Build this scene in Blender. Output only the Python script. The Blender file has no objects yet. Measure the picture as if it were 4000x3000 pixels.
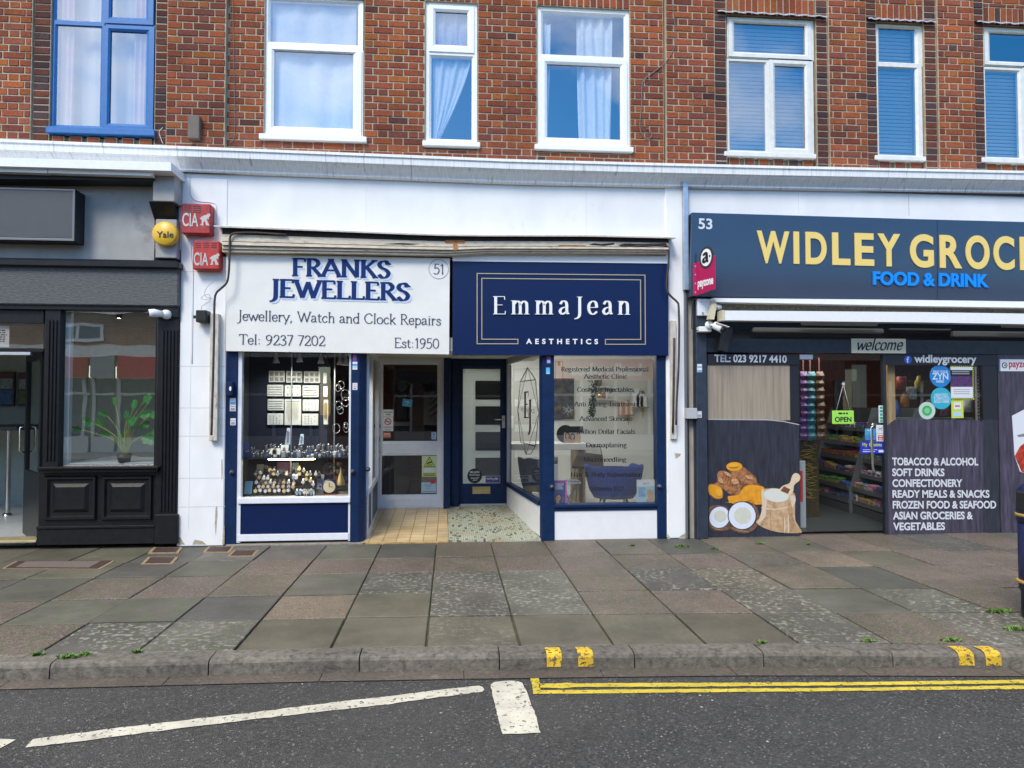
import bpy, bmesh, math, random
from mathutils import Vector, Matrix
random.seed(7)
RAD = math.radians
scene = bpy.context.scene
COL = scene.collection

# ---------------------------------------------------------------- camera
CAM = Vector((0.0, -8.0, 1.54)); YAW = RAD(5.0); PITCH = RAD(1.7); FPX = 2750.0
cam_d = bpy.data.cameras.new('camera'); cam_d.sensor_width = 36.0; cam_d.lens = FPX / 4000 * 36
cam_d.clip_start = 0.05; cam_d.clip_end = 600
cam = bpy.data.objects.new('camera', cam_d); COL.objects.link(cam)
cam.location = CAM; cam.rotation_euler = (RAD(90) + PITCH, 0, -YAW)
scene.camera = cam

# ---------------------------------------------------------------- world, sun, exposure
SUN_EL, SUN_AZ = RAD(45), RAD(208)          # azimuth clockwise from +Y (behind the camera, a little to the side)
world = bpy.data.worlds.new('World'); scene.world = world; world.use_nodes = True
wn = world.node_tree.nodes; wl = world.node_tree.links; wn.clear()
wo = wn.new('ShaderNodeOutputWorld'); wb = wn.new('ShaderNodeBackground')
sky = wn.new('ShaderNodeTexSky'); sky.sky_type = 'NISHITA'; sky.sun_disc = False
sky.sun_elevation = SUN_EL; sky.sun_rotation = SUN_AZ; sky.air_density = 1.0; sky.dust_density = 0.3; sky.ozone_density = 2.5
tc = wn.new('ShaderNodeTexCoord'); mp = wn.new('ShaderNodeMapping'); mp.inputs['Scale'].default_value = (1, 1, 1.9)
mp.inputs['Location'].default_value = (0.35, 0.1, 0.2)
cn = wn.new('ShaderNodeTexNoise'); cn.inputs['Scale'].default_value = 2.3; cn.inputs['Detail'].default_value = 7; cn.inputs['Roughness'].default_value = 0.56
cr = wn.new('ShaderNodeValToRGB'); cr.color_ramp.elements[0].position = 0.46; cr.color_ramp.elements[1].position = 0.76
cmx = wn.new('ShaderNodeMix'); cmx.data_type = 'RGBA'
cmx.inputs['B'].default_value = (8.4, 8.2, 7.9, 1)
wl.new(tc.outputs['Generated'], mp.inputs['Vector']); wl.new(mp.outputs['Vector'], cn.inputs['Vector'])
sx = wn.new('ShaderNodeSeparateXYZ'); wl.new(tc.outputs['Generated'], sx.inputs[0])          # more cloud to the east end of the street, clearer sky to the west
ml = wn.new('ShaderNodeMath'); ml.operation = 'MULTIPLY_ADD'; ml.inputs[1].default_value = -0.24; wl.new(sx.outputs['X'], ml.inputs[0]); wl.new(cn.outputs['Fac'], ml.inputs[2])
mz = wn.new('ShaderNodeMath'); mz.operation = 'MULTIPLY_ADD'; mz.inputs[1].default_value = .55; mz.inputs[2].default_value = -.24; wl.new(sx.outputs['Z'], mz.inputs[0])      # thick cloud overhead, breaking up lower down
ma = wn.new('ShaderNodeMath'); ma.operation = 'ADD'; wl.new(mz.outputs[0], ma.inputs[0]); wl.new(ml.outputs[0], ma.inputs[1])
wl.new(ma.outputs[0], cr.inputs['Fac']); wl.new(cr.outputs['Color'], cmx.inputs['Factor'])
hs_ = wn.new('ShaderNodeHueSaturation'); hs_.inputs['Saturation'].default_value = 1.45; hs_.inputs['Value'].default_value = 1.0; wl.new(sky.outputs['Color'], hs_.inputs['Color'])
wl.new(hs_.outputs['Color'], cmx.inputs['A']); wl.new(cmx.outputs['Result'], wb.inputs['Color'])
wb.inputs['Strength'].default_value = 0.13
wl.new(wb.outputs['Background'], wo.inputs['Surface'])
sd = bpy.data.lights.new('sun', 'SUN'); sd.energy = 1.15; sd.angle = RAD(18); sd.color = (1.0, 0.94, 0.83)
so = bpy.data.objects.new('sun', sd); COL.objects.link(so)
sdir = Vector((math.sin(SUN_AZ) * math.cos(SUN_EL), math.cos(SUN_AZ) * math.cos(SUN_EL), math.sin(SUN_EL)))
so.rotation_euler = sdir.to_track_quat('Z', 'Y').to_euler(); so.location = sdir * 40
scene.view_settings.view_transform = 'Standard'; scene.view_settings.look = 'None'
scene.view_settings.exposure = 1.15; scene.view_settings.gamma = 1.0
scene.cycles.caustics_reflective = False; scene.cycles.caustics_refractive = False
scene.cycles.transparent_max_bounces = 24; scene.cycles.max_bounces = 9; scene.cycles.sample_clamp_indirect = 6

# ---------------------------------------------------------------- measuring: a photo point on a world plane
FWD = Vector((math.sin(YAW) * math.cos(PITCH), math.cos(YAW) * math.cos(PITCH), math.sin(PITCH)))
RGT = Vector((math.cos(YAW), -math.sin(YAW), 0)); UPV = RGT.cross(FWD)
def ray(px, py): return FWD * FPX + RGT * (px - 2000) + UPV * (1500 - py)
def at(px, py, Y=0.0):
    d = ray(px, py); t = (Y - CAM.y) / d.y; p = CAM + d * t; return p.x, p.z
def gp(px, py, z=0.0):
    d = ray(px, py); t = (z - CAM.z) / d.z; p = CAM + d * t; return p.x, p.y
def rc(x0, y0, x1, y1, Y=0.0):
    xm, ym = (x0 + x1) / 2, (y0 + y1) / 2
    return at(x0, ym, Y)[0], at(x1, ym, Y)[0], at(xm, y1, Y)[1], at(xm, y0, Y)[1]    # X0 X1 Z0 Z1

# ---------------------------------------------------------------- materials
_M = {}
def nodes_of(m):
    m.use_nodes = True; t = m.node_tree; t.nodes.clear(); return t, t.nodes, t.links
def M(name, col=(.5, .5, .5), rough=.6, metal=0., var=0., vs=5., bump=0., bs=60., attr=False, emit=0., stretch=(1, 1, 1), col2=None, thr=None, spec=.5, low=0.):
    """a procedural material: base colour broken up by noise (var, or a second colour showing through where the noise passes thr)"""
    if name in _M: return _M[name]
    m = bpy.data.materials.new(name); t, N, L = nodes_of(m); _M[name] = m
    o = N.new('ShaderNodeOutputMaterial'); p = N.new('ShaderNodeBsdfPrincipled'); L.new(p.outputs[0], o.inputs[0])
    p.inputs['Roughness'].default_value = rough; p.inputs['Metallic'].default_value = metal
    p.inputs['Specular IOR Level'].default_value = spec
    c4 = (*col, 1)
    geo = N.new('ShaderNodeNewGeometry'); mpn = N.new('ShaderNodeMapping'); mpn.inputs['Scale'].default_value = stretch
    L.new(geo.outputs['Position'], mpn.inputs['Vector'])
    src = None
    if attr:
        a = N.new('ShaderNodeAttribute'); a.attribute_name = 'Col'; src = a.outputs['Color']
    if var or col2:
        n = N.new('ShaderNodeTexNoise'); n.inputs['Scale'].default_value = vs; n.inputs['Detail'].default_value = 6; n.inputs['Roughness'].default_value = .6
        L.new(mpn.outputs[0], n.inputs['Vector'])
        if col2:
            r = N.new('ShaderNodeValToRGB'); r.color_ramp.elements[0].position = thr; r.color_ramp.elements[1].position = min(1, thr + .12)
            L.new(n.outputs['Fac'], r.inputs['Fac'])
            mx = N.new('ShaderNodeMix'); mx.data_type = 'RGBA'; L.new(r.outputs['Color'], mx.inputs['Factor'])
            if src: L.new(src, mx.inputs['A'])
            else: mx.inputs['A'].default_value = c4
            mx.inputs['B'].default_value = (*col2, 1); src = mx.outputs['Result']
        if var:
            n2 = N.new('ShaderNodeTexNoise'); n2.inputs['Scale'].default_value = vs * 2.3; n2.inputs['Detail'].default_value = 5
            L.new(mpn.outputs[0], n2.inputs['Vector'])
            mr = N.new('ShaderNodeMapRange'); mr.inputs['From Min'].default_value = .3; mr.inputs['From Max'].default_value = .7
            mr.inputs['To Min'].default_value = 1 - var; mr.inputs['To Max'].default_value = 1 + var
            L.new(n2.outputs['Fac'], mr.inputs['Value'])
            v = N.new('ShaderNodeVectorMath'); v.operation = 'SCALE'
            if src: L.new(src, v.inputs[0])
            else: v.inputs[0].default_value = col
            L.new(mr.outputs[0], v.inputs['Scale']); src = v.outputs[0]
    if low:                                                    # broad weathering, metres across
        n3 = N.new('ShaderNodeTexNoise'); n3.inputs['Scale'].default_value = .9; n3.inputs['Detail'].default_value = 5; n3.inputs['Roughness'].default_value = .65; L.new(geo.outputs['Position'], n3.inputs['Vector'])
        m3 = N.new('ShaderNodeMapRange'); m3.inputs['From Min'].default_value = .35; m3.inputs['From Max'].default_value = .65; m3.inputs['To Min'].default_value = 1 - low; m3.inputs['To Max'].default_value = 1 + low * .5; L.new(n3.outputs['Fac'], m3.inputs['Value'])
        v3 = N.new('ShaderNodeVectorMath'); v3.operation = 'SCALE'
        if src: L.new(src, v3.inputs[0])
        else: v3.inputs[0].default_value = col
        L.new(m3.outputs[0], v3.inputs['Scale']); src = v3.outputs[0]
    if src: L.new(src, p.inputs['Base Color'])
    else: p.inputs['Base Color'].default_value = c4
    if emit:
        p.inputs['Emission Color'].default_value = c4; p.inputs['Emission Strength'].default_value = emit
    if bump:
        n = N.new('ShaderNodeTexNoise'); n.inputs['Scale'].default_value = bs; n.inputs['Detail'].default_value = 5
        L.new(mpn.outputs[0], n.inputs['Vector'])
        b = N.new('ShaderNodeBump'); b.inputs['Strength'].default_value = bump; b.inputs['Distance'].default_value = .01
        L.new(n.outputs['Fac'], b.inputs['Height']); L.new(b.outputs[0], p.inputs['Normal'])
    return m
def GLASS(name, refl=.04, tint=(1, 1, 1), rough=0.0, wav=0.0):
    """thin window glass: see-through, with a mirror share that grows towards grazing angles"""
    if name in _M: return _M[name]
    m = bpy.data.materials.new(name); t, N, L = nodes_of(m); _M[name] = m
    o = N.new('ShaderNodeOutputMaterial'); mix = N.new('ShaderNodeMixShader'); L.new(mix.outputs[0], o.inputs[0])
    tr = N.new('ShaderNodeBsdfTransparent'); tr.inputs[0].default_value = (*tint, 1)
    g = N.new('ShaderNodeBsdfGlossy'); g.inputs['Roughness'].default_value = rough
    lw = N.new('ShaderNodeLayerWeight'); lw.inputs['Blend'].default_value = .12
    mr = N.new('ShaderNodeMapRange'); mr.inputs['To Min'].default_value = refl; mr.inputs['To Max'].default_value = 1.0
    L.new(lw.outputs['Fresnel'], mr.inputs['Value']); L.new(mr.outputs[0], mix.inputs[0])
    L.new(tr.outputs[0], mix.inputs[1]); L.new(g.outputs[0], mix.inputs[2])
    if wav:
        geo = N.new('ShaderNodeNewGeometry'); n = N.new('ShaderNodeTexNoise'); n.inputs['Scale'].default_value = 1.3
        L.new(geo.outputs['Position'], n.inputs['Vector'])
        b = N.new('ShaderNodeBump'); b.inputs['Strength'].default_value = wav; b.inputs['Distance'].default_value = .05
        L.new(n.outputs['Fac'], b.inputs['Height']); L.new(b.outputs[0], g.inputs['Normal'])
    return m

# ---------------------------------------------------------------- mesh collector
def cspl(pts, n=6, closed=False):
    """Catmull-Rom through points"""
    P = [Vector(p) for p in pts]; out = []; k = len(P)
    rng = range(k) if closed else range(k - 1)
    for i in rng:
        p1, p2 = P[i], P[(i + 1) % k]
        p0 = P[i - 1] if (i > 0 or closed) else p1 * 2 - p2
        p3 = P[(i + 2) % k] if (i + 2 < k or closed) else p2 * 2 - p1
        for j in range(n):
            t = j / n
            out.append(.5 * ((2 * p1) + (p2 - p0) * t + (2 * p0 - 5 * p1 + 4 * p2 - p3) * t * t + (3 * p1 - p0 - 3 * p2 + p3) * t ** 3))
    if not closed: out.append(P[-1])
    return out
class MB:
    def __init__(s): s.v = []; s.f = []; s.m = []; s.c = []; s.s = []; s.X = None
    def add(s, vs, fs, mi=0, col=None, sm=False):
        b = len(s.v)
        for p in vs:
            p = Vector(p); s.v.append(s.X @ p if s.X is not None else p)
        for f in fs:
            s.f.append([b + i for i in f]); s.m.append(mi); s.c.append(col or (1, 1, 1)); s.s.append(sm)
        return s
    def box(s, x0, x1, y0, y1, z0, z1, b=0., mi=0, col=None):
        if x0 > x1: x0, x1 = x1, x0
        if y0 > y1: y0, y1 = y1, y0
        if z0 > z1: z0, z1 = z1, z0
        if not b:
            return s.add([(x, y, z) for x in (x0, x1) for y in (y0, y1) for z in (z0, z1)],
                         [(0, 1, 3, 2), (4, 6, 7, 5), (0, 4, 5, 1), (2, 3, 7, 6), (0, 2, 6, 4), (1, 5, 7, 3)], mi, col)
        b = min(b, (x1 - x0) * .45, (y1 - y0) * .45, (z1 - z0) * .45)
        vs = []; ix = {}
        lo, hi = (x0, y0, z0), (x1, y1, z1)
        for a in range(8):
            sg = [(a >> k) & 1 for k in range(3)]
            for k in range(3):
                p = [(hi[j] - b if sg[j] else lo[j] + b) if j != k else (hi[j] if sg[j] else lo[j]) for j in range(3)]
                ix[(a, k)] = len(vs); vs.append(p)
        fs = []
        for k in range(3):
            o = [j for j in range(3) if j != k]
            for sd_ in (0, 1):
                base = sd_ << k
                fs.append([ix[(base | q, k)] for q in (0, 1 << o[0], (1 << o[0]) | (1 << o[1]), 1 << o[1])])
            for q in range(4):
                a0 = ((q & 1) << o[0]) | ((q >> 1) << o[1]); a1 = a0 | (1 << k)
                fs.append([ix[(a0, o[0])], ix[(a0, o[1])], ix[(a1, o[1])], ix[(a1, o[0])]])
        for a in range(8): fs.append([ix[(a, 0)], ix[(a, 1)], ix[(a, 2)]])
        return s.add(vs, fs, mi, col)
    def prism(s, poly, y0, y1, mi=0, col=None):
        """an outline in (x, z) given depth from y0 to y1"""
        n = len(poly)
        return s.add([(p[0], y0, p[1]) for p in poly] + [(p[0], y1, p[1]) for p in poly],
                     [list(range(n)), list(range(2 * n - 1, n - 1, -1))] + [(i, (i + 1) % n, n + (i + 1) % n, n + i) for i in range(n)], mi, col)
    def slab(s, poly, z0, z1, mi=0, col=None):
        n = len(poly)
        return s.add([(p[0], p[1], z0) for p in poly] + [(p[0], p[1], z1) for p in poly],
                     [list(range(n)), list(range(2 * n - 1, n - 1, -1))] + [(i, (i + 1) % n, n + (i + 1) % n, n + i) for i in range(n)], mi, col)
    def tube(s, pts, r, n=8, mi=0, col=None, closed=False):
        P = [Vector(p) for p in pts]; k = len(P); R = r if isinstance(r, (list, tuple)) else [r] * k
        vs = []; up = Vector((.13, .31, .94)).normalized()
        for i in range(k):
            d = (P[(i + 1) % k] - P[i - 1]) if closed else (P[min(i + 1, k - 1)] - P[max(i - 1, 0)])
            d = d.normalized() if d.length else Vector((0, 0, 1))
            a = d.cross(up); a = a.normalized() if a.length > 1e-3 else d.cross(Vector((1, 0, 0))).normalized()
            b = d.cross(a)
            for j in range(n):
                t = 2 * math.pi * j / n; vs.append(P[i] + (a * math.cos(t) + b * math.sin(t)) * R[i])
        fs = []
        for i in range(k if closed else k - 1):
            for j in range(n):
                i2 = (i + 1) % k
                fs.append((i * n + j, i * n + (j + 1) % n, i2 * n + (j + 1) % n, i2 * n + j))
        if not closed: fs += [list(range(n))[::-1], list(range((k - 1) * n, k * n))]
        return s.add(vs, fs, mi, col, True)
    def lathe(s, prof, c, n=20, mi=0, col=None, axis='z', a0=0., a1=2 * math.pi, sx=1., sy=1.):
        full = abs(a1 - a0 - 2 * math.pi) < 1e-6; k = n if full else n + 1; vs = []
        for r, h in prof:
            for j in range(k):
                t = a0 + (a1 - a0) * j / n; p = (r * math.cos(t) * sx, r * math.sin(t) * sy, h)
                if axis == 'y': p = (p[0], h, p[1])
                if axis == 'x': p = (h, p[0], p[1])
                vs.append((c[0] + p[0], c[1] + p[1], c[2] + p[2]))
        fs = []
        for i in range(len(prof) - 1):
            for j in range(n if full else n):
                j2 = (j + 1) % k
                if not full and j + 1 > n: continue
                fs.append((i * k + j, i * k + j2, (i + 1) * k + j2, (i + 1) * k + j))
        return s.add(vs, fs, mi, col, True)
    def disc(s, cx, cz, r, y0, y1, n=28, mi=0, col=None, rz=None):
        rz = rz or r
        return s.prism([(cx + r * math.cos(2 * math.pi * i / n), cz + rz * math.sin(2 * math.pi * i / n)) for i in range(n)], y0, y1, mi, col)
    def build(s, name, mats, parent=None, label=None, cat=None, group=None, kind=None, org=None):
        if not isinstance(mats, (list, tuple)): mats = [mats]
        if parent is not None: o3 = Vector(parent['_o'])
        elif org is not None: o3 = Vector(org)
        else:
            xs = [p.x for p in s.v]; ys = [p.y for p in s.v]; zs = [p.z for p in s.v]
            o3 = Vector(((min(xs) + max(xs)) / 2, (min(ys) + max(ys)) / 2, min(zs)))
        me = bpy.data.meshes.new(name); me.from_pydata([p - o3 for p in s.v], [], s.f)
        for m in mats: me.materials.append(m)
        me.polygons.foreach_set('material_index', s.m); me.polygons.foreach_set('use_smooth', s.s)
        ca = me.color_attributes.new('Col', 'FLOAT_COLOR', 'CORNER'); buf = []
        for f, c in zip(s.f, s.c): buf += [c[0], c[1], c[2], 1.0] * len(f)
        ca.data.foreach_set('color', buf)
        bm = bmesh.new(); bm.from_mesh(me); bmesh.ops.recalc_face_normals(bm, faces=bm.faces); bm.to_mesh(me); bm.free()
        o = bpy.data.objects.new(name, me); COL.objects.link(o); o['_o'] = tuple(o3)
        if parent is not None: o.parent = parent
        else: o.location = o3
        return tag(o, label, cat, group, kind)
def tag(o, label=None, cat=None, group=None, kind=None):
    for k, v in (('label', label), ('category', cat), ('group', group), ('kind', kind)):
        if v: o[k] = v
    return o
def thing(name, label, cat, loc=(0, 0, 0), group=None):
    o = bpy.data.objects.new(name, None); COL.objects.link(o); o.location = loc; o['_o'] = tuple(loc); o.empty_display_size = .1
    return tag(o, label, cat, group)
def kids(o): return [c for c in bpy.data.objects if c.parent == o]
def dup(root, loc, rz=0., label=None, group=None, scale=None, _k=None):
    def cp(o, par):
        c = o.copy(); COL.objects.link(c); c.parent = par
        for ch in tree.get(o.name, ()): cp(ch, c)
        return c
    tree = {}
    for o in (_k if _k is not None else bpy.data.objects):
        if o.parent: tree.setdefault(o.parent.name, []).append(o)
    r = cp(root, None); r.location = loc; r.rotation_euler = (0, 0, rz)
    if scale: r.scale = (scale,) * 3
    if label: r['label'] = label
    if group: r['group'] = group
    return r
def family(root):
    out = []; q = [root]
    allo = list(bpy.data.objects)
    while q:
        p = q.pop()
        for c in allo:
            if c.parent == p: out.append(c); q.append(c)
    return out

# ---------------------------------------------------------------- lettering
def plane_map(O, U, V):
    O, U, V = Vector(O), Vector(U), Vector(V); Nn = U.cross(V).normalized()     # letters stand off along Nn (towards the reader)
    return lambda u, v, w=0.: O + U * u + V * v + Nn * w
_font_cap = None
def text_mesh(s, bold=0., extr=0., shear=0., space=1.):
    c = bpy.data.curves.new('lettering', 'FONT'); c.body = s; c.size = 1; c.offset = bold; c.extrude = extr; c.shear = shear
    c.space_character = space; c.resolution_u = 7
    o = bpy.data.objects.new('lettering', c); me = bpy.data.meshes.new_from_object(o)
    v = [p.co.copy() for p in me.vertices]; f = [list(p.vertices) for p in me.polygons]
    bpy.data.objects.remove(o); bpy.data.curves.remove(c); bpy.data.meshes.remove(me)
    return v, f
def sans(mb, s, pm, u0, u1, v0, cap, bold=0.015, depth=.003, lift=.003, mi=0, col=None, shear=0., space=1., fit=True, align='l'):
    """block lettering between u0 and u1, baseline v0, capitals cap high"""
    global _font_cap
    if _font_cap is None:
        hv, _ = text_mesh('H'); _font_cap = max(p.y for p in hv)
    v, f = text_mesh(s, bold, .5, shear, space)
    x0 = min(p.x for p in v); x1 = max(p.x for p in v); k = cap / _font_cap
    kx = (u1 - u0) / (x1 - x0) if fit else k
    off = 0 if fit or align == 'l' else ((u1 - u0) - kx * (x1 - x0)) / 2
    mb.add([pm(u0 + off + (p.x - x0) * kx, v0 + p.y * k, lift + (p.z + .5) * depth) for p in v], f, mi, col)
# pen strokes: c = curve, l = straight; a trailing capital S / E puts a serif on the start / end
def _glyphs(x):
    a, d = 1.0, -.3
    g = {}
    def G(ch, adv, *st): g[ch] = (adv, st)
    bowl = lambda cx, w, h: [(cx, h), (cx - w, h * .86), (cx - w * 1.32, h * .5), (cx - w, h * .14), (cx, 0), (cx + w, h * .14), (cx + w * 1.32, h * .5), (cx + w, h * .86), (cx, h)]
    G('A', .78, 'lSE', [(.03, 0), (.37, a)], 'lE', [(.37, a), (.73, 0)], 'l', [(.17, .36), (.57, .36)])
    G('B', .66, 'lSE', [(.14, a), (.14, 0)], 'c', [(.14, a), (.4, .97), (.5, .76), (.38, .55), (.14, .53)], 'c', [(.14, .53), (.44, .5), (.57, .27), (.44, .04), (.14, 0)])
    G('C', .72, 'cS', [(.63, .8), (.5, .97), (.3, .95), (.1, .72), (.07, .45), (.16, .16), (.36, .01), (.55, .06), (.67, .22)])
    G('D', .78, 'lSE', [(.14, a), (.14, 0)], 'c', [(.14, a), (.45, .95), (.68, .73), (.7, .42), (.58, .14), (.36, .01), (.14, 0)])
    G('E', .62, 'lSE', [(.14, a), (.14, 0)], 'lV', [(.14, a), (.54, a)], 'l', [(.14, .52), (.44, .52)], 'lV', [(.14, 0), (.57, 0)])
    G('F', .58, 'lSE', [(.14, a), (.14, 0)], 'lV', [(.14, a), (.54, a)], 'l', [(.14, .52), (.44, .52)])
    G('H', .82, 'lSE', [(.15, a), (.15, 0)], 'lSE', [(.66, a), (.66, 0)], 'l', [(.15, .52), (.66, .52)])
    G('I', .34, 'lSE', [(.17, a), (.17, 0)])
    G('J', .38, 'lS', [(.24, a), (.24, .05)], 'c', [(.24, .1), (.22, -.1), (.13, -.22), (.0, -.27)])
    G('K', .72, 'lSE', [(.14, a), (.14, 0)], 'lS', [(.6, a), (.14, .45)], 'lE', [(.28, .6), (.64, 0)])
    G('L', .58, 'lSE', [(.14, a), (.14, 0)], 'lV', [(.14, 0), (.54, 0)])
    G('M', .95, 'lSE', [(.14, 0), (.16, a)], 'l', [(.16, a), (.47, .05)], 'l', [(.47, .05), (.78, a)], 'lSE', [(.78, a), (.82, 0)])
    G('N', .82, 'lSE', [(.14, 0), (.14, a)], 'l', [(.14, a), (.68, 0)], 'lE', [(.68, 0), (.68, a)])
    G('P', .6, 'lSE', [(.14, a), (.14, 0)], 'c', [(.14, a), (.42, .97), (.54, .74), (.42, .5), (.14, .46)])
    G('R', .68, 'lSE', [(.14, a), (.14, 0)], 'c', [(.14, a), (.4, .97), (.52, .75), (.4, .54), (.14, .5)], 'lE', [(.3, .5), (.62, 0)])
    G('S', .56, 'cS', [(.46, .82), (.36, .98), (.18, .95), (.09, .77), (.18, .59), (.37, .47), (.48, .27), (.4, .05), (.22, 0), (.08, .17)])
    G('T', .66, 'lE', [(.33, a), (.33, 0)], 'lV', [(.33, a), (.04, a)], 'lV', [(.33, a), (.62, a)])
    G('V', .72, 'lS', [(.05, a), (.37, 0)], 'lE', [(.37, 0), (.67, a)])
    G('W', 1.06, 'lS', [(.05, a), (.31, 0)], 'l', [(.31, 0), (.54, .9)], 'l', [(.54, .9), (.75, 0)], 'lE', [(.75, 0), (1.01, a)])
    G('Y', .7, 'lS', [(.05, a), (.35, .48)], 'lS', [(.65, a), (.35, .48)], 'lE', [(.35, .48), (.35, 0)])
    G('a', .5, 'c', [(.07, x * .78), (.17, x), (.31, x * .95), (.36, x * .7), (.36, x * .3), (.39, .04), (.48, .04)], 'c', [(.36, x * .58), (.13, x * .45), (.05, x * .2), (.16, .0), (.36, x * .22)])
    G('b', .56, 'lS', [(.12, a), (.12, 0)], 'c', [(.12, x * .75), (.28, x), (.46, x * .8), (.5, x * .42), (.4, x * .08), (.25, 0), (.12, x * .2)])
    G('c', .48, 'c', [(.42, x * .78), (.3, x), (.13, x * .82), (.06, x * .45), (.14, x * .1), (.28, 0), (.43, x * .22)])
    G('d', .56, 'lSE', [(.43, a), (.43, 0)], 'c', [(.43, x * .75), (.28, x), (.1, x * .8), (.06, x * .42), (.14, x * .08), (.28, 0), (.43, x * .2)])
    G('e', .48, 'l', [(.08, x * .52), (.43, x * .52)], 'c', [(.43, x * .52), (.39, x * .88), (.25, x), (.1, x * .82), (.06, x * .45), (.13, x * .1), (.28, 0), (.43, x * .2)])
    G('f', .34, 'cE', [(.36, .93), (.26, 1.0), (.16, .86), (.15, .5), (.15, 0)], 'l', [(.03, x), (.31, x)])
    G('g', .52, 'c', bowl(.22, .14, x * .62) if 0 else [(.24, x), (.1, x * .85), (.08, x * .62), (.2, x * .4), (.34, x * .5), (.38, x * .75), (.24, x)], 'c', [(.18, x * .42), (.1, x * .2), (.2, .05), (.4, .0), (.43, -.16), (.26, -.28), (.08, -.22), (.07, -.08), (.2, .04)], 'l', [(.36, x * .9), (.48, x)])
    G('h', .58, 'lSE', [(.12, a), (.12, 0)], 'cE', [(.12, x * .7), (.27, x * .97), (.42, x * .88), (.45, x * .6), (.45, 0)])
    G('i', .28, 'lSE', [(.14, x), (.14, 0)], 'd', [(.14, x + .22)])
    G('j', .28, 'cS', [(.16, x), (.16, x * .3), (.14, -.15), (.05, -.27), (-.04, -.24)], 'd', [(.15, x + .22)])
    G('k', .54, 'lSE', [(.12, a), (.12, 0)], 'lS', [(.44, x), (.12, x * .4)], 'lE', [(.22, x * .55), (.47, 0)])
    G('l', .28, 'lSE', [(.14, a), (.14, 0)])
    G('m', .88, 'lSE', [(.12, x), (.12, 0)], 'cE', [(.12, x * .7), (.26, x * .97), (.39, x * .88), (.42, x * .6), (.42, 0)], 'cE', [(.42, x * .7), (.56, x * .97), (.69, x * .88), (.72, x * .6), (.72, 0)])
    G('n', .58, 'lSE', [(.12, x), (.12, 0)], 'cE', [(.12, x * .7), (.27, x * .97), (.42, x * .88), (.45, x * .6), (.45, 0)])
    G('o', .54, 'c', bowl(.27, .16, x))
    G('p', .56, 'lSE', [(.12, x), (.12, d)], 'c', [(.12, x * .75), (.28, x), (.46, x * .8), (.5, x * .42), (.4, x * .08), (.25, 0), (.12, x * .2)])
    G('r', .4, 'lSE', [(.12, x), (.12, 0)], 'c', [(.12, x * .65), (.22, x * .93), (.36, x * .93)])
    G('s', .42, 'cS', [(.35, x * .8), (.26, x * .98), (.12, x * .9), (.08, x * .7), (.2, x * .53), (.33, x * .4), (.36, x * .18), (.25, 0), (.1, x * .04), (.05, x * .2)])
    G('t', .36, 'c', [(.15, x + .2), (.15, .2), (.2, .01), (.34, .06)], 'l', [(.03, x), (.32, x)])
    G('u', .58, 'cS', [(.12, x), (.12, x * .3), (.2, .02), (.34, .05), (.45, x * .3)], 'lSE', [(.45, x), (.45, 0)])
    G('v', .52, 'lS', [(.03, x), (.26, 0)], 'lE', [(.26, 0), (.48, x)])
    G('w', .76, 'lS', [(.03, x), (.22, 0)], 'l', [(.22, 0), (.38, x * .9)], 'l', [(.38, x * .9), (.54, 0)], 'lE', [(.54, 0), (.73, x)])
    G('y', .52, 'lS', [(.03, x), (.27, .0)], 'lS', [(.48, x), (.16, -.28)])
    G('0', .58, 'c', [(.29, a), (.12, .85), (.07, .5), (.12, .15), (.29, 0), (.46, .15), (.51, .5), (.46, .85), (.29, a)])
    G('1', .4, 'lE', [(.22, a), (.22, 0)], 'l', [(.08, .82), (.22, a)])
    G('2', .54, 'c', [(.08, .75), (.2, .98), (.4, .94), (.46, .72), (.36, .45), (.06, 0)], 'lV', [(.06, 0), (.5, 0)])
    G('3', .52, 'c', [(.07, .8), (.22, .99), (.4, .9), (.42, .7), (.22, .52)], 'c', [(.22, .52), (.45, .4), (.44, .1), (.24, -.05), (.05, .08)])
    G('5', .52, 'l', [(.14, a), (.46, a)], 'l', [(.14, a), (.11, .55)], 'c', [(.11, .55), (.32, .62), (.46, .38), (.38, .08), (.18, -.03), (.04, .06)])
    G('7', .52, 'l', [(.05, a), (.48, a)], 'l', [(.48, a), (.18, -.05)])
    G('9', .56, 'c', [(.28, a), (.1, .86), (.08, .6), (.24, .42), (.42, .55), (.47, .8), (.28, a)], 'c', [(.47, .76), (.44, .4), (.3, .08), (.1, -.06)])
    G(':', .3, 'd', [(.14, .08)], 'd', [(.14, x * .82)])
    G(',', .28, 'l', [(.14, .07), (.08, -.14)])
    G('&', .8, 'c', [(.66, .45), (.5, .1), (.28, 0), (.1, .15), (.14, .38), (.38, .62), (.4, .85), (.28, .98), (.17, .85), (.22, .65), (.7, 0)])
    G(' ', .32)
    return g
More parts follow.
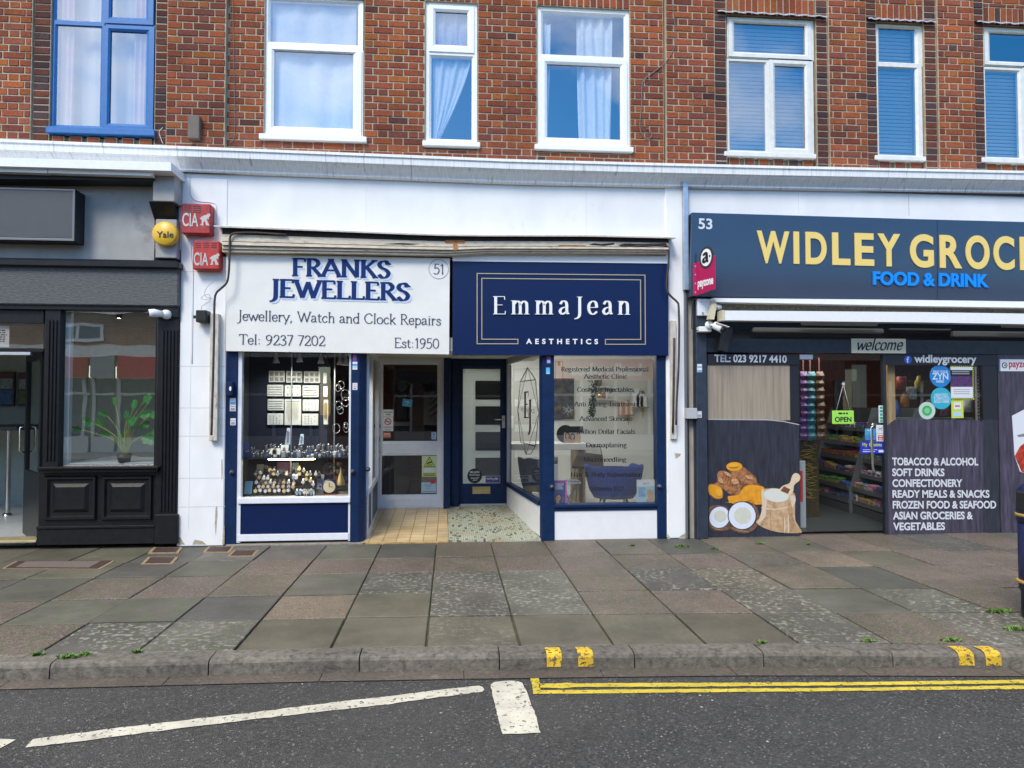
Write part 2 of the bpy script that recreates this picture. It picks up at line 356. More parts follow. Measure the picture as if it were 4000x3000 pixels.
def strokes(mb, s, pm, u0, u1, v0, cap, thick=.15, thin=.045, phi=0.2, serif=.09, xh=.66, space=0., depth=.003, lift=.003, mi=0, col=None, slant=0., mirror=False):
    """hand-drawn seriffed lettering fitted between u0 and u1"""
    g = _glyphs(xh); tot = sum(g[c][0] + space for c in s) - space; ku = (u1 - u0) / tot; kv = cap; x = 0.; q = 0
    def seg(a, b, ang=None):
        nonlocal q
        d = Vector((b[0] - a[0], b[1] - a[1])); L = d.length
        if L < 1e-5: return
        th = math.atan2(d.y, d.x); w = thin + (thick - thin) * abs(math.sin(th - phi)) if ang is None else ang
        nrm = Vector((-d.y, d.x)) / L * w / 2; e = d / L * min(.012, L * .3); q += 1
        P = [Vector(a) - e + nrm, Vector(a) - e - nrm, Vector(b) + e - nrm, Vector(b) + e + nrm]
        P = [(p.x + slant * p.y, p.y) for p in P]
        P = [(u0 + (x + p[0]) * ku, v0 + p[1] * kv) for p in P]
        l0 = lift + (q % 7) * .00012
        mb.add([pm(p[0], p[1], l0) for p in P] + [pm(p[0], p[1], l0 + depth) for p in P],
               [(3, 2, 1, 0), (4, 5, 6, 7), (0, 1, 5, 4), (1, 2, 6, 5), (2, 3, 7, 6), (3, 0, 4, 7)], mi, col)
    for ch in s:
        adv, st = g[ch]
        for i in range(0, len(st), 2):
            k, P = st[i], st[i + 1]
            if k == 'd':
                r = max(thick * .55, .05); c = P[0]
                seg((c[0] - r * .5, c[1]), (c[0] + r * .5, c[1]), r * 1.6); continue
            pts = [(p.x, p.y) for p in cspl([(a_[0], a_[1], 0) for a_ in P], 4)] if k[0] == 'c' else P
            for a_, b_ in zip(pts, pts[1:]): seg(a_, b_)
            if serif:
                for fl, p in (('S', pts[0]), ('E', pts[-1])):
                    if fl in k[1:]: seg((p[0] - serif, p[1]), (p[0] + serif, p[1]), thin * 1.15)
                if 'V' in k[1:]:
                    e = pts[-1]; up = -1 if e[1] > .5 else 1
                    seg((e[0], e[1]), (e[0] + .01, e[1] + up * .16), thin * 1.3)
        x += adv + space
# ---------------------------------------------------------------- shared materials
WHITE = M('white_render', (.79, .79, .79), .75, low=.06, var=.04, vs=1.6, bump=.12, bs=25, col2=(.62, .61, .58), thr=.64, stretch=(1, 1, .45))
PIERW = M('white_painted_pier', (.80, .80, .80), .7, var=.05, vs=2.2, bump=.1, bs=30, col2=(.55, .51, .44), thr=.66, stretch=(1, 1, .5))
CORN = M('cornice_paint', (.74, .75, .76), .7, var=.1, vs=7, col2=(.42, .40, .37), thr=.6, stretch=(3.5, 1, .25), bump=.1, bs=40)
UPVC = M('white_upvc', (.78, .79, .80), .35, var=.03, vs=8)
UPVC_OLD = M('aged_white_upvc', (.66, .66, .63), .45, var=.08, vs=6)
BLUEF = M('blue_window_paint', (.018, .13, .38), .4, var=.08, vs=7)
NAVY = M('navy_paint', (.004, .019, .068), .45, spec=.25, var=.2, vs=5, bump=.08, bs=35, col2=(.03, .05, .13), thr=.72)
NAVYP = M('navy_panel', (.002, .012, .066), .4, spec=.25, var=.06, vs=4)
BLACKP = M('black_gloss_paint', (.010, .010, .012), .36, spec=.3, var=.25, vs=6, bump=.12, bs=30)
GREYP = M('grey_fascia_paint', (.33, .325, .315), .6, var=.1, vs=2.5, col2=(.2, .2, .21), thr=.6)
BEAM = M('weathered_grey_beam', (.085, .088, .093), .7, var=.35, vs=9, stretch=(1.2, 1, 7), bump=.5, bs=16)
ALU = M('brushed_aluminium', (.52, .53, .56), .4, .55, var=.05, vs=9)
ALUW = M('pale_metal_frame', (.72, .74, .79), .42, 0., var=.04, vs=6)
STEEL = M('polished_steel', (.6, .6, .6), .22, 1.)
BRASS = M('brass', (.62, .42, .16), .35, .9)
GOLD = M('gold_leg', (.75, .52, .22), .25, 1.)
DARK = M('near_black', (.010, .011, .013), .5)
DGREY = M('dark_grey_frame', (.022, .026, .036), .4, var=.2, vs=6, bump=.1, bs=30)
SLATE = M('blue_grey_pilaster', (.025, .035, .055), .42, var=.25, vs=5, bump=.1, bs=25, col2=(.1, .12, .16), thr=.74)
WHITEP = M('plain_white', (.8, .8, .8), .5)
BLACKI = M('black_ink', (.008, .008, .012), .5)
RUSTY = M('rusty_iron', (.045, .032, .028), .7, var=.35, vs=14, col2=(.22, .1, .05), thr=.62, bump=.3, bs=60)
CREAMW = M('weathered_cream_wood', (.64, .56, .44), .75, var=.16, vs=6, col2=(.21, .11, .06), thr=.61, stretch=(1.0, 1, 3.2), bump=.4, bs=30)
G_UP = GLASS('upper_window_glass', .36, (.9, .93, .95), 0., .05)
G_SHOP = GLASS('shop_window_glass', .24, (.95, .97, .96))
G_JEW = GLASS('jeweller_window_glass', .07, (.96, .97, .97))
G_DOOR = GLASS('door_glass', .09, (.94, .96, .96))
G_TAKE = GLASS('takeaway_window_glass', .30, (.9, .92, .9), 0., .03)

# ---------------------------------------------------------------- ground
XL, XR = -16.0, 18.0
ROADZ = -.10
kb = [gp(x, y) for x, y in ((0, 2561), (700, 2546), (1400, 2530), (2100, 2521), (2800, 2514), (3400, 2514), (4000, 2517))]
def kerb_y(X):
    if X <= kb[0][0]: a, b = kb[0], kb[1]
    elif X >= kb[-1][0]: a, b = kb[-2], kb[-1]
    else:
        for a, b in zip(kb, kb[1:]):
            if a[0] <= X <= b[0]: break
    return a[1] + (b[1] - a[1]) * (X - a[0]) / (b[0] - a[0])
ky0 = kerb_y(.4)
m = bpy.data.materials.new('paving'); t, N, L = nodes_of(m); PAVE = m
o = N.new('ShaderNodeOutputMaterial'); p = N.new('ShaderNodeBsdfPrincipled'); L.new(p.outputs[0], o.inputs[0])
geo = N.new('ShaderNodeNewGeometry'); at1 = N.new('ShaderNodeAttribute'); at1.attribute_name = 'Col'; at2 = N.new('ShaderNodeAttribute'); at2.attribute_name = 'Par'
sep = N.new('ShaderNodeSeparateColor'); L.new(at2.outputs['Color'], sep.inputs[0])
def noise(sc, det=5, rough=.6):
    n = N.new('ShaderNodeTexNoise'); n.inputs['Scale'].default_value = sc; n.inputs['Detail'].default_value = det; n.inputs['Roughness'].default_value = rough
    L.new(geo.outputs['Position'], n.inputs['Vector']); return n.outputs['Fac']
def ramp(src, a, b):
    r = N.new('ShaderNodeValToRGB'); r.color_ramp.elements[0].position = a; r.color_ramp.elements[1].position = b; L.new(src, r.inputs['Fac']); return r.outputs['Color']
def mulf(a, b):
    n = N.new('ShaderNodeMath'); n.operation = 'MULTIPLY'; n.use_clamp = True
    for i, q in ((0, a), (1, b)):
        if isinstance(q, float): n.inputs[i].default_value = q
        else: L.new(q, n.inputs[i])
    return n.outputs[0]
def mixc(fac, a, b):
    mx = N.new('ShaderNodeMix'); mx.data_type = 'RGBA'; L.new(fac, mx.inputs['Factor'])
    for k, q in (('A', a), ('B', b)):
        if isinstance(q, tuple): mx.inputs[k].default_value = (*q, 1)
        else: L.new(q, mx.inputs[k])
    return mx.outputs['Result']
c0 = at1.outputs['Color']
big = N.new('ShaderNodeMapRange'); L.new(noise(1.9, 8, .68), big.inputs['Value']); big.inputs['From Min'].default_value = .3; big.inputs['From Max'].default_value = .7; big.inputs['To Min'].default_value = .6; big.inputs['To Max'].default_value = 1.4
vm = N.new('ShaderNodeVectorMath'); vm.operation = 'SCALE'; L.new(c0, vm.inputs[0]); L.new(big.outputs[0], vm.inputs['Scale'])
vor = N.new('ShaderNodeTexVoronoi'); vor.inputs['Scale'].default_value = 130; L.new(geo.outputs['Position'], vor.inputs['Vector'])
spk = N.new('ShaderNodeSeparateColor'); L.new(vor.outputs['Color'], spk.inputs[0])
c1 = mixc(mulf(sep.outputs[1], ramp(spk.outputs[0], .55, .9)), vm.outputs[0], (.23, .185, .145))
c2 = mixc(mulf(sep.outputs[1], ramp(spk.outputs[1], .75, .9)), c1, (.05, .045, .04))
lich = mulf(sep.outputs[0], mulf(ramp(noise(24, 4, .6), .52, .62), ramp(noise(2.2, 3), .34, .5)))
c3 = mixc(lich, c2, (.27, .262, .21))
c3b = mixc(mulf(ramp(noise(140, 3), .62, .72), .5), c3, (.22, .2, .18))
vg = N.new('ShaderNodeTexVoronoi'); vg.inputs['Scale'].default_value = 5.5; L.new(geo.outputs['Position'], vg.inputs['Vector'])      # trodden gum and old stains, running over the joints
gl = N.new('ShaderNodeMath'); gl.operation = 'LESS_THAN'; gl.inputs[1].default_value = .075; L.new(vg.outputs['Distance'], gl.inputs[0]); vgs = N.new('ShaderNodeSeparateColor'); L.new(vg.outputs['Color'], vgs.inputs[0])
c3b = mixc(mulf(mulf(ramp(vgs.outputs[0], .6, .62), gl.outputs[0]), .55), c3b, (.06, .056, .05))
c3b = mixc(mulf(ramp(noise(.8, 7, .7), .5, .68), .55), c3b, (.05, .046, .038))
c3b = mixc(mulf(ramp(noise(6.5, 7, .75), .58, .7), .3), c3b, (.23, .215, .17))
c4 = mixc(mulf(sep.outputs[2], ramp(noise(9, 4), .45, .62)), c3b, (.07, .10, .03))
L.new(c4, p.inputs['Base Color'])
rr = N.new('ShaderNodeMapRange'); L.new(noise(2.0, 4), rr.inputs['Value']); rr.inputs['To Min'].default_value = .42; rr.inputs['To Max'].default_value = .8; L.new(rr.outputs[0], p.inputs['Roughness'])
bp = N.new('ShaderNodeBump'); bp.inputs['Strength'].default_value = .35; bp.inputs['Distance'].default_value = .006; L.new(noise(120, 4), bp.inputs['Height']); L.new(bp.outputs[0], p.inputs['Normal'])
def par_attr(o, vals):
    ca = o.data.color_attributes.new('Par', 'FLOAT_COLOR', 'CORNER'); buf = []
    for f in o.data.polygons:
        v = vals[f.index]; buf += [v[0], v[1], v[2], 1.] * f.loop_total
    ca.data.foreach_set('color', buf)
# paving: rows of slabs between the shopfronts and the kerb, joints dark and mossy
rows_px = [2118, 2172, 2229, 2311, 2402, 2516]
rows = [0.35] + [gp(2000, y)[1] for y in rows_px[1:-1]] + [ky0]
colx0 = gp(1998, 2402)[0]; CW = .6
GREEN, GREY, RED, TAN, DK, OLIVE = (.100, .098, .078), (.088, .082, .071), (.112, .086, .070), (.155, .118, .082), (.066, .064, .060), (.100, .091, .064)
special = {(1, -1): RED, (1, 0): RED, (1, 1): RED, (2, -1): GREY, (2, 0): GREEN, (2, 1): RED, (3, -1): GREY, (3, 0): GREEN, (3, 1): RED, (4, -1): OLIVE, (4, 0): OLIVE, (4, 1): OLIVE,
           (0, -1): RED, (0, 0): RED, (0, 1): RED, (0, 2): RED, (0, 3): DK, (1, 2): RED, (1, 3): RED, (1, 4): GREY, (2, 2): DK, (2, 3): OLIVE, (2, 4): RED, (2, 5): DK, (1, 5): TAN, (1, 6): OLIVE,
           (3, 2): RED, (3, 3): GREY, (3, 4): GREY, (3, 5): GREEN, (4, 2): OLIVE, (4, 3): GREY, (4, 4): RED, (4, 5): GREY, (3, -3): TAN, (4, -3): OLIVE, (4, -2): OLIVE, (2, -2): GREY, (2, -3): GREY,
           (3, -4): DK, (4, -4): GREY, (4, -5): GREY, (3, -5): GREEN, (3, -6): GREEN, (2, -4): RED, (2, -5): RED, (1, -3): RED, (1, -4): RED, (1, 7): RED, (2, 6): RED, (2, 7): RED, (1, 8): RED, (3, 6): RED, (3, 7): RED, (4, 6): GREY}
lichen = {(2, 0), (2, -1), (3, 0), (3, -1), (3, 3), (4, 3), (4, 5), (3, 5), (2, 3), (4, -4), (4, -5), (2, -2), (4, 6), (2, 2)}
random.seed(11)
pv = MB(); pvals = []
nb = lambda: len(pv.f)
bx = [XL + (XR - XL) * j / 40 for j in range(41)]
pv.add([(x, kerb_y(x) - .004, -.02) for x in bx] + [(x, 3, -.02) for x in bx], [(j, j + 1, 42 + j, 41 + j) for j in range(40)], 0, (.075, .058, .034)); pvals += [(0, 0, .9)] * 40
bend = lambda X, k: (kerb_y(X) - ky0) * (max(0, -rows[k]) / -ky0)
for k in range(5):
    i0 = int((XL - colx0) / CW) - 1
    for i in range(i0, int((XR - colx0) / CW) + 2):
        x0, x1 = colx0 + i * CW, colx0 + (i + 1) * CW
        c = special.get((k, i)) or random.choice([GREEN, GREY, GREY, RED, RED, OLIVE, RED])
        isred = c in (RED, TAN); v = random.uniform(.86, 1.14)
        c = tuple(q * v for q in c)
        g = .006 if k < 4 else .009
        ya0, ya1 = rows[k] + bend(x0, k), rows[k] + bend(x1, k); yb0, yb1 = rows[k + 1] + bend(x0, k + 1), rows[k + 1] + bend(x1, k + 1)
        hz = random.uniform(-.004, .004); n0 = len(pv.f)
        tl = [random.uniform(-.002, .002) for _ in range(4)]
        gy = random.choice([.004, .008, .012]); q = [(x0 + g, ya0 - gy), (x1 - g, ya1 - gy), (x1 - g, yb1 + gy), (x0 + g, yb0 + gy)]
        e = .006; q2 = [(x0 + g + e, ya0 - gy - e), (x1 - g - e, ya1 - gy - e), (x1 - g - e, yb1 + gy + e), (x0 + g + e, yb0 + gy + e)]
        pv.add([(a, b, -.018) for a, b in q] + [(a, b, hz - .004) for a, b in q] + [(a, b, hz + tl[j]) for j, (a, b) in enumerate(q2)],
               [(8, 9, 10, 11)] + [(j, (j + 1) % 4, 4 + (j + 1) % 4, 4 + j) for j in range(4)] + [(4 + j, 4 + (j + 1) % 4, 8 + (j + 1) % 4, 8 + j) for j in range(4)], 0, c)
        li = 1. if (k, i) in lichen else random.choice([0, 0, .15, .4]); ag = random.uniform(.75, 1.) if isred else random.uniform(0, .25)
        pvals += [(li if not isred else li * .3, ag, random.choice([0, .1, .35]))] * (len(pv.f) - n0)
pave = pv.build('pavement', PAVE, kind='structure', org=(0, 0, 0)); par_attr(pave, pvals)
# kerb stones with a rounded arris, and the channel course below
KERB = M('granite_kerb', (.138, .124, .104), .75, low=.3, var=.35, vs=13, col2=(.06, .052, .044), thr=.55, bump=.5, bs=90)
kx = [-16.]
for px, py in ((-900, 2600), (-330, 2600), (230, 2600), (823, 2600), (1402, 2600), (1953, 2600), (2492, 2600), (3010, 2600), (3525, 2600), (4120, 2600), (4720, 2600), (5400, 2600)): kx.append(gp(px, py, -.05)[0])
kx.append(XR)
km = MB(); KW = .15
prof = [(0, -.02), (0, .0), (-.118, -.002), (-.143, -.010), (-.152, -.028), (-.158, -.12)]
for a, b in zip(kx, kx[1:]):
    n = 4; xs = [a + .004 + (b - a - .008) * j / n for j in range(n + 1)]; dz = random.uniform(-.003, .003)
    vs = [(x, kerb_y(x) + py_, pz + dz) for x in xs for py_, pz in prof]; P_ = len(prof)
    fs = [(j * P_ + i, j * P_ + i + 1, (j + 1) * P_ + i + 1, (j + 1) * P_ + i) for j in range(n) for i in range(P_ - 1)]
    fs += [list(range(P_)), list(range(n * P_, n * P_ + P_))]
    km.add(vs, fs)
kerb = km.build('kerb', KERB, kind='structure', org=(0, 0, 0))
CHAN = M('channel_stone', (.092, .074, .06), .7, low=.3, var=.3, vs=18, col2=(.15, .125, .105), thr=.58, bump=.3, bs=70)
cm = MB()
for a, b in zip(kx, kx[1:]):
    a -= .22; b -= .22
    cm.add([(x, kerb_y(x) + y, ROADZ + .006) for x in (a + .003, b - .003) for y in (-.15, -.29)], [(0, 1, 3, 2)])
cm.build('channel', CHAN, kind='structure', org=(0, 0, 0))
# road
m = bpy.data.materials.new('asphalt'); t, N, L = nodes_of(m); ASPH = m
o = N.new('ShaderNodeOutputMaterial'); p = N.new('ShaderNodeBsdfPrincipled'); L.new(p.outputs[0], o.inputs[0]); geo = N.new('ShaderNodeNewGeometry')
vor = N.new('ShaderNodeTexVoronoi'); vor.inputs['Scale'].default_value = 105; L.new(geo.outputs['Position'], vor.inputs['Vector'])
spk = N.new('ShaderNodeSeparateColor'); L.new(vor.outputs['Color'], spk.inputs[0])
tone = ramp(noise(1.4, 8, .7), .35, .65)
cA = mixc(tone, (.022, .0217, .021), (.042, .041, .0395))
cB = mixc(ramp(spk.outputs[0], .4, .95), cA, (.072, .070, .067))
cC = mixc(ramp(spk.outputs[1], .96, .98), cB, (.17, .165, .155))
vor2 = N.new('ShaderNodeTexVoronoi'); vor2.inputs['Scale'].default_value = 22; L.new(geo.outputs['Position'], vor2.inputs['Vector'])
sp2 = N.new('ShaderNodeSeparateColor'); L.new(vor2.outputs['Color'], sp2.inputs[0])
inv = N.new('ShaderNodeMath'); inv.operation = 'LESS_THAN'; inv.inputs[1].default_value = .16; L.new(vor2.outputs['Distance'], inv.inputs[0])
cD = mixc(mulf(ramp(sp2.outputs[0], .975, .985), inv.outputs[0]), cC, (.42, .41, .38))
L.new(cD, p.inputs['Base Color']); p.inputs['Roughness'].default_value = .66
bp = N.new('ShaderNodeBump'); bp.inputs['Strength'].default_value = .9; bp.inputs['Distance'].default_value = .008; L.new(vor.outputs['Distance'], bp.inputs['Height']); L.new(bp.outputs[0], p.inputs['Normal'])
rd = MB(); rd.add([(-60, -16, ROADZ), (60, -16, ROADZ), (60, -3, ROADZ), (-60, -3, ROADZ)], [(0, 1, 2, 3)])
road = rd.build('road', ASPH, kind='structure', org=(0, 0, 0))
gnd = MB(); gnd.add([(-120, -120, -.3), (120, -120, -.3), (120, 120, -.3), (-120, 120, -.3)], [(0, 1, 2, 3)])
gnd.build('ground', M('far_ground', (.1, .1, .09), .9, var=.2), kind='structure', org=(0, 0, 0))
# painted markings
def worn(name, col, thr):
    m = bpy.data.materials.new(name); t, N_, L_ = nodes_of(m)
    o = N_.new('ShaderNodeOutputMaterial'); p = N_.new('ShaderNodeBsdfPrincipled'); mx = N_.new('ShaderNodeMixShader'); tr = N_.new('ShaderNodeBsdfTransparent')
    geo = N_.new('ShaderNodeNewGeometry'); n = N_.new('ShaderNodeTexNoise'); n.inputs['Scale'].default_value = 38; n.inputs['Detail'].default_value = 6; n.inputs['Roughness'].default_value = .7
    n2 = N_.new('ShaderNodeTexNoise'); n2.inputs['Scale'].default_value = 7; n2.inputs['Detail'].default_value = 5
    for q in (n, n2): L_.new(geo.outputs['Position'], q.inputs['Vector'])
    r = N_.new('ShaderNodeValToRGB'); r.color_ramp.elements[0].position = thr; r.color_ramp.elements[1].position = thr + .04; L_.new(n.outputs['Fac'], r.inputs['Fac'])
    mr = N_.new('ShaderNodeMapRange'); mr.inputs['From Min'].default_value = .3; mr.inputs['From Max'].default_value = .7; mr.inputs['To Min'].default_value = .78; mr.inputs['To Max'].default_value = 1.12
    L_.new(n2.outputs['Fac'], mr.inputs['Value']); v = N_.new('ShaderNodeVectorMath'); v.operation = 'SCALE'; v.inputs[0].default_value = col; L_.new(mr.outputs[0], v.inputs['Scale'])
    L_.new(v.outputs[0], p.inputs['Base Color']); p.inputs['Roughness'].default_value = .7
    bpn = N_.new('ShaderNodeBump'); bpn.inputs['Strength'].default_value = .4; bpn.inputs['Distance'].default_value = .004; L_.new(n.outputs['Fac'], bpn.inputs['Height']); L_.new(bpn.outputs[0], p.inputs['Normal'])
    L_.new(r.outputs['Color'], mx.inputs[0]); L_.new(tr.outputs[0], mx.inputs[1]); L_.new(p.outputs[0], mx.inputs[2]); L_.new(mx.outputs[0], o.inputs[0]); return m
RWHITE = worn('worn_white_line', (.52, .495, .41), .385); RYEL = worn('worn_yellow_line', (.54, .42, .04), .375); KYEL = worn('chipped_yellow_kerb_paint', (.66, .43, .03), .42)
def mark(name, polys, mat, z=ROADZ + .004, jag=.004):
    mb = MB()
    for poly in polys:
        P = [Vector((*gp(x, y, z), z)) for x, y in poly]; Q = []
        for a, b in zip(P, P[1:] + P[:1]):                     # slightly ragged edges, as laid on coarse asphalt
            k = max(1, int((b - a).length / .035)); nrm = Vector((-(b - a).y, (b - a).x, 0)).normalized()
            Q += [a + (b - a) * j / k + nrm * (random.uniform(-jag, jag) if j else 0) for j in range(k)]
        mb.add([(q.x, q.y, z) for q in Q], [list(range(len(Q)))])
    o = mb.build(name, mat, road); return o
random.seed(5)
mark('white_line', [[(98, 2920), (129, 2887), (500, 2838), (1000, 2781), (1400, 2732), (1500, 2721), (1700, 2696), (1871, 2678), (1886, 2684), (1892, 2694), (1884, 2702), (1868, 2704), (1700, 2725), (1500, 2753), (1400, 2763), (1000, 2808), (500, 2870), (300, 2897)]], RWHITE)
mark('white_line', [[(-260, 2922), (0, 2886), (62, 2889), (30, 2907), (0, 2922), (-250, 2958)]], RWHITE)
mark('white_block', [[(1917, 2674), (1930, 2664), (1973, 2659), (2020, 2660), (2040, 2667), (2062, 2712), (2090, 2790), (2112, 2862), (1964, 2867), (1945, 2800), (1928, 2730)]], RWHITE)
mark('yellow_line', [[(2106, 2671), (2190, 2669), (2215, 2666), (2240, 2669), (2800, 2667), (3300, 2664), (4000, 2655), (4700, 2645), (4700, 2658), (4000, 2669), (3300, 2677), (2800, 2681), (2240, 2684), (2200, 2689), (2106, 2686)],
                     [(2072, 2647), (2104, 2647), (2113, 2696), (2800, 2690), (3300, 2687), (4000, 2677), (4700, 2666), (4700, 2679), (4000, 2691), (3300, 2699), (2800, 2704), (2106, 2710), (2082, 2711)]], RYEL)
ky = MB()
for x0, x1 in ((2138, 2197), (2262, 2322), (3768, 3828), (3873, 3934)):
    a, b = gp(x0, 2560)[0], gp(x1, 2560)[0]
    pr = [(-.05, .002), (-.118, .001), (-.1435, -.008), (-.153, -.026), (-.1575, -.082)]
    ky.add([(x, kerb_y(x) + y - .0035, z + .0035) for x in (a, (a + b) / 2, b) for y, z in pr], [(j * 5 + i, j * 5 + i + 1, j * 5 + i + 6, j * 5 + i + 5) for j in range(2) for i in range(4)])
ky.build('yellow_tick', KYEL, kerb)
# small plants in the joints: each clump of weeds
WEED = M('weed_leaf', (.10, .19, .03), .6, var=.3, vs=30)
def weed(px, py, r, n, lab):
    x, y = gp(px, py); mb = MB()
    for i in range(n):
        a = random.uniform(0, 6.28); d = random.uniform(0, r); h = random.uniform(.006, .022) * (1 + r * 5); cx, cy = x + d * math.cos(a) * 1.5, y + d * math.sin(a) * .6; b = random.uniform(0, 6.28); w = random.uniform(.003, .008)
        lx, ly = math.cos(b) * w, math.sin(b) * w; tx, ty = -ly * 1.6, lx * 1.6
        mb.add([(cx - lx * .5, cy - ly * .5, .0), (cx + lx * .5, cy + ly * .5, .0), (cx + lx + tx, cy + ly + ty, h * .7), (cx + tx * 2, cy + ty * 2, h), (cx - lx + tx, cy - ly + ty, h * .7)], [(0, 1, 2, 3, 4)])
    mb.build('weed_tuft', WEED, None, lab, 'weed', 'weeds in the paving joints')
random.seed(3)
for a in ((143, 2560, .03, 45, 'low green weed tuft in the kerb joint below the black shop'), (262, 2570, .045, 80, 'bright mossy weed clump over a gap between kerb stones'), (330, 2560, .025, 40, 'small weed beside the bright mossy clump on the kerb'),
          (535, 2550, .02, 35, 'tiny weed in the kerb back joint below the white pier'), (2665, 2136, .06, 90, 'flat weed patch at the foot of the right white pier'), (2790, 2146, .03, 45, 'weed sprig beside the foot of the grey grocery pilaster'),
          (2970, 2126, .035, 50, 'weed sprig below the turmeric picture panel'), (3155, 2128, .02, 30, 'tiny weed at the metal door patch of the grocery'), (3395, 2508, .04, 60, 'weed tuft in the kerb joint right of a bare kerb gap'),
          (3710, 2504, .05, 80, 'weed tuft in the kerb joint by the second pair of yellow ticks'), (3905, 2390, .07, 150, 'bushy green weed growing beside the litter bin'), (3965, 2460, .06, 90, 'creeping weed along the slab edge in front of the bin'),
          (2470, 2133, .02, 30, 'tiny weed below the white stall riser of the clinic'), (2975, 2513, .02, 30, 'small weed at a kerb joint before the turmeric panel'), (330, 2124, .03, 35, 'weed at the base of the black shop plinth')): weed(*a)
# iron covers set in the paving
IRON = M('rusty_cover_iron', (.055, .028, .024), .7, var=.3, vs=40, bump=.4, bs=120); MORT = M('yellow_mortar', (.27, .20, .11), .85, var=.3, vs=20)
def cover(poly, lab, frame=False):
    mb = MB(); P = [gp(x, y) for x, y in poly]; c = (sum(p[0] for p in P) / 4, sum(p[1] for p in P) / 4)
    ex = lambda k: [(c[0] + (p[0] - c[0]) * k, c[1] + (p[1] - c[1]) * k) for p in P]
    mb.slab(ex(1.28 if not frame else 1.06), -.01, .0055, 1)
    if frame:
        mb.slab(P, -.01, .009); mb.slab(ex(.8), -.01, .0125, 2)
    else: mb.slab(P, -.01, .010)
    mb.build('iron_cover', [IRON, MORT, M('cover_infill', (.15, .115, .10), .75, var=.3, vs=30, bump=.3, bs=90)], None, lab, 'cover', 'iron covers set in the pavement')
cover([(592, 2160), (610, 2142), (700, 2142), (686, 2159)], 'small rusty cover nearest the foot of the left white pier')
cover([(566, 2203), (588, 2180), (682, 2180), (662, 2202)], 'small rusty cover in the second row from the shops')
cover([(805, 2157), (822, 2139), (902, 2139), (888, 2157)], 'small rusty cover in front of the left navy post')
cover([(900, 2173), (922, 2153), (998, 2153), (982, 2172)], 'small dark cover nearest the jeweller window')
cover([(20, 2222), (70, 2195), (437, 2193), (380, 2224)], 'long framed inspection cover filled with paving before the black shop', True)

# ---------------------------------------------------------------- terrace: brick upper storey
bld = thing('terrace_building', 'red brick terrace with white cornice and upper windows above a row of shops', 'building', (0, 0, 0))
BRICK = M('red_brick', (1, 1, 1), .88, spec=.15, low=.22, var=.22, vs=26, bump=.5, bs=45, attr=True)
MORTAR = M('lime_mortar', (.43, .355, .255), .9, low=.3, var=.14, vs=12, bump=.3, bs=60)
LEAD = M('dark_lead', (.05, .05, .055), .6, var=.3, vs=9)
CH = .0795; ZREF = at(2000, 640, 0)[1] - .06
pal = [(.30, .074, .034), (.27, .066, .033), (.32, .086, .036), (.24, .060, .033), (.28, .082, .044), (.22, .062, .040), (.34, .088, .032), (.19, .056, .038), (.26, .070, .033), (.30, .080, .031)]
darkp = [(.10, .040, .034), (.13, .048, .036), (.075, .042, .042), (.15, .05, .034), (.18, .056, .034), (.09, .05, .05)]
orang = [(.34, .10, .028), (.32, .10, .034)]
def bcol(p):
    c = random.choice(orang) if (p is pal and random.random() < .05) else (random.choice(darkp) if (p is pal and random.random() < .035) else random.choice(p))
    v = random.uniform(.76, 1.08); return (c[0] * v * .93, c[1] * v, c[2] * v * 1.05)
def one_brick(mb, x0, x1, z0, z1, y, p=pal):
    j = .0058; x0 += j + random.uniform(-.0015, .0015); x1 -= j + random.uniform(-.0015, .0015); z0 += j + random.uniform(-.0015, .0015); z1 -= j + random.uniform(-.0015, .0015)
    f = y - .008 + random.uniform(-.0025, .002); e = .0035
    T = [random.uniform(-.0015, .0015) for _ in range(4)]
    mb.add([(x0, y + .004, z0), (x1, y + .004, z0), (x1, y + .004, z1), (x0, y + .004, z1), (x0 + e, f + T[0], z0 + e), (x1 - e, f + T[1], z0 + e), (x1 - e, f + T[2], z1 - e), (x0 + e, f + T[3], z1 - e)],
           [(4, 5, 6, 7), (0, 1, 5, 4), (1, 2, 6, 5), (2, 3, 7, 6), (3, 0, 4, 7)], 0, bcol(p))
def brick_area(mb, x0, x1, z0, z1, y, kind='flemish', p=pal, back=.24):
    mb.box(x0, x1, y, back, z0, z1, 0, 1)
    if kind == 'soldier':
        n = max(1, round((x1 - x0) / CH))
        for i in range(n): one_brick(mb, x0 + (x1 - x0) * i / n, x0 + (x1 - x0) * (i + 1) / n, z0, z1, y, p)
        return
    r0 = math.floor((z0 - ZREF) / CH); r1 = math.ceil((z1 - ZREF) / CH)
    for r in range(r0, r1):
        a, b = max(z0, ZREF + r * CH), min(z1, ZREF + (r + 1) * CH)
        if b - a < .025: continue
        if kind == 'stack': one_brick(mb, x0, x1, a, b, y, p); continue
        x = x0 - (.1715 if r % 2 else 0) - ((x0 * 7.13) % .1); st = True; ww = (.229, .114)
        while x < x1:
            w = ww[0] if st else ww[1]; st = not st; u, v = max(x, x0), min(x + w, x1)
            if v - u > .03: one_brick(mb, u, v, a, b, y, p)
            x += w
px2x = lambda px, py=330: at(px, py, 0)[0]
ZTOP = 7.6; ZLOW = min(at(x, y, -.22)[1] for x, y in ((0, 542.5), (1000, 581.5), (2000, 621.5), (2600, 637), (4000, 667))) - .12
def zpx(px, py, Y=0.): return at(px, py, Y)[1]
wins = {'blue': (197, -150, 603, 512), 'one': (1034, -8, 1420, 530), 'narrow': (1662, 11, 1864, 560), 'three': (2099, 33, 2459, 574), 'four': (2838, 73, 3180, 600), 'five': (3421, 97, 3603, 612), 'six': (3840, 113, 4180, 624)}
random.seed(21)
wall = MB()
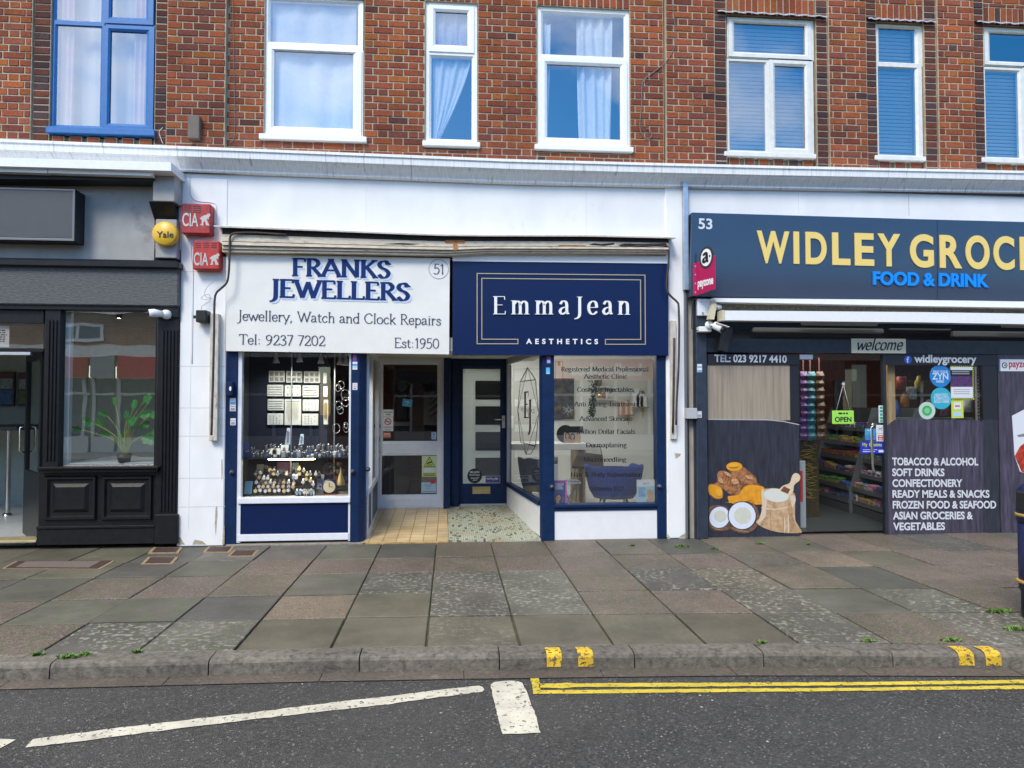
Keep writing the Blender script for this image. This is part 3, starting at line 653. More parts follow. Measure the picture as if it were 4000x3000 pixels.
cols = [(-2100, 128, 'flemish', -.03), (130, 195, 'stack', 0.), ('blue',), (605, 657, 'stack', 0.), (659, 887, 'flemish', -.06), (887, 1032, 'flemish', 0.), ('one',), (1422, 1660, 'flemish', 0.), ('narrow',), (1866, 2097, 'flemish', 0.), ('three',),
        (2461, 2592, 'flemish', 0.), (2597, 2786, 'flemish', -.05), (2788, 2834, 'stack', -.03), ('four',), (3184, 3228, 'stack', -.03), (3230, 3377, 'flemish', -.05), (3379, 3419, 'stack', -.03), ('five',), (3605, 3651, 'stack', -.03),
        (3654, 3796, 'flemish', -.05), (3798, 3837, 'stack', -.03), ('six',), (4183, 4228, 'stack', -.03), (4230, 6100, 'flemish', -.05)]
WREC = {}
for c in cols:
    if len(c) == 4:
        brick_area(wall, px2x(c[0]), px2x(c[1]), ZLOW, ZTOP, c[3], c[2], darkp if c[2] == 'stack' else pal)
    else:
        x0, y0, x1, y1 = wins[c[0]]; xa, xb = px2x(x0 - 1), px2x(x1 + 1); zt, zb = zpx((x0 + x1) / 2, y0), zpx((x0 + x1) / 2, y1)
        WREC[c[0]] = (xa, xb, zb, zt); rightside = c[0] in ('four', 'five', 'six'); Yw = -.02 if rightside else 0.
        brick_area(wall, xa, xb, zt + .012, zt + .237, Yw, 'soldier'); brick_area(wall, xa, xb, zt + .237, ZTOP, Yw)
        zs = zb - (.07 if c[0] == 'blue' or rightside else .075)
        if c[0] == 'blue' or rightside:                        # header course of alternate projecting bricks below the sill
            n = round((xb - xa) / .19); wall.box(xa, xb, .05, .24, ZLOW, zs, 0, 1)
            for i in range(n):
                u = xa + (xb - xa) * i / n
                for k in range(int((zs - ZLOW) / CH) + 1):
                    one_brick(wall, u + .03, u + .03 + (xb - xa) / n * .68, max(ZLOW, zs - (k + 1) * CH), zs - k * CH, -.0, pal)
                wall.box(u + .03, u + .03 + (xb - xa) / n * .68, .0, .055, ZLOW, zs, 0, 1)
        else: brick_area(wall, xa, xb, ZLOW, zs, 0.)
wall.build('brick_wall', [BRICK, MORTAR], bld)
side = MB(); side.box(px2x(-2100) - .2, px2x(6100) + .2, 4.2, 7.0, -.02, ZTOP); side.box(px2x(-2100) - .2, px2x(6100) + .2, -.1, 7.0, ZTOP, ZTOP + .15)
side.box(px2x(-2100) - .25, px2x(-2100) - .005, -.0, 4.2, -.02, ZTOP); side.box(px2x(6100) + .005, px2x(6100) + .25, 0, 4.2, -.02, ZTOP)
side.build('rear_block', M('plain_brickwork', (.24, .07, .04), .85, var=.2, vs=9), bld)
# cornice in cast lengths with open joints
cpts = [at(x, y, -.22) for x, y in ((-400, 525), (0, 542.5), (1000, 581.5), (2000, 621.5), (2600, 637), (3000, 646.5), (4000, 667), (4600, 678))]
cpts = [(cpts[0][0] - 2, cpts[0][1] + .03)] + cpts + [(cpts[-1][0] + 3.2, cpts[-1][1] - .01)]
def corn_z(X):
    for a, b in zip(cpts, cpts[1:]):
        if X <= b[0]: break
    return a[1] + (b[1] - a[1]) * (X - a[0]) / (b[0] - a[0])
cprof = [(.02, .05), (-.16, .02), (-.22, 0), (-.222, -.030), (-.206, -.036), (-.204, -.105), (-.178, -.114), (-.168, -.13), (-.125, -.16), (-.095, -.19), (-.088, -.2), (-.088, -.218), (-.07, -.226), (-.03, -.23)]
cb = MB(); xs = [cpts[0][0]] + [px2x(p, 640) for p in (-900, -320, 251, 720, 1285, 1610, 2230, 2535, 2835, 3135, 3428, 3718, 4000, 4420, 4900)] + [cpts[-1][0]]
for a, b in zip(xs, xs[1:]):
    n = max(2, int((b - a) / .25)); X_ = [a + .002 + (b - a - .004) * j / n for j in range(n + 1)]; k = len(cprof)
    cb.add([(x, y, corn_z(x) + z) for x in X_ for y, z in cprof], [(j * k + i, j * k + i + 1, (j + 1) * k + i + 1, (j + 1) * k + i) for j in range(n) for i in range(k - 1)] + [list(range(k)), list(range(n * k, n * k + k))])
cb.box(xs[0], xs[-1], -.05, .0, min(p[1] for p in cpts) - .2, min(p[1] for p in cpts) - .03, 0, 1)  # dark strip behind the cornice, showing through its open joints
cb.build('cornice', [CORN, M('dark_joint_backing', (.06, .055, .05), .9)], bld)
# white rendered band and piers
rw = MB(); zc = min(p[1] for p in cpts) + .0
rw.box(px2x(-2100), px2x(6100), -.02, .25, zpx(2000, 1000), zc - .02, 0)
for q, y0_, y1_ in ((3550, 762, 842), (1430, 735, 890), (2290, 745, 925), (3120, 750, 835)):
    X_, _ = at(q, 800, -.02); rw.box(X_ - .002, X_ + .002, -.0212, -.0195, at(q, y1_, -.02)[1], at(q, y0_, -.02)[1], 0, 1 if q == 3550 else 2)
rw.build('white_render_wall', [WHITE, M('crack_grey', (.2, .2, .2), .9), M('faint_joint', (.60, .60, .59), .8)], bld)
pr = MB()
x0, x1, z0, z1 = rc(697, 990, 881, 2128, -.03); pr.box(x0, x1, -.03, .5, 0, zpx(800, 700), .012); XPL = (x0, x1)
pr.box(x0 + (x1 - x0) * .24, x0 + (x1 - x0) * .252, -.033, -.02, .2, 2.6, 0)
pr = pr.build('white_pier', PIERW, bld)
for y in (1060, 1430, 1592, 1702, 1866, 1978): gm = MB(); pbox_ = rc(699, y, 879, y + 3, -.0315); gm.box(pbox_[0], pbox_[1], -.0312, -.0295, pbox_[2], pbox_[3]); gm.build('block_joint', M('faint_joint', (.77, .77, .765), .8), pr)
def peel(par, Y, polys):
    for q in polys: gm = MB(); gm.prism([at(x, y, Y) for x, y in q], Y - .0012, Y + .001); gm.build('peeled_paint', M('peeled_patch', (.40, .35, .27), .85, var=.35, vs=25, col2=(.2, .17, .13), thr=.6), par)
peel(pr, -.03, [[(700, 2098), (708, 2104), (716, 2118), (722, 2127), (699, 2127)], [(842, 1985), (848, 1975), (850, 2010), (846, 2060), (843, 2095), (839, 2050)], [(864, 1800), (869, 1790), (870, 1850), (866, 1880)], [(760, 2108), (790, 2113), (806, 2127), (752, 2127)], [(872, 2060), (877, 2050), (877, 2126), (868, 2126)]])
pr = MB(); x0, x1, z0, z1 = rc(2604, 990, 2688, 2128, -.04); pr.box(x0, x1, -.04, .5, 0, zpx(2640, 700), .012); XPR = (x0, x1); pr = pr.build('white_pier', PIERW, bld)
peel(pr, -.04, [[(2608, 2085), (2616, 2096), (2622, 2118), (2606, 2118)], [(2655, 2095), (2675, 2082), (2684, 2115), (2650, 2120)], [(2634, 1770), (2660, 1772), (2656, 1782), (2640, 1792)]])

# ---------------------------------------------------------------- upper windows
def ring(mb, o, i, yf, dep=.05, chf=.022, mi=0):
    """a mitred frame between outer rectangle o and inner rectangle i: flat face, then a sloping bead into the glass"""
    f = .62; mid = tuple(o[k] + (i[k] - o[k]) * f for k in range(4))
    def loop(r, y): return [(r[0], y, r[2]), (r[1], y, r[2]), (r[1], y, r[3]), (r[0], y, r[3])]
    vs = loop(o, yf + dep) + loop(o, yf) + loop(mid, yf) + loop(i, yf + chf) + loop(i, yf + dep)
    mb.add(vs, [(4 * a + j, 4 * a + (j + 1) % 4, 4 * a + 4 + (j + 1) % 4, 4 * a + 4 + j) for a in range(4) for j in range(4)], mi)
def R4(x0, y0, x1, y1, Y): return rc(x0, y0, x1, y1, Y)
def window(key, cells, sill, mat, yf=.03, sashes=()):
    """cells: (cell rectangle, pane rectangle) in photo points; the cells tile the frame"""
    out = R4(*wins[key], yf); w = MB(); xm = [out[0], out[1]]
    outs = [];
    for cr, pr_ in cells:
        o_ = R4(*cr, yf); i_ = R4(*pr_, yf + .02); outs.append(i_)
        ring(w, o_, i_, yf)
    for cr, pr_ in sashes:
        ring(w, R4(*cr, yf - .014), R4(*pr_, yf + .015), yf - .014, .03, .018)
    wo_ = w.build('window', mat, bld)
    sx0, sx1, sz0, sz1 = rc(sill[0], sill[1], sill[2], sill[3], -.05)
    s_ = MB(); s_.box(sx0, sx1, -.055, .06, sz0, sz1, .006); s_.build('sill', mat, wo_)
    for i_ in outs:
        g = MB(); g.add([(i_[0] - .004, yf + .021, i_[2] - .004), (i_[1] + .004, yf + .021, i_[2] - .004), (i_[1] + .004, yf + .021, i_[3] + .004), (i_[0] - .004, yf + .021, i_[3] + .004)], [(0, 1, 2, 3)])
        g.build('pane', G_UP, wo_)
    return wo_
window('one', [((1034, -8, 1419, 190), (1056, 12, 1398, 170)), ((1034, 190, 1419, 528), (1072, 206, 1380, 500))], (1011, 527, 1432, 549), UPVC, sashes=[((1042, 192, 1412, 526), (1072, 206, 1380, 500))])
window('narrow', [((1662, 11, 1864, 205), (1701, 50, 1826, 179)), ((1662, 205, 1864, 557), (1685, 227, 1842, 544))], (1650, 552, 1876, 571), UPVC, sashes=[((1676, 22, 1852, 203), (1701, 50, 1826, 179))])
window('three', [((2099, 33, 2459, 228), (2120, 62, 2436, 218)), ((2099, 228, 2459, 572), (2136, 258, 2422, 543))], (2089, 568, 2475, 588), UPVC, sashes=[((2110, 229, 2450, 570), (2136, 258, 2422, 543))])
window('four', [((2840, 73, 3178, 232), (2866, 98, 3142, 210)), ((2840, 232, 3006, 600), (2850, 248, 2988, 588)), ((3006, 232, 3178, 600), (3026, 261, 3142, 580))], (2830, 596, 3189, 614), UPVC_OLD, -.0, sashes=[((2846, 80, 3168, 226), (2866, 98, 3142, 210)), ((3008, 236, 3165, 598), (3026, 261, 3142, 580))])
window('five', [((3421, 97, 3603, 256), (3433, 114, 3572, 244)), ((3421, 256, 3603, 612), (3433, 268, 3575, 605))], (3418, 609, 3618, 627), UPVC_OLD, -.0)
window('six', [((3840, 113, 4180, 264), (3863, 138, 4150, 246)), ((3840, 264, 4000, 622), (3851, 281, 3977, 614)), ((4000, 264, 4180, 622), (4020, 290, 4150, 600))], (3836, 620, 4195, 639), UPVC_OLD, -.0, sashes=[((3846, 122, 4172, 258), (3863, 138, 4150, 246))])
window('blue', [((197, -150, 410, 95), (225, -130, 397, 79)), ((410, -150, 603, 95), (437, -130, 574, 72)), ((197, 95, 410, 512), (224, 104, 392, 490)), ((410, 95, 603, 512), (431, 126, 573, 486))], (178, 499, 604, 524), BLUEF,
       sashes=[((414, -140, 600, 93), (437, -130, 574, 72)), ((408, 100, 600, 508), (431, 126, 573, 486))])
# lead drips above the old windows on the right
for k in ('four', 'five', 'six'):
    xa, xb, zb, zt = WREC[k]; mb = MB(); n = 26
    for i in range(n):
        a, b = xa - .13 + (xb - xa + .26) * i / n, xa - .13 + (xb - xa + .26) * (i + 1) / n
        w0, w1 = .008 * math.sin(i * 1.9), .008 * math.sin((i + 1) * 1.9)
        mb.add([(a, -.03, zt + .045), (b, -.03, zt + .045), (b, -.085, zt + .022 + w1), (a, -.085, zt + .022 + w0), (b, -.088, zt + .004 + w1), (a, -.088, zt + .004 + w0)], [(0, 1, 2, 3), (3, 2, 4, 5)])
    mb.build('lead_flashing', M('grey_lead', (.33, .34, .37), .5, var=.3, vs=12), bld)
# rooms behind the upper windows
ur = MB(); xa, xb = px2x(-2050), px2x(6050); za, zb_ = ZLOW + .05, ZTOP - .05
ur.add([(x, y, z) for x in (xa, xb) for y in (.26, 4.1) for z in (za, zb_)], [(2, 3, 7, 6), (0, 4, 6, 2), (1, 3, 7, 5), (0, 1, 3, 2), (4, 5, 7, 6)])
for q in (750, 1550, 2600, 3300, 3700): ur.box(px2x(q) - .05, px2x(q) + .05, .25, 4.1, za, zb_)
ur.build('upper_room', M('dim_room', (.16, .16, .17), .9), bld)
# curtains and blinds
CURT = M('white_curtain', (.84, .86, .88), .9, var=.04, vs=9)
def curtain(px0, px1, top, bot, lab, folds=8, amp=.02, Y=.12, pinch=None, mat=None, name='curtain'):
    mb = MB(); n, k = folds * 6, 10
    for j in range(k + 1):
        t = j / k; a, b = px0, px1
        if pinch: a, b = a + (pinch[0] - a) * t ** 1.4, b + (pinch[1] - b) * t ** 1.4
        xa, xb = at(a, 300, Y)[0], at(b, 300, Y)[0]; z = at((px0 + px1) / 2, top + (bot - top) * t, Y)[1]
        for i in range(n + 1):
            s = i / n; mb.v.append(Vector((xa + (xb - xa) * s, Y + amp * math.sin(s * folds * 6.28 + 1.1 * math.sin(t * 2 + s * 5)) + .012 * math.sin(s * 17 + t * 3), z)))
    b = 0
    for j in range(k):
        for i in range(n): mb.f.append([j * (n + 1) + i, j * (n + 1) + i + 1, (j + 1) * (n + 1) + i + 1, (j + 1) * (n + 1) + i]); mb.m.append(0); mb.c.append((1, 1, 1)); mb.s.append(True)
    return mb.build(name, mat or CURT, None, lab, 'curtain', 'curtains in the upper windows')
curtain(1062, 1392, -10, 520, 'white eyelet curtain filling the wide window above the jeweller', 5, .005)
curtain(2252, 2390, 58, 560, 'white curtain gathered in the middle of the window above the clinic', 4, .03, pinch=(2262, 2386))
curtain(2122, 2150, 95, 560, 'thin end of white curtain at the edge of the window above the clinic', 2, .012, pinch=(2118, 2138))
curtain(1690, 1842, 215, 560, 'sheer white curtain drawn aside in the narrow window', 6, .012, pinch=(1690, 1712))
curtain(1700, 1828, 30, 210, 'lace net panel in the top light of the narrow window', 6, .008, mat=M('lilac_lace', (.42, .46, .6), .9, var=.3, vs=40))
PINKC = M('pale_pink_curtain', (.68, .5, .52), .9, var=.05)
curtain(520, 572, -150, 500, 'pale pink curtain at the side of the blue window nearest the brick pier', 3, .015, mat=PINKC)
curtain(232, 290, -150, 500, 'pale pink curtain at the outer side of the blue window', 3, .015, mat=PINKC)
curtain(200, 600, -150, 500, 'white net curtain right across the blue window', 9, .01, Y=.22, mat=M('grey_net', (.5, .53, .56), .9))
BLIND = M('pale_blind_slat', (.62, .66, .72), .5)
def blind(px0, px1, top, bot, lab, Y=.09):
    x0, x1, z0, z1 = rc(px0, top, px1, bot, Y); mb = MB(); n = int((z1 - z0) / .045)
    for i in range(n):
        z = z0 + (z1 - z0) * (i + .5) / n
        mb.add([(x0, Y + .012, z - .013), (x1, Y + .012, z - .013), (x1, Y - .008, z + .013), (x0, Y - .008, z + .013)], [(0, 1, 2, 3)])
    mb.box(x0, x1, Y - .02, Y + .02, z1, z1 + .03)
    mb.build('venetian_blind', BLIND, None, lab, 'blind', 'blinds in the upper windows')
blind(2848, 3150, 100, 600, 'pale slatted blind in the wide window next to the party wall groove')
blind(3431, 3560, 120, 612, 'pale slatted blind in the tall slim window above the grocery')
blind(3850, 4170, 270, 620, 'blind lowered behind the last window over the grocery awning')
# ---------------------------------------------------------------- helpers for shopfronts
def pbox(mb, x0, y0, x1, y1, yf, yb, b=0., mi=0, Y=None, col=None):
    X0, X1, Z0, Z1 = rc(x0, y0, x1, y1, yf if Y is None else Y); return mb.box(X0, X1, yf, yb, Z0, Z1, b, mi, col)
def pquad(c, Y): return [at(x, y, Y) for x, y in c]
def line(x0, y0, x1, y1, Y):
    a, b = at(x0, y0, Y), at(x1, y1, Y); A, B = Vector((a[0], Y, a[1])), Vector((b[0], Y, b[1])); U = (B - A); w = U.length; U /= w
    return plane_map(A, U, (0, 0, 1)), w, w / math.hypot(x1 - x0, y1 - y0)
def letters(parent, s, x0, y0, x1, y1, cap, Y, mat, bold=.02, depth=.002, lift=.003, shear=0., space=1., name='lettering'):
    pm, w, k = line(x0, y0, x1, y1, Y); mb = MB(); sans(mb, s, pm, 0, w, 0, cap * k, bold, depth, lift, 0, None, shear, space)
    return mb.build(name, mat, parent)
def serifs(parent, s, x0, y0, x1, y1, cap, Y, mat, name='lettering', **kw):
    pm, w, k = line(x0, y0, x1, y1, Y); mb = MB(); strokes(mb, s, pm, 0, w, 0, cap * k, **kw); return mb.build(name, mat, parent)
def glasspane(parent, x0, x1, z0, z1, y, mat, name='glass'):
    g = MB(); g.add([(x0, y, z0), (x1, y, z0), (x1, y, z1), (x0, y, z1)], [(0, 1, 2, 3)]); return g.build(name, mat, parent)
def room(name, x0, x1, y0, y1, z0, z1, mats):
    """floor, walls and ceiling of a shop, open to the street; mats: wall, floor, ceiling"""
    mb = MB(); V = [(x, y, z) for x in (x0, x1) for y in (y0, y1) for z in (z0, z1)]
    mb.add(V, [(2, 3, 7, 6), (0, 1, 3, 2), (4, 6, 7, 5)], 0); mb.add(V, [(0, 2, 6, 4)], 1); mb.add(V, [(1, 5, 7, 3)], 2)
    return mb.build(name, mats, None, kind='structure', org=(0, 0, 0))
def small_text_rows(mb, x0, x1, z0, z1, y, n, mi, gap=.5, ragged=.25):
    """rows of print too small to read: thin broken bars"""
    h = (z1 - z0) / n
    for i in range(n):
        x = x0; xe = x1 - (x1 - x0) * random.uniform(0, ragged); z = z1 - (i + .75) * h
        while x < xe - h * .3:
            w = random.uniform(.6, 2.2) * h; mb.box(x, min(x + w, xe), y - .0012, y + .0003, z, z + h * gap, 0, mi); x += w + h * .35

# ---------------------------------------------------------------- black takeaway shopfront
sf = thing('takeaway_shopfront', 'black painted timber shopfront with fluted pilaster, panelled riser and an open door', 'shopfront', (at(300, 2120, 0)[0], 0, 0))
mb = MB(); pbox(mb, -900, 690, 604, 1012, -.04, .1, .0, Y=-.04); f_ = mb.build('fascia_panel', GREYP, sf)
mb = MB(); pbox(mb, -900, 690, 0, 712, -.05, .0); pbox(mb, -900, 1008, 698, 1034, -.16, .1, .01); pbox(mb, -900, 1004, 690, 1014, -.10, .1, .004); mb.build('ledge', BLACKP, sf)
mb = MB(); pbox(mb, -900, 1034, 697, 1187, -.10, .1, .012); mb.build('beam', BEAM, sf)
mb = MB(); pbox(mb, -900, 1187, 697, 1206, -.07, .1, .005); mb.build('beam_trim', BLACKP, sf)
# console bracket at the end of the fascia
mb = MB(); x0, x1, z0, z1 = rc(597, 670, 682, 786, -.24)
mb.box(x0, x1, -.24, .05, z0, z1, .006); mb.build('console_bracket', GREYP, sf)
mb = MB(); x0, x1, z0, z1 = rc(602, 786, 690, 858, -.08); xa, xb, za, zb_ = x0, x1, z0, z1
mb.prism([(xa, za), (xb, za), (xb, zb_), (xa, zb_)], -.07, .05)
zt = rc(597, 682, 682, 786, -.24)[2]; mb.add([(xa, -.07, zb_ - .2), (xb, -.07, zb_ - .2), (xb, -.22, zt + .001), (xa, -.22, zt + .001), (xa, -.05, zt + .001), (xb, -.05, zt + .001)], [(0, 1, 2, 3), (0, 3, 4), (1, 5, 2), (2, 5, 4, 3)])
mb.build('console_recess', BLACKP, sf)  # black piece in the dark recess between the two grey blocks
mb = MB(); pbox(mb, 607, 856, 690, 1008, -.12, .05, .008); mb.build('console_block', GREYP, sf)
# pilaster, post, window frame, sill and panelled riser
mb = MB(); pbox(mb, 610, 1206, 694, 2012, -.05, .1, .004)
for i in range(5):
    q = 627 + i * 13.5; pbox(mb, q, 1290, q + 7, 2000, -.066, -.049, .004)
pbox(mb, 606, 1206, 697, 1240, -.075, .1, .006); mb.build('pilaster', BLACKP, sf)
mb = MB(); pbox(mb, 601, 2010, 693, 2126, -.075, .1, .008); mb.build('pilaster_base', BLACKP, sf)
mb = MB(); pbox(mb, 170, 1206, 231, 1826, -.045, .09, .004)
for i in range(3): pbox(mb, 181 + i * 14, 1250, 188 + i * 14, 1800, -.06, -.044, .004)
mb.build('door_post', BLACKP, sf)
mb = MB(); gx0, gx1, gz0, gz1 = rc(238, 1217, 607, 1814, .02)
fo = rc(231, 1203, 612, 1826, -.02); ring(mb, fo, (gx0, gx1, gz0, gz1), -.02, .08, .03); mb.build('window_frame', BLACKP, sf)
glasspane(sf, gx0 - .003, gx1 + .003, gz0 - .003, gz1 + .003, .012, G_TAKE)
mb = MB(); pbox(mb, 142, 1824, 617, 1833, -.15, .1, .004); pbox(mb, 146, 1833, 614, 1846, -.12, .1, .006); mb.build('sill', BLACKP, sf)
mb = MB(); pbox(mb, 152, 1846, 606, 2062, -.03, .1, .0)
mb.build('stall_riser', BLACKP, sf)
def raised_panel(a, par, mat):
    mb = MB(); o = rc(*a, -.03); dx, dz = (o[1] - o[0]), (o[3] - o[2]); k = .045
    ins = lambda d: (o[0] + d, o[1] - d, o[2] + d, o[3] - d)
    L_ = [(0, -.031), (.012, -.062), (.035, -.062), (.05, -.034), (.085, -.034), (.12, -.058), (.13, -.058)]
    vs = []
    for d, y in L_:
        r = ins(d); vs += [(r[0], y, r[2]), (r[1], y, r[2]), (r[1], y, r[3]), (r[0], y, r[3])]
    fs = [(4 * a_ + j, 4 * a_ + (j + 1) % 4, 4 * a_ + 4 + (j + 1) % 4, 4 * a_ + 4 + j) for a_ in range(len(L_) - 1) for j in range(4)]; n = 4 * (len(L_) - 1)
    fs.append((n, n + 1, n + 2, n + 3)); mb.add(vs, fs); mb.build('raised_panel', mat, par)
raised_panel((176, 1858, 380, 2032), sf, BLACKP); raised_panel((399, 1857, 598, 2031), sf, BLACKP)
mb = MB(); pbox(mb, 140, 2055, 602, 2064, -.085, .1, .003); pbox(mb, 142, 2064, 602, 2127, -.07, .1, .004); mb.build('plinth', BLACKP, sf)
# doorway: head, transom light, threshold, door leaf standing open
mb = MB(); pbox(mb, -900, 1206, 170, 1256, -.02, .1); pbox(mb, -900, 1357, 170, 1372, -.0, .06, .004); mb.build('door_head', BLACKP, sf)
mb = MB(); pbox(mb, -900, 1372, 118, 1384, -.005, .05, .003); mb.build('door_closer_rail', ALU, sf)
x0, x1, z0, z1 = rc(-900, 1254, 170, 1359, .03); glasspane(sf, x0, x1, z0, z1, .03, G_TAKE)
mb = MB(); pbox(mb, -900, 2119, 140, 2127, -.055, .2, .002); mb.build('threshold', M('brass_strip', (.6, .5, .28), .45, .6, var=.1), sf)
A = Vector((at(166, 1700, .06)[0], .06, 0)); B = Vector((at(104, 1700, .85)[0], .85, 0)); U = (B - A); W = U.length; U.normalize(); Nn = Vector((0, 0, 1)).cross(U)
zt = at(104, 1384, .85)[1]
mb = MB(); mb.X = Matrix(((U.x, Nn.x, 0, A.x), (U.y, Nn.y, 0, A.y), (0, 0, 1, .03), (0, 0, 0, 1)))
H = zt - .03
for a in ((0, .1, 0, H), (W - .1, W, 0, H), (.1, W - .1, H - .1, H), (.1, W - .1, 0, .75)): mb.box(a[0], a[1], -.022, .022, a[2], a[3])
dl = mb.build('door', BLACKP, sf)
g = MB(); g.X = mb.X; g.add([(.1, 0, .75), (W - .1, 0, .75), (W - .1, 0, H - .1), (.1, 0, H - .1)], [(0, 1, 2, 3)]); g.build('glass', G_DOOR, dl)
h = MB(); h.X = mb.X
for s_ in (-1, 1): h.tube([(W - .06, s_ * .02, .95), (W - .06, s_ * .075, .97), (W - .06, s_ * .075, 1.24), (W - .06, s_ * .02, 1.26)], .011, 8)
h.build('handle', STEEL, dl)
h = MB(); h.X = mb.X; h.box(W - .002, W + .004, -.014, .014, .72, .92); h.build('lock_plate', BRASS, dl)
# interior
TW = M('takeaway_wall', (.40, .45, .40), .7, var=.05); TF = M('white_floor_tile', (.5, .52, .5), .3, var=.08)
XT0, XT1 = at(-1500, 1500, 0)[0], XPL[0] - .02
room('takeaway_room', XT0, XT1, .1, 3.4, .02, 2.75, [TW, TF, M('takeaway_ceiling', (.33, .35, .33), .8)])
mb = MB(); pbox(mb, 236, 1204, 272, 1826, .06, .12, Y=.06); pbox(mb, 268, 1808, 612, 1826, .06, .9, .004, Y=.06)
mb.build('window_lining', M('pale_lining', (.62, .68, .72), .5), sf)
cl = MB(); x0, x1, z0, z1 = rc(300, 1762, 615, 1815, .3); n = 16
cl.add([(x0 + (x1 - x0) * i / n, y, z0 + .02 + .07 * math.sin(min(1, (i / n) * 1.7) * math.pi) * (y - .19)) for i in range(n + 1) for y in (.2, .4, .65, .9)], [(4 * i + j, 4 * i + j + 1, 4 * i + j + 5, 4 * i + j + 4) for i in range(n) for j in range(3)], sm=True)
cl.build('display_cloth', M('lilac_grey_cloth', (.5, .5, .6), .9), None, 'pale cloth laid over the ledge inside the black shop window', 'cloth')
for i, (a, c) in enumerate((((-10, 1452, 56, 1586), (.06, .14, .3)), ((70, 1455, 118, 1586), (.12, .16, .05)))):
    mb = MB(); o = rc(*a, 3.36); mb.box(o[0], o[1], 3.35, 3.39, o[2], o[3], 0, 0); h = (o[3] - o[2])
    mb.box(o[0] + .02, o[1] - .02, 3.345, 3.35, o[2] + .03, o[2] + h * .45, 0, 1); mb.box(o[0] + .02, o[1] - .02, 3.345, 3.35, o[2] + h * .5, o[3] - h * .2, 0, 2); mb.box(o[0] + .02, o[1] - .02, 3.344, 3.35, o[3] - h * .17, o[3] - .03, 0, 3)
    mb.build('wall_poster', [M('poster_dark', (.05, .06, .06), .5), M('poster_lower%d' % i, c, .5, var=.4, vs=12), M('poster_grey', (.3, .33, .33), .5, var=.4, vs=14), M('poster_red', (.22, .03, .03), .5, var=.3, vs=16)], None,
             ('dark framed wall poster with a blue lower half, seen through the doorway' if i == 0 else 'dark framed wall poster with a green lower half beside the open door'), 'poster')
mb = MB(); x0, x1, z0, z1 = rc(-300, 1664, 118, 1680, 2.5); mb.box(x0, x1, 2.2, 3.39, z0, z1, .004, 0)
for px in (36,):
    a = at(px, 1680, 2.3); mb.lathe([(.03, .02), (.03, z0)], (a[0], 2.3, 0), 12, 1); mb.lathe([(.06, .02), (.05, .05), (.03, .06)], (a[0], 2.3, 0), 12, 1)
mb.build('counter', [M('dark_worktop', (.03, .03, .03), .4), STEEL], None, 'dark narrow counter on a steel leg along the takeaway back wall', 'counter')
# lit spot in the takeaway ceiling
x, z = at(465, 1244, 1.1)
mb = MB(); mb.lathe([(.03, .0), (.045, .06), (.03, .1), (.012, .12), (.012, .2)], (x, 1.1, z), 14, 0); mb.lathe([(.001, .004), (.028, .004)], (x, 1.1, z), 14, 1)
mb.build('ceiling_spotlight', [M('black_spot', (.02, .02, .02), .4), M('spot_glow', (1, .95, .8), .5, emit=20)], None, 'small lit spotlight under the takeaway ceiling', 'spotlight')

mb = MB(); pbox(mb, -30, 1272, 36, 1356, .045, .05, Y=.045); x0, x1, z0, z1 = rc(-30, 1272, 36, 1356, .045); small_text_rows(mb, x0, x1 - .02, z0 + .05, z1 - .04, .045, 6, 1)
mb.build('paper_notice', [WHITEP, BLACKI], None, 'white paper notice stuck in the fanlight over the open door', 'notice')
mb = MB(); mb.box(XT0 + 5, XT1 - .5, .25, .5, 2.70, 2.745); mb.build('interior_light', M('takeaway_fill_glow', (1, .97, .9), .5, emit=5), None, 'hidden light added to brighten the black shop behind its window head', 'light')  # unseen glowing panel added to brighten the takeaway interior
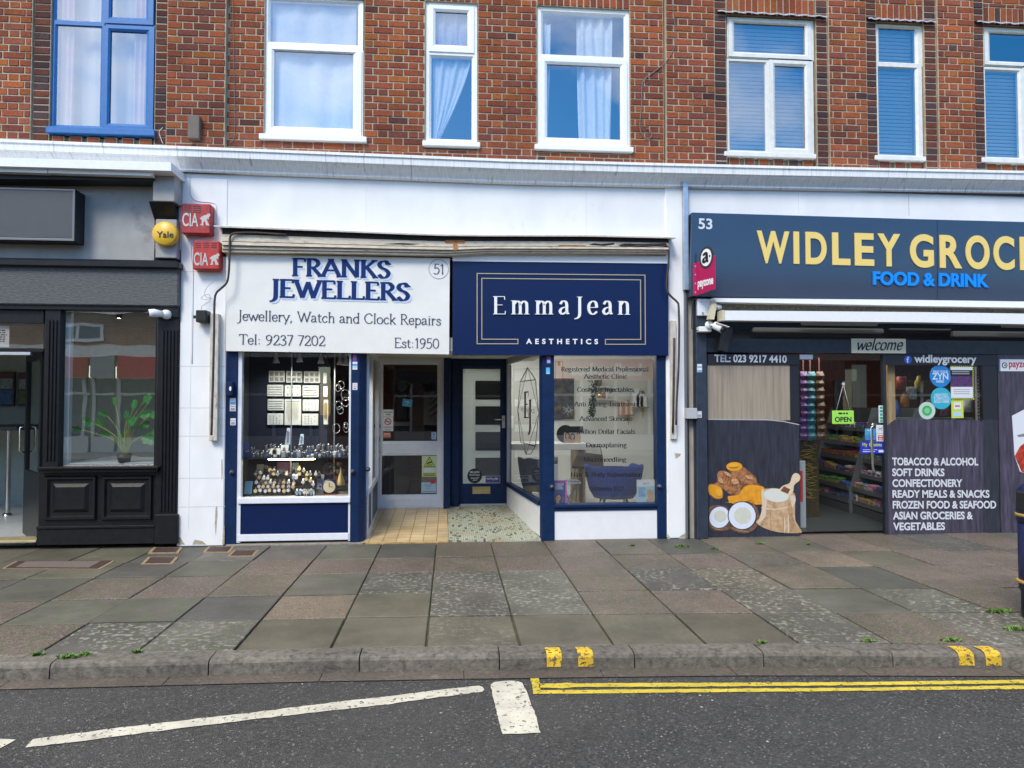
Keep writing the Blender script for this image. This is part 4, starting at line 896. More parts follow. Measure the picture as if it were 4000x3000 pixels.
# potted plant in the window
pl = thing('potted_plant', 'green cheese plant in a small black pot standing in the black shop window', 'plant', (at(485, 1806, .11)[0], .11, at(485, 1806, .11)[1]))
bx_, bz_ = at(485, 1808, .11)
mb = MB(); mb.lathe([(.001, 0), (.055, 0), (.078, .098), (.072, .098), (.065, .085), (.001, .085)], (bx_, .11, bz_), 18); mb.build('pot', DARK, pl)
LEAFM = M('monstera_leaf', (.05, .27, .055), .4, var=.3, vs=12); STEM = M('plant_stem', (.30, .34, .10), .6); 
lm = MB(); sm_ = MB()
for (px, py, r, yy, rot, tilt) in ((370, 1655, .12, .3, 2.8, .5), (325, 1680, .10, .25, 3.0, .9), (405, 1670, .11, .4, 2.2, .6), (452, 1585, .09, .5, 1.7, .8), (560, 1570, .10, .45, .7, .5), (575, 1580, .07, .3, 1.2, .9), (545, 1625, .11, .4, .3, .3), (420, 1625, .10, .3, 2.6, .6), (585, 1625, .10, .3, .3, .6), (430, 1700, .09, .35, 2.9, .5), (520, 1600, .10, .4, 1.3, .7), (505, 1665, .11, .25, 1.0, .6), (470, 1690, .12, .45, -1.4, .2), (540, 1665, .11, .5, .2, .5), (555, 1705, .13, .3, -.4, .25), (590, 1690, .09, .4, .1, .6), (495, 1640, .09, .55, 1.5, .7)):
    yy *= .4; r *= .82; lx, lz = at(px, py, yy); c = Vector((lx, yy, lz)); base = Vector((bx_ + random.uniform(-.03, .03), .11, bz_ + .09))
    sm_.tube(cspl([base, base + Vector(((c - base).x * .3, 0, (c - base).z * .6)), c], 5), .005, 5)
    d1 = Vector((math.cos(rot), 0, math.sin(rot))); d2 = Vector((-math.sin(rot), 0, math.cos(rot))); nn = Vector((0, -1, 0)) * tilt + d2 * (1 - tilt) * .5
    d2 = (d2 + Vector((0, tilt * .8, 0))).normalized(); n = 18; pts = [c]
    for i in range(n + 1):
        a = math.pi * 2 * i / n; q = r * (.75 + .25 * math.cos(a)) * (1 if i % 3 else .72)
        pts.append(c + d1 * (q * math.cos(a) + r * .5) + d2 * q * .8 * math.sin(a) + Vector((0, -.25 * q * abs(math.sin(a)), .0)))
    lm.add(pts, [(0, i, i + 1) for i in range(1, n + 1)])
lm.build('leaves', LEAFM, pl); sm_.build('stems', STEM, pl)
# blank fascia sign box
sb = thing('blank_sign_box', 'blank dark grey box sign with a slim metal frame on the black shop fascia', 'sign', (at(0, 940, -.2)[0], -.2, at(0, 940, -.2)[1]))
x0, x1, z0, z1 = rc(-420, 730, 283, 934, -.25)
mb = MB(); mb.box(x0, x1 + .02, -.235, -.0, z0, z1); mb.build('box', DARK, sb)
mb = MB(); mb.box(x0 + .02, x1 - .0, -.243, -.234, z0 + .03, z1 - .02); mb.build('face', M('dark_grey_sign_face', (.060, .064, .072), .5, var=.06, vs=4), sb)
mb = MB(); ring(mb, (x0, x1 + .02, z0, z1), (x0 + .025, x1 - .005, z0 + .025, z1 - .025), -.25, .02, .006); mb.build('frame', M('dull_grey_metal', (.15, .155, .17), .5, .3), sb)
# folded awning boxes over it
aw = thing('folded_awning', 'white folded awning cassette above the black shop fascia', 'awning', (at(200, 660, -.3)[0], -.3, at(200, 660, -.3)[1]))
ZA = [at(300, 630, -.4)[1], at(300, 660, -.4)[1]]
mb = MB()
def sweep_px(mb, top, bot, yf, yb, b=0.):
    P = [at(x, y, yf) for x, y in top]; Q = [at(x, y, yf) for x, y in bot]
    poly = [(p[0], p[1]) for p in P] + [(q[0], q[1]) for q in reversed(Q)]; mb.prism(poly, yf, yb)
sweep_px(mb, [(-900, 590), (668, 634)], [(-900, 625), (668, 667)], -.42, -.03); mb.build('cassette', UPVC, aw)
mb = MB(); sweep_px(mb, [(-900, 626), (184, 656)], [(-900, 642), (184, 676)], -.36, -.28); mb.build('front_bar', UPVC, aw)
mb = MB(); sweep_px(mb, [(188, 655), (592, 668)], [(188, 675), (592, 687)], -.36, -.28); mb.build('front_bar', UPVC, aw)
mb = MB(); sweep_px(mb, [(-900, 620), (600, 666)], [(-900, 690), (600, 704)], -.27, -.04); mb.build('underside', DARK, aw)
# round yellow alarm
x, z = at(643, 912, -.2)
al = thing('round_alarm', 'round yellow alarm sounder on the black shop bracket', 'alarm box', (x, -.16, z - .13))
mb = MB(); r = .131; mb.lathe([(.001, -.215), (r * .9, -.215), (r, -.2), (r, -.14), (r * .93, -.122)], (x, 0, z), 36, 0, axis='y'); mb.build('cover', M('alarm_yellow', (.74, .44, .035), .35), al)
letters(al, 'Yale', 612, 928, 678, 928, 25, -.215, BLACKI, .01)
# white dome camera at the window head
x, z = at(642, 1226, -.14)
cm_ = thing('dome_camera', 'small white security camera on the black pilaster head', 'camera', (x, -.1, z))
mb = MB(); mb.lathe([(.001, -.14), (.045, -.125), (.052, -.09), (.052, -.06)], (x, 0, z), 18, 0, axis='y'); mb.build('mount', UPVC, cm_)
mb = MB(); mb.tube([(x - .03, -.12, z), (x - .10, -.17, z + .005), (x - .14, -.19, z + .0)], [.035, .045, .04], 12); mb.build('body', UPVC, cm_)
mb = MB(); mb.tube([(x - .138, -.189, z), (x - .150, -.195, z - .001)], .028, 12); mb.build('lens', DARK, cm_)

# ---------------------------------------------------------------- alarm boxes, wires and pipes on the left white pier
def alarm(px, lab, worn_):
    x0, x1, z0, z1 = rc(*px, -.15); t_ = thing('bell_box', lab, 'alarm box', ((x0 + x1) / 2, -.1, z0), 'red alarm boxes on the white pier')
    mb = MB(); mb.box(x0, x1, -.15, -.02, z0, z1, .012); w, h = x1 - x0, z1 - z0
    mb.build('cover', M('faded_red_plastic' if worn_ else 'red_plastic', (.36, .022, .022) if worn_ else (.44, .028, .022), .45, var=.2, vs=9, col2=(.42, .09, .09) if worn_ else None, thr=.55), t_)
    mb = MB()
    for c in ((0, .33) if worn_ else (0, .3, .6)):
        for k in range(4 if worn_ else 3): mb.box(x0 + w * (.08 + c), x0 + w * (.08 + c) + w * (.26 if worn_ else .22), -.1515, -.149, z1 - h * (.10 + .07 * k), z1 - h * (.075 + .07 * k))
    mb.build('vent', DARK, t_)
    W_ = M('worn_white_print', (.55, .5, .48), .6, var=.3, vs=40, col2=(.4, .06, .06), thr=.56) if worn_ else M('silver_print', (.5, .47, .44), .5, var=.15, vs=40)
    x_0, y0_, x_1, y1_ = px; wp, hp = x_1 - x_0, y1_ - y0_
    letters(t_, 'CIA', x_0 + wp * .04, y0_ + hp * (.74 if worn_ else .84), x_0 + wp * .58, y0_ + hp * (.755 if worn_ else .855), hp * .44, -.15, W_, .018)
    # crouching white figure emblem
    fx, fz = x0 + w * .62, z0 + h * (.28 if worn_ else .17); k = h * .36
    pts = [(0, .62), (.25, .82), (.5, .95), (.7, .98), (.74, 1.1), (.98, 1.08), (1., .86), (.86, .8), (.9, .6), (.78, .55), (.66, .68), (.74, .36), (.9, .08), (.95, 0), (.62, 0), (.55, .3), (.42, .42), (.36, .16), (.4, 0), (.08, 0), (.1, .08), (.2, .12), (.22, .5), (.1, .56)]
    mb = MB(); mb.prism([(fx + a * k * .95, fz + b * k) for a, b in pts], -.1535, -.1500); mb.build('emblem', W_, t_)
alarm((708, 795, 823, 913), 'upper faded red alarm box with scratched lettering on the white pier', True)
alarm((753, 941, 858, 1053), 'lower bright red alarm box with a crouching figure emblem', False)
WIRE = M('white_cable', (.6, .6, .62), .5); GCAB = M('grey_cable', (.16, .15, .14), .6)
def cable(pts, Y, r, lab, mat=WIRE, name='cable', cat='cable', n=6, sm=5):
    mb = MB(); P = [(at(x, y, Y)[0], Y, at(x, y, Y)[1]) for x, y in pts]; mb.tube(cspl(P, sm) if sm > 1 else P, r, n)
    return mb.build(name, mat, None, lab, cat)
cable([(743, 560), (740, 620), (742, 720), (748, 768), (775, 786), (838, 795), (846, 830), (843, 880), (815, 920), (770, 932), (750, 950), (748, 1000), (754, 1060), (753, 1200), (750, 1420)], -.034, .004, 'thin white cable running down the left white pier past the alarm boxes')
cable([(868, 1053), (855, 1085), (815, 1115), (800, 1140), (805, 1160), (830, 1165), (795, 1170), (788, 1160), (815, 1150), (820, 1175), (790, 1195), (786, 1210)], -.085, .003, 'tangle of thin grey wires hanging above the small black floodlight', M('pale_grey_wire', (.42, .42, .42), .5))
fl = thing('floodlight', 'small black floodlight on the white pier below the red alarm boxes', 'floodlight', (at(785, 1262, -.1)[0], -.1, at(785, 1262, -.1)[1]))
mb = MB(); pbox(mb, 764, 1211, 807, 1258, -.16, -.02, .008); mb.build('housing', DARK, fl)
mb = MB(); pbox(mb, 755, 1232, 815, 1244, -.12, -.1, .003); mb.build('bracket', DARK, fl)
mb = MB(); pbox(mb, 768, 1216, 803, 1252, -.164, -.159); mb.build('lens', M('smoked_lens', (.03, .03, .035), .15), fl)
# brown junction box and stray cable on the brickwork
mb = MB(); pbox(mb, 732, 449, 779, 541, -.14, -.06, .008); mb.build('junction_box', M('brown_plastic_box', (.12, .095, .075), .6, var=.1), None, 'brown box fixed to the brick pier above the cornice', 'junction box')
cable([(910, -40), (911, 100), (914, 250), (917, 420), (916, 530), (900, 562)], -.012, .004, 'dark cable running down the brick recess beside the brown box', GCAB)
cable([(636, 498), (622, 515), (628, 540), (637, 562)], -.012, .004, 'short loose white cable end beside the blue window')
cable([(2622, -20), (2632, 60), (2637, 140), (2632, 190), (2600, 245)], -.065, .004, 'thin cable running down the middle brick pilaster', GCAB)
cable([(2600, 245), (2550, 285), (2515, 312), (2507, 350), (2507, 400), (2502, 450), (2500, 500), (2512, 532), (2535, 541), (2546, 528), (2540, 510), (2525, 502)], -.02, .0055, 'frayed cable looping on the brick wall right of the clinic window', GCAB)

# ---------------------------------------------------------------- weathered shutter housing over the jeweller and clinic
hs = thing('shutter_housing', 'long weathered cream timber shutter housing with a sagging dark lid', 'shutter housing', (at(1730, 980, -.1)[0], -.1, at(1730, 990, -.1)[1]))
top = [(862, 893), (1000, 898), (1200, 906), (1400, 914), (1600, 922), (1730, 926), (1900, 928), (2300, 929), (2618, 936)]
def dn(d): return [(x, y + d(x)) for x, y in top]
hb = lambda x: 57 + (1 - abs(x - 1700) / 900) * 8
mb = MB()
T1 = [(x, y) for x, y in top]
full = lambda x: 983 + (x - 870) * .0135 if x < 1760 else 991 + (x - 1760) * .004
def ribbon(mb, f0, f1, y0, y1, yb, mi=0):
    xs_ = [868, 1000, 1200, 1400, 1600, 1760, 1900, 2100, 2300, 2460, 2612]
    P = [at(x, f0(x), y0) for x in xs_]; Q = [at(x, f1(x), y1) for x in xs_]; n = len(xs_)
    vs = [(p[0], y0, p[1]) for p in P] + [(q[0], y1, q[1]) for q in Q] + [(p[0], yb, p[1]) for p in P] + [(q[0], yb, q[1]) for q in Q]
    fs = [(i, i + 1, n + i + 1, n + i) for i in range(n - 1)] + [(i, 2 * n + i, 2 * n + i + 1, i + 1) for i in range(n - 1)] + [(n + i, n + i + 1, 3 * n + i + 1, 3 * n + i) for i in range(n - 1)] + [(0, n, 3 * n, 2 * n), (n - 1, 2 * n - 1, 4 * n - 1, 3 * n - 1)]
    mb.add(vs, fs, mi)
def topf(x):
    for a, b in zip(top, top[1:]):
        if x <= b[0]: break
    return a[1] + (b[1] - a[1]) * (x - a[0]) / (b[0] - a[0])
lo = lambda x: 986 + (x - 868) * .0145 if x < 1765 else 990 + (x - 1765) * .003
fr = lambda k: (lambda x: topf(x) + (lo(x) - topf(x)) * k)
ribbon(mb, fr(.0), fr(.52), -.17, -.17, -.0); ribbon(mb, fr(.53), fr(.68), -.185, -.185, -.0); ribbon(mb, fr(.69), fr(.84), -.165, -.165, -.0); ribbon(mb, fr(.85), fr(.97), -.175, -.17, -.0)
mb.build('housing_board', CREAMW, hs)
ROT = M('rot_and_shade_dark', (.03, .022, .02), .9, var=.4, vs=12); mb = MB()
for k in (.525, .685, .845): mb = MB(); ribbon(mb, fr(k - .008), fr(k + .012), -.1875, -.1875, -.15); mb.build('groove', M('dark_groove', (.12, .07, .04), .9, var=.4, vs=9), hs)  # dark ribbons laid over the board gaps to draw their lines
for q in ([(2302, 956), (2320, 950), (2350, 953), (2395, 949), (2402, 954), (2360, 960), (2330, 958)], [(2415, 957), (2440, 951), (2500, 953), (2600, 950), (2608, 960), (2500, 962), (2430, 964)], [(1500, 953), (1560, 949), (1640, 952), (1600, 956)]): mb = MB(); mb.prism(pquad(q, -.172), -.1735, -.169); mb.build('rot_hole', ROT, hs)
mb = MB(); mb.prism(pquad([(1736, 943), (1740, 938), (1812, 938), (1818, 944), (1812, 951), (1742, 951)], -.172), -.1735, -.169); mb.prism(pquad([(1770, 951), (1785, 951), (1790, 975), (1772, 980)], -.187), -.1885, -.18)
mb.build('rust_stain', M('rust_stain', (.40, .17, .06), .8, var=.4, vs=14), hs); mb = MB(); mb.prism(pquad([(2180, 956), (2290, 958), (2280, 963), (2190, 962)], -.172), -.1735, -.169); mb.build('rust_stain', M('rust_stain', (.40, .17, .06), .8, var=.4, vs=14), hs)
mb = MB(); ribbon(mb, fr(-.05), fr(.22), -.172, -.172, -.0); mb.build('shadow_gap', M('rot_and_shade_dark', (.03, .022, .02), .9, var=.4, vs=12), hs)  # dark strip laid over the boards as the shade under the lid
mb = MB(); P = [at(x, y, -.23) for x, y in [(835, 880)] + [(x, y - 10) for x, y in top] + [(2640, 928)]]; n = len(P)
mb.add([(p[0], -.23, p[1]) for p in P] + [(p[0], -.0, p[1] + .06) for p in P] + [(p[0], -.23, p[1] - .014) for p in P] + [(p[0], -.0, p[1] + .03) for p in P],
       [f for i in range(n - 1) for f in ((i, i + 1, n + i + 1, n + i), (2 * n + i, 2 * n + i + 1, i + 1, i), (3 * n + i, 3 * n + i + 1, 2 * n + i + 1, 2 * n + i))] + [(0, n, 3 * n, 2 * n), (n - 1, 2 * n - 1, 4 * n - 1, 3 * n - 1)])
mb.build('lid', M('cracked_lid_paint', (.50, .48, .44), .8, var=.2, vs=9, col2=(.10, .09, .06), thr=.6, stretch=(1, 1, 1)), hs)
mb = MB(); ribbon(mb, fr(1.0), fr(1.18), -.03, -.03, .0); mb.build('shutter_slot', DARK, hs)
cable([(1120, 917), (1000, 909), (930, 910), (905, 916), (898, 935), (897, 990), (893, 1070), (885, 1105), (862, 1128), (845, 1145), (838, 1180), (836, 1300), (832, 1480), (828, 1620), (826, 1700)], -.20, .012, 'rusty shutter winding rod running down beside the jeweller sign', RUSTY, 'winding_rod', 'rod', 8, 4)
mb = MB(); pbox(mb, 818, 1225, 851, 1722, -.10, -.02, .004); mb.build('rod_board', M('peeling_board', (.55, .52, .46), .8, var=.2, vs=14, col2=(.2, .13, .08), thr=.6, stretch=(1, 1, .3)), None, 'peeling timber batten behind the rusty rod on the left pier', 'batten')
cable([(2480, 962), (2560, 958), (2604, 962), (2612, 980), (2611, 1030), (2604, 1100), (2606, 1135), (2622, 1158), (2645, 1180), (2651, 1200), (2653, 1300), (2650, 1450), (2644, 1560), (2641, 1660)], -.17, .012, 'dark shutter winding rod curving round the navy sign and down the right pier', RUSTY, 'winding_rod', 'rod', 8, 4)
mb = MB(); pbox(mb, 2620, 1252, 2643, 1716, -.08, -.041, .004); mb.build('rod_board', M('peeling_board', ), None, 'peeling timber batten with a rusty lower end on the right pier', 'batten')
cable([(2634, 1320), (2632, 1450), (2630, 1600), (2628, 1690)], -.095, .012, 'straight rusty handle bar fixed to the right pier batten', RUSTY, 'handle_bar', 'bar', 8, 1)
# ---------------------------------------------------------------- jeweller sign and clinic sign
js = thing('jeweller_sign', 'cream fascia sign with blue seriffed lettering and the number 51 in a ring', 'shop sign', (at(1320, 1376, -.08)[0], -.08, at(1320, 1376, -.08)[1]))
YS = -.085
mb = MB(); mb.prism(pquad([(882, 1371), (1754, 1384), (1757, 1009), (884, 991)], YS), YS, -.03); mb.build('board', M('cream_sign_board', (.76, .745, .70), .45, var=.035, vs=2.5), js)
LB = M('sign_shadow_blue', (.54, .64, .80), .5); DB = M('sign_deep_blue', (.004, .024, .13), .5, spec=.2); INK = M('sign_dark_ink', (.03, .03, .09), .5)
kw = dict(thick=.185, thin=.07, phi=.25, serif=.115)
serifs(js, 'FRANKS', 1148, 1083.5, 1533, 1093, 67, YS, LB, lift=.001, **kw); serifs(js, 'JEWELLERS', 1062, 1166, 1609, 1181, 68, YS, LB, lift=.001, **kw)
serifs(js, 'FRANKS', 1140, 1076, 1525, 1085.5, 67, YS, DB, lift=.005, **kw); serifs(js, 'JEWELLERS', 1054, 1158.5, 1601, 1173.5, 68, YS, DB, lift=.005, **kw)
tk = dict(thick=.078, thin=.034, phi=.3, serif=.07, xh=.62)
serifs(js, 'Jewellery, Watch and Clock Repairs', 927, 1251, 1723, 1270, 40, YS, INK, **tk)
serifs(js, 'Tel: 9237 7202', 933, 1344, 1271, 1350, 39, YS, INK, **tk); serifs(js, 'Est:1950', 1539, 1357, 1716, 1360.5, 38, YS, INK, **tk)
serifs(js, '51', 1693, 1069, 1737, 1070, 38, YS, INK, **tk)
cx, cz = at(1713.5, 1051, YS); k = 38 / 4000 * 36 / cam_d.lens * (8 - .085)
mb = MB(); n = 40; mb.tube([(cx + k * math.cos(6.2832 * i / n), YS - .002, cz + k * math.sin(6.2832 * i / n)) for i in range(n)], .003, 5, closed=True); mb.build('number_ring', M('ring_grey', (.3, .3, .33), .5), js)
cs = thing('clinic_sign', 'navy fascia sign with raised white seriffed lettering inside a double gold border', 'shop sign', (at(2190, 1385, -.08)[0], -.08, at(2190, 1385, -.08)[1]))
mb = MB(); mb.prism(pquad([(1767, 1387), (2611, 1388.5), (2611, 1032), (1768, 1023)], YS), YS, -.03); mb.build('board', M('navy_sign_board', (.003, .014, .070), .34, spec=.3, var=.05, vs=2, bump=.03, bs=3), cs)
mb = MB(); mb.prism(pquad([(1768, 1021), (2613, 1030), (2615, 1000), (1768, 991)], YS), YS - .012, -.02); mb.build('head_trim', WHITEP, cs)
serifs(cs, 'EmmaJean', 1924, 1227, 2461, 1228.6, 67, YS, WHITEP, thick=.13, thin=.03, phi=.06, serif=.11, xh=.76, space=.22, depth=.014, lift=.001)
letters(cs, 'AESTHETICS', 2055, 1343, 2335, 1344, 18.5, YS, WHITEP, .03, .012, .001, space=1.9)
GL = M('pale_gold_line', (.50, .42, .27), .4, .3)
mb = MB()
P = [(2023, 1325.5), (1882, 1325), (1882, 1087.5), (2501.5, 1093.5), (2502.5, 1326), (2364.5, 1326), (2364.5, 1345), (2520.5, 1345), (2519, 1075), (1863.6, 1068.6), (1863.6, 1343), (2023, 1343)]
for i, (a, b) in enumerate(zip(P, P[1:] + P[:1])):
    A, B = at(*a, YS), at(*b, YS); dx, dz = B[0] - A[0], B[1] - A[1]; l = math.hypot(dx, dz); nx, nz = -dz / l * .0048, dx / l * .0048; ex, ez = dx / l * .0048, dz / l * .0048
    mb.prism([(A[0] - ex + nx, A[1] - ez + nz), (B[0] + ex + nx, B[1] + ez + nz), (B[0] + ex - nx, B[1] + ez - nz), (A[0] - ex - nx, A[1] - ez - nz)], YS - .006 - .0002 * i, YS - .001)
mb.build('border_line', GL, cs)

# ---------------------------------------------------------------- jeweller shopfront
jf = thing('jeweller_shopfront', 'navy and aluminium jeweller shopfront with a recessed glazed door', 'shopfront', (at(1300, 2110, 0)[0], 0, 0))
ZH = at(1320, 1370, .0)[1] + .1
mb = MB(); x0, x1, _, _ = rc(880, 1380, 925, 2100, -.02); mb.box(x0 - .02, x1, -.02, .1, .0, ZH, .006); mb.build('post', NAVY, jf)
mb = MB(); a, b, c_ = at(1370, 1700, -.03)[0], at(1402, 1700, -.03)[0], at(1428, 1700, .05)[0]
mb.slab([(a, -.03), (b, -.03), (c_, .05), (c_, .14), (a, .14)], .0, ZH); mb.build('post', NAVY, jf); XJ = c_
gx0, gx1, gz0, gz1 = rc(943, 1370, 1369, 1945, .03)
mb = MB(); x0, x1, _, _ = rc(925, 1380, 942, 2100, -.005); mb.box(x0 + .002, x1, -.005, .07, .03, ZH); mb.build('frame', ALUW, jf); mb = MB(); x0, x1, _, _ = rc(1362, 1380, 1370, 2100, -.005); mb.box(x0, x1 - .002, -.005, .07, .03, ZH); mb.build('frame', ALUW, jf)
glasspane(jf, gx0 - .01, gx1 + .01, gz0 - .01, ZH, .03, G_JEW)
mb = MB(); pbox(mb, 927, 1943, 1368, 1966, -.03, .09, .004); mb.build('sill', ALUW, jf)
mb = MB(); pbox(mb, 932, 1966, 1363, 2086, .0, .06); mb.build('stall_riser', NAVYP, jf)
mb = MB(); pbox(mb, 926, 2085, 1362, 2112, -.012, .09, .003); mb.build('base_strip', ALUW, jf)
mb = MB(); x0, x1, _, _ = rc(880, 2100, 1428, 2118, -.05); mb.box(x0, x1, -.05, .12, -.02, .018, .006); mb.build('step', M('stone_step', (.24, .21, .17), .8, var=.25, vs=12), jf)
# floor of the recess: worn yellow tiles
def brick_tex_mat(name, c1, c2, mort, bw, bh, msize, scale, off=.5, rough=.45, var=.25, rot=None):
    m = bpy.data.materials.new(name); t, N_, L_ = nodes_of(m)
    o = N_.new('ShaderNodeOutputMaterial'); p = N_.new('ShaderNodeBsdfPrincipled'); L_.new(p.outputs[0], o.inputs[0]); p.inputs['Roughness'].default_value = rough
    geo = N_.new('ShaderNodeNewGeometry'); mp_ = N_.new('ShaderNodeMapping'); L_.new(geo.outputs['Position'], mp_.inputs['Vector'])
    if rot: mp_.inputs['Rotation'].default_value = rot
    b = N_.new('ShaderNodeTexBrick'); b.offset = off; b.inputs['Scale'].default_value = scale; b.inputs['Brick Width'].default_value = bw; b.inputs['Row Height'].default_value = bh; b.inputs['Mortar Size'].default_value = msize
    b.inputs['Color1'].default_value = (*c1, 1); b.inputs['Color2'].default_value = (*c2, 1); b.inputs['Mortar'].default_value = (*mort, 1); L_.new(mp_.outputs[0], b.inputs['Vector'])
    n = N_.new('ShaderNodeTexNoise'); n.inputs['Scale'].default_value = 2.2; n.inputs['Detail'].default_value = 6; L_.new(geo.outputs['Position'], n.inputs['Vector'])
    mr = N_.new('ShaderNodeMapRange'); mr.inputs['From Min'].default_value = .3; mr.inputs['From Max'].default_value = .7; mr.inputs['To Min'].default_value = 1 - var; mr.inputs['To Max'].default_value = 1 + var; L_.new(n.outputs['Fac'], mr.inputs['Value'])
    v = N_.new('ShaderNodeVectorMath'); v.operation = 'SCALE'; L_.new(b.outputs['Color'], v.inputs[0]); L_.new(mr.outputs[0], v.inputs['Scale']); L_.new(v.outputs[0], p.inputs['Base Color'])
    bpn = N_.new('ShaderNodeBump'); bpn.inputs['Strength'].default_value = .3; bpn.inputs['Distance'].default_value = .003; bpn.invert = True; L_.new(b.outputs['Fac'], bpn.inputs['Height']); L_.new(bpn.outputs[0], p.inputs['Normal'])
    return m
YTILE = brick_tex_mat('worn_yellow_tile', (.54, .39, .20), (.62, .47, .26), (.20, .12, .05), .15, .15, .004, 1, 0., .35)
m = bpy.data.materials.new('mosaic_tile'); MOSA = m; t, N, L = nodes_of(m)
o = N.new('ShaderNodeOutputMaterial'); p = N.new('ShaderNodeBsdfPrincipled'); L.new(p.outputs[0], o.inputs[0]); p.inputs['Roughness'].default_value = .4; geo = N.new('ShaderNodeNewGeometry')
def bt(w, h, c1, c2, mo, sz, off):
    b = N.new('ShaderNodeTexBrick'); b.offset = off; b.inputs['Scale'].default_value = 1; b.inputs['Brick Width'].default_value = w; b.inputs['Row Height'].default_value = h; b.inputs['Mortar Size'].default_value = sz
    for k_, c in (('Color1', c1), ('Color2', c2), ('Mortar', mo)): b.inputs[k_].default_value = (*c, 1)
    return b
mp1 = N.new('ShaderNodeMapping'); mp1.inputs['Rotation'].default_value = (0, 0, RAD(90)); L.new(geo.outputs['Position'], mp1.inputs['Vector'])
b1 = bt(.05, .025, (0, 0, 0), (1, 1, 1), (.5, .5, .5), .0022, .5); L.new(mp1.outputs[0], b1.inputs['Vector']); rv = N.new('ShaderNodeSeparateColor'); L.new(b1.outputs['Color'], rv.inputs[0])
cLt = mixc(ramp(rv.outputs[0], .2, .9), (.40, .45, .35), (.50, .50, .38)); cDk = mixc(b1.outputs['Fac'], mixc(ramp(rv.outputs[0], .13, .15), (.03, .045, .042), cLt), (.17, .19, .145))
cTn = mixc(mulf(ramp(noise(3, 4), .45, .62), .5), cDk, (.36, .27, .15))
L.new(cTn, p.inputs['Base Color'])
XD = gp(1752, 2112)[0]; YB = 2.0
XDb = at(1745, 1985, YB)[0]; XJb = at(1473, 1900, YB)[0]
def rampf(poly, mat, name, par, zf=.02, zb=.1):
    mb = MB(); n = len(poly); Z = lambda y: zf + (zb - zf) * max(0, y) / YB
    mb.add([(x, y, Z(y)) for x, y in poly] + [(x, y, -.05) for x, y in poly], [list(range(n))] + [(i, (i + 1) % n, n + (i + 1) % n, n + i) for i in range(n)])
    return mb.build(name, mat, par)
rampf([(XJ, -.03), (XD, -.03), (XDb, YB + .1), (XJb - .3, YB + .1), (XJb - .3, YB)], YTILE, 'tiled_floor', jf)
mb = MB(); x0, x1 = gp(1430, 2108)[0], gp(1700, 2112)[0]; mb.box(x0, XD, -.05, -.028, -.02, .014); mb.build('worn_step_edge', M('yellow_step_edge', (.42, .27, .10), .6, var=.3, vs=12), jf)
mb = MB(); mb.slab([(XJ, .02), (XJ + .25, .25), (XJb + .3, YB), (XJb, YB), (XJ - .02, .2)], .0, .108); mb.X = None
# door
def at_(px, py, Y): return at(px, py, Y)
def door_ring(mb, o, i, Y, dep=.05): ring(mb, rc(*o, Y), rc(*i, Y + .01), Y, dep, .012)
jd = MB(); door_ring(jd, (1483, 1411, 1722, 1752), (1496, 1424, 1708, 1723), YB); door_ring(jd, (1483, 1752, 1722, 1978), (1491, 1779, 1706, 1932), YB)
jd = jd.build('door', ALUW, jf)
mb = MB(); ring(mb, rc(1472, 1400, 1733, 1984, YB + .0), rc(1483, 1411, 1722, 1979, YB + .0), YB - .02, .1, .0); mb.build('door_frame', ALUW, jf)
for q in ((1494, 1422, 1709, 1725), (1489, 1777, 1708, 1934)):
    x0, x1, z0, z1 = rc(*q, YB + .012); glasspane(jd, x0, x1, z0, z1, YB + .022, G_DOOR)
mb = MB(); pbox(mb, 1558, 1741, 1641, 1761, YB - .008, YB + .01, .002); pbox(mb, 1562, 1744, 1637, 1758, YB - .011, YB - .006, .002); mb.build('letter_plate', ALUW, jd)
mb = MB(); P = [(at(1481, y, YB - .05)[0], d, at(1481, y, YB - .05)[1]) for y, d in ((1707, YB), (1711, YB - .05), (1765, YB - .05), (1769, YB))]; mb.tube(P, .010, 8); mb.build('handle', STEEL, jd)
mb = MB(); pbox(mb, 1477, 1658, 1486, 1672, YB - .006, YB + .01, .002); mb.build('lock', DGREY, jd)
# return window beside the door and the dark posts between the two doors
mb = MB(); P0, P1 = Vector((XJ, .13, 0)), Vector((XJb, YB - .02, 0))
def wallpanel(mb, P0, P1, z0, z1, th=.04, a=0., b=1.):
    d = (P1 - P0); n_ = Vector((-d.y, d.x, 0)).normalized() * th / 2; A, B = P0 + d * a, P0 + d * b
    mb.slab([(A + n_).to_tuple()[:2], (B + n_).to_tuple()[:2], (B - n_).to_tuple()[:2], (A - n_).to_tuple()[:2]], z0, z1)
for a in ((0, .03), (.32, .345), (.95, 1.)): wallpanel(mb, P0, P1, .02, 2.2, .05, *a)
wallpanel(mb, P0, P1, .50, .56); wallpanel(mb, P0, P1, .03, .10)
wallpanel(mb, P0, P1, 2.14, 2.2); mb.build('side_window_frame', ALUW, jf)
mb = MB(); wallpanel(mb, P0, P1, .10, .50, .03); mb.build('side_riser', M('blue_grey_panel', (.06, .08, .12), .5, var=.15), jf)
g = MB(); g.add([(P0.x, P0.y, .56), (P1.x, P1.y, .56), (P1.x, P1.y, 2.14), (P0.x, P0.y, 2.14)], [(0, 1, 2, 3)]); g.build('side_glass', G_SHOP, jf)
mb = MB(); x0, x1, _, _ = rc(1734, 1400, 1760, 1990, YB - .1); mb.box(x0, x1, YB - .12, YB + .1, .05, 2.3, .005); mb.build('back_post', NAVY, jf)
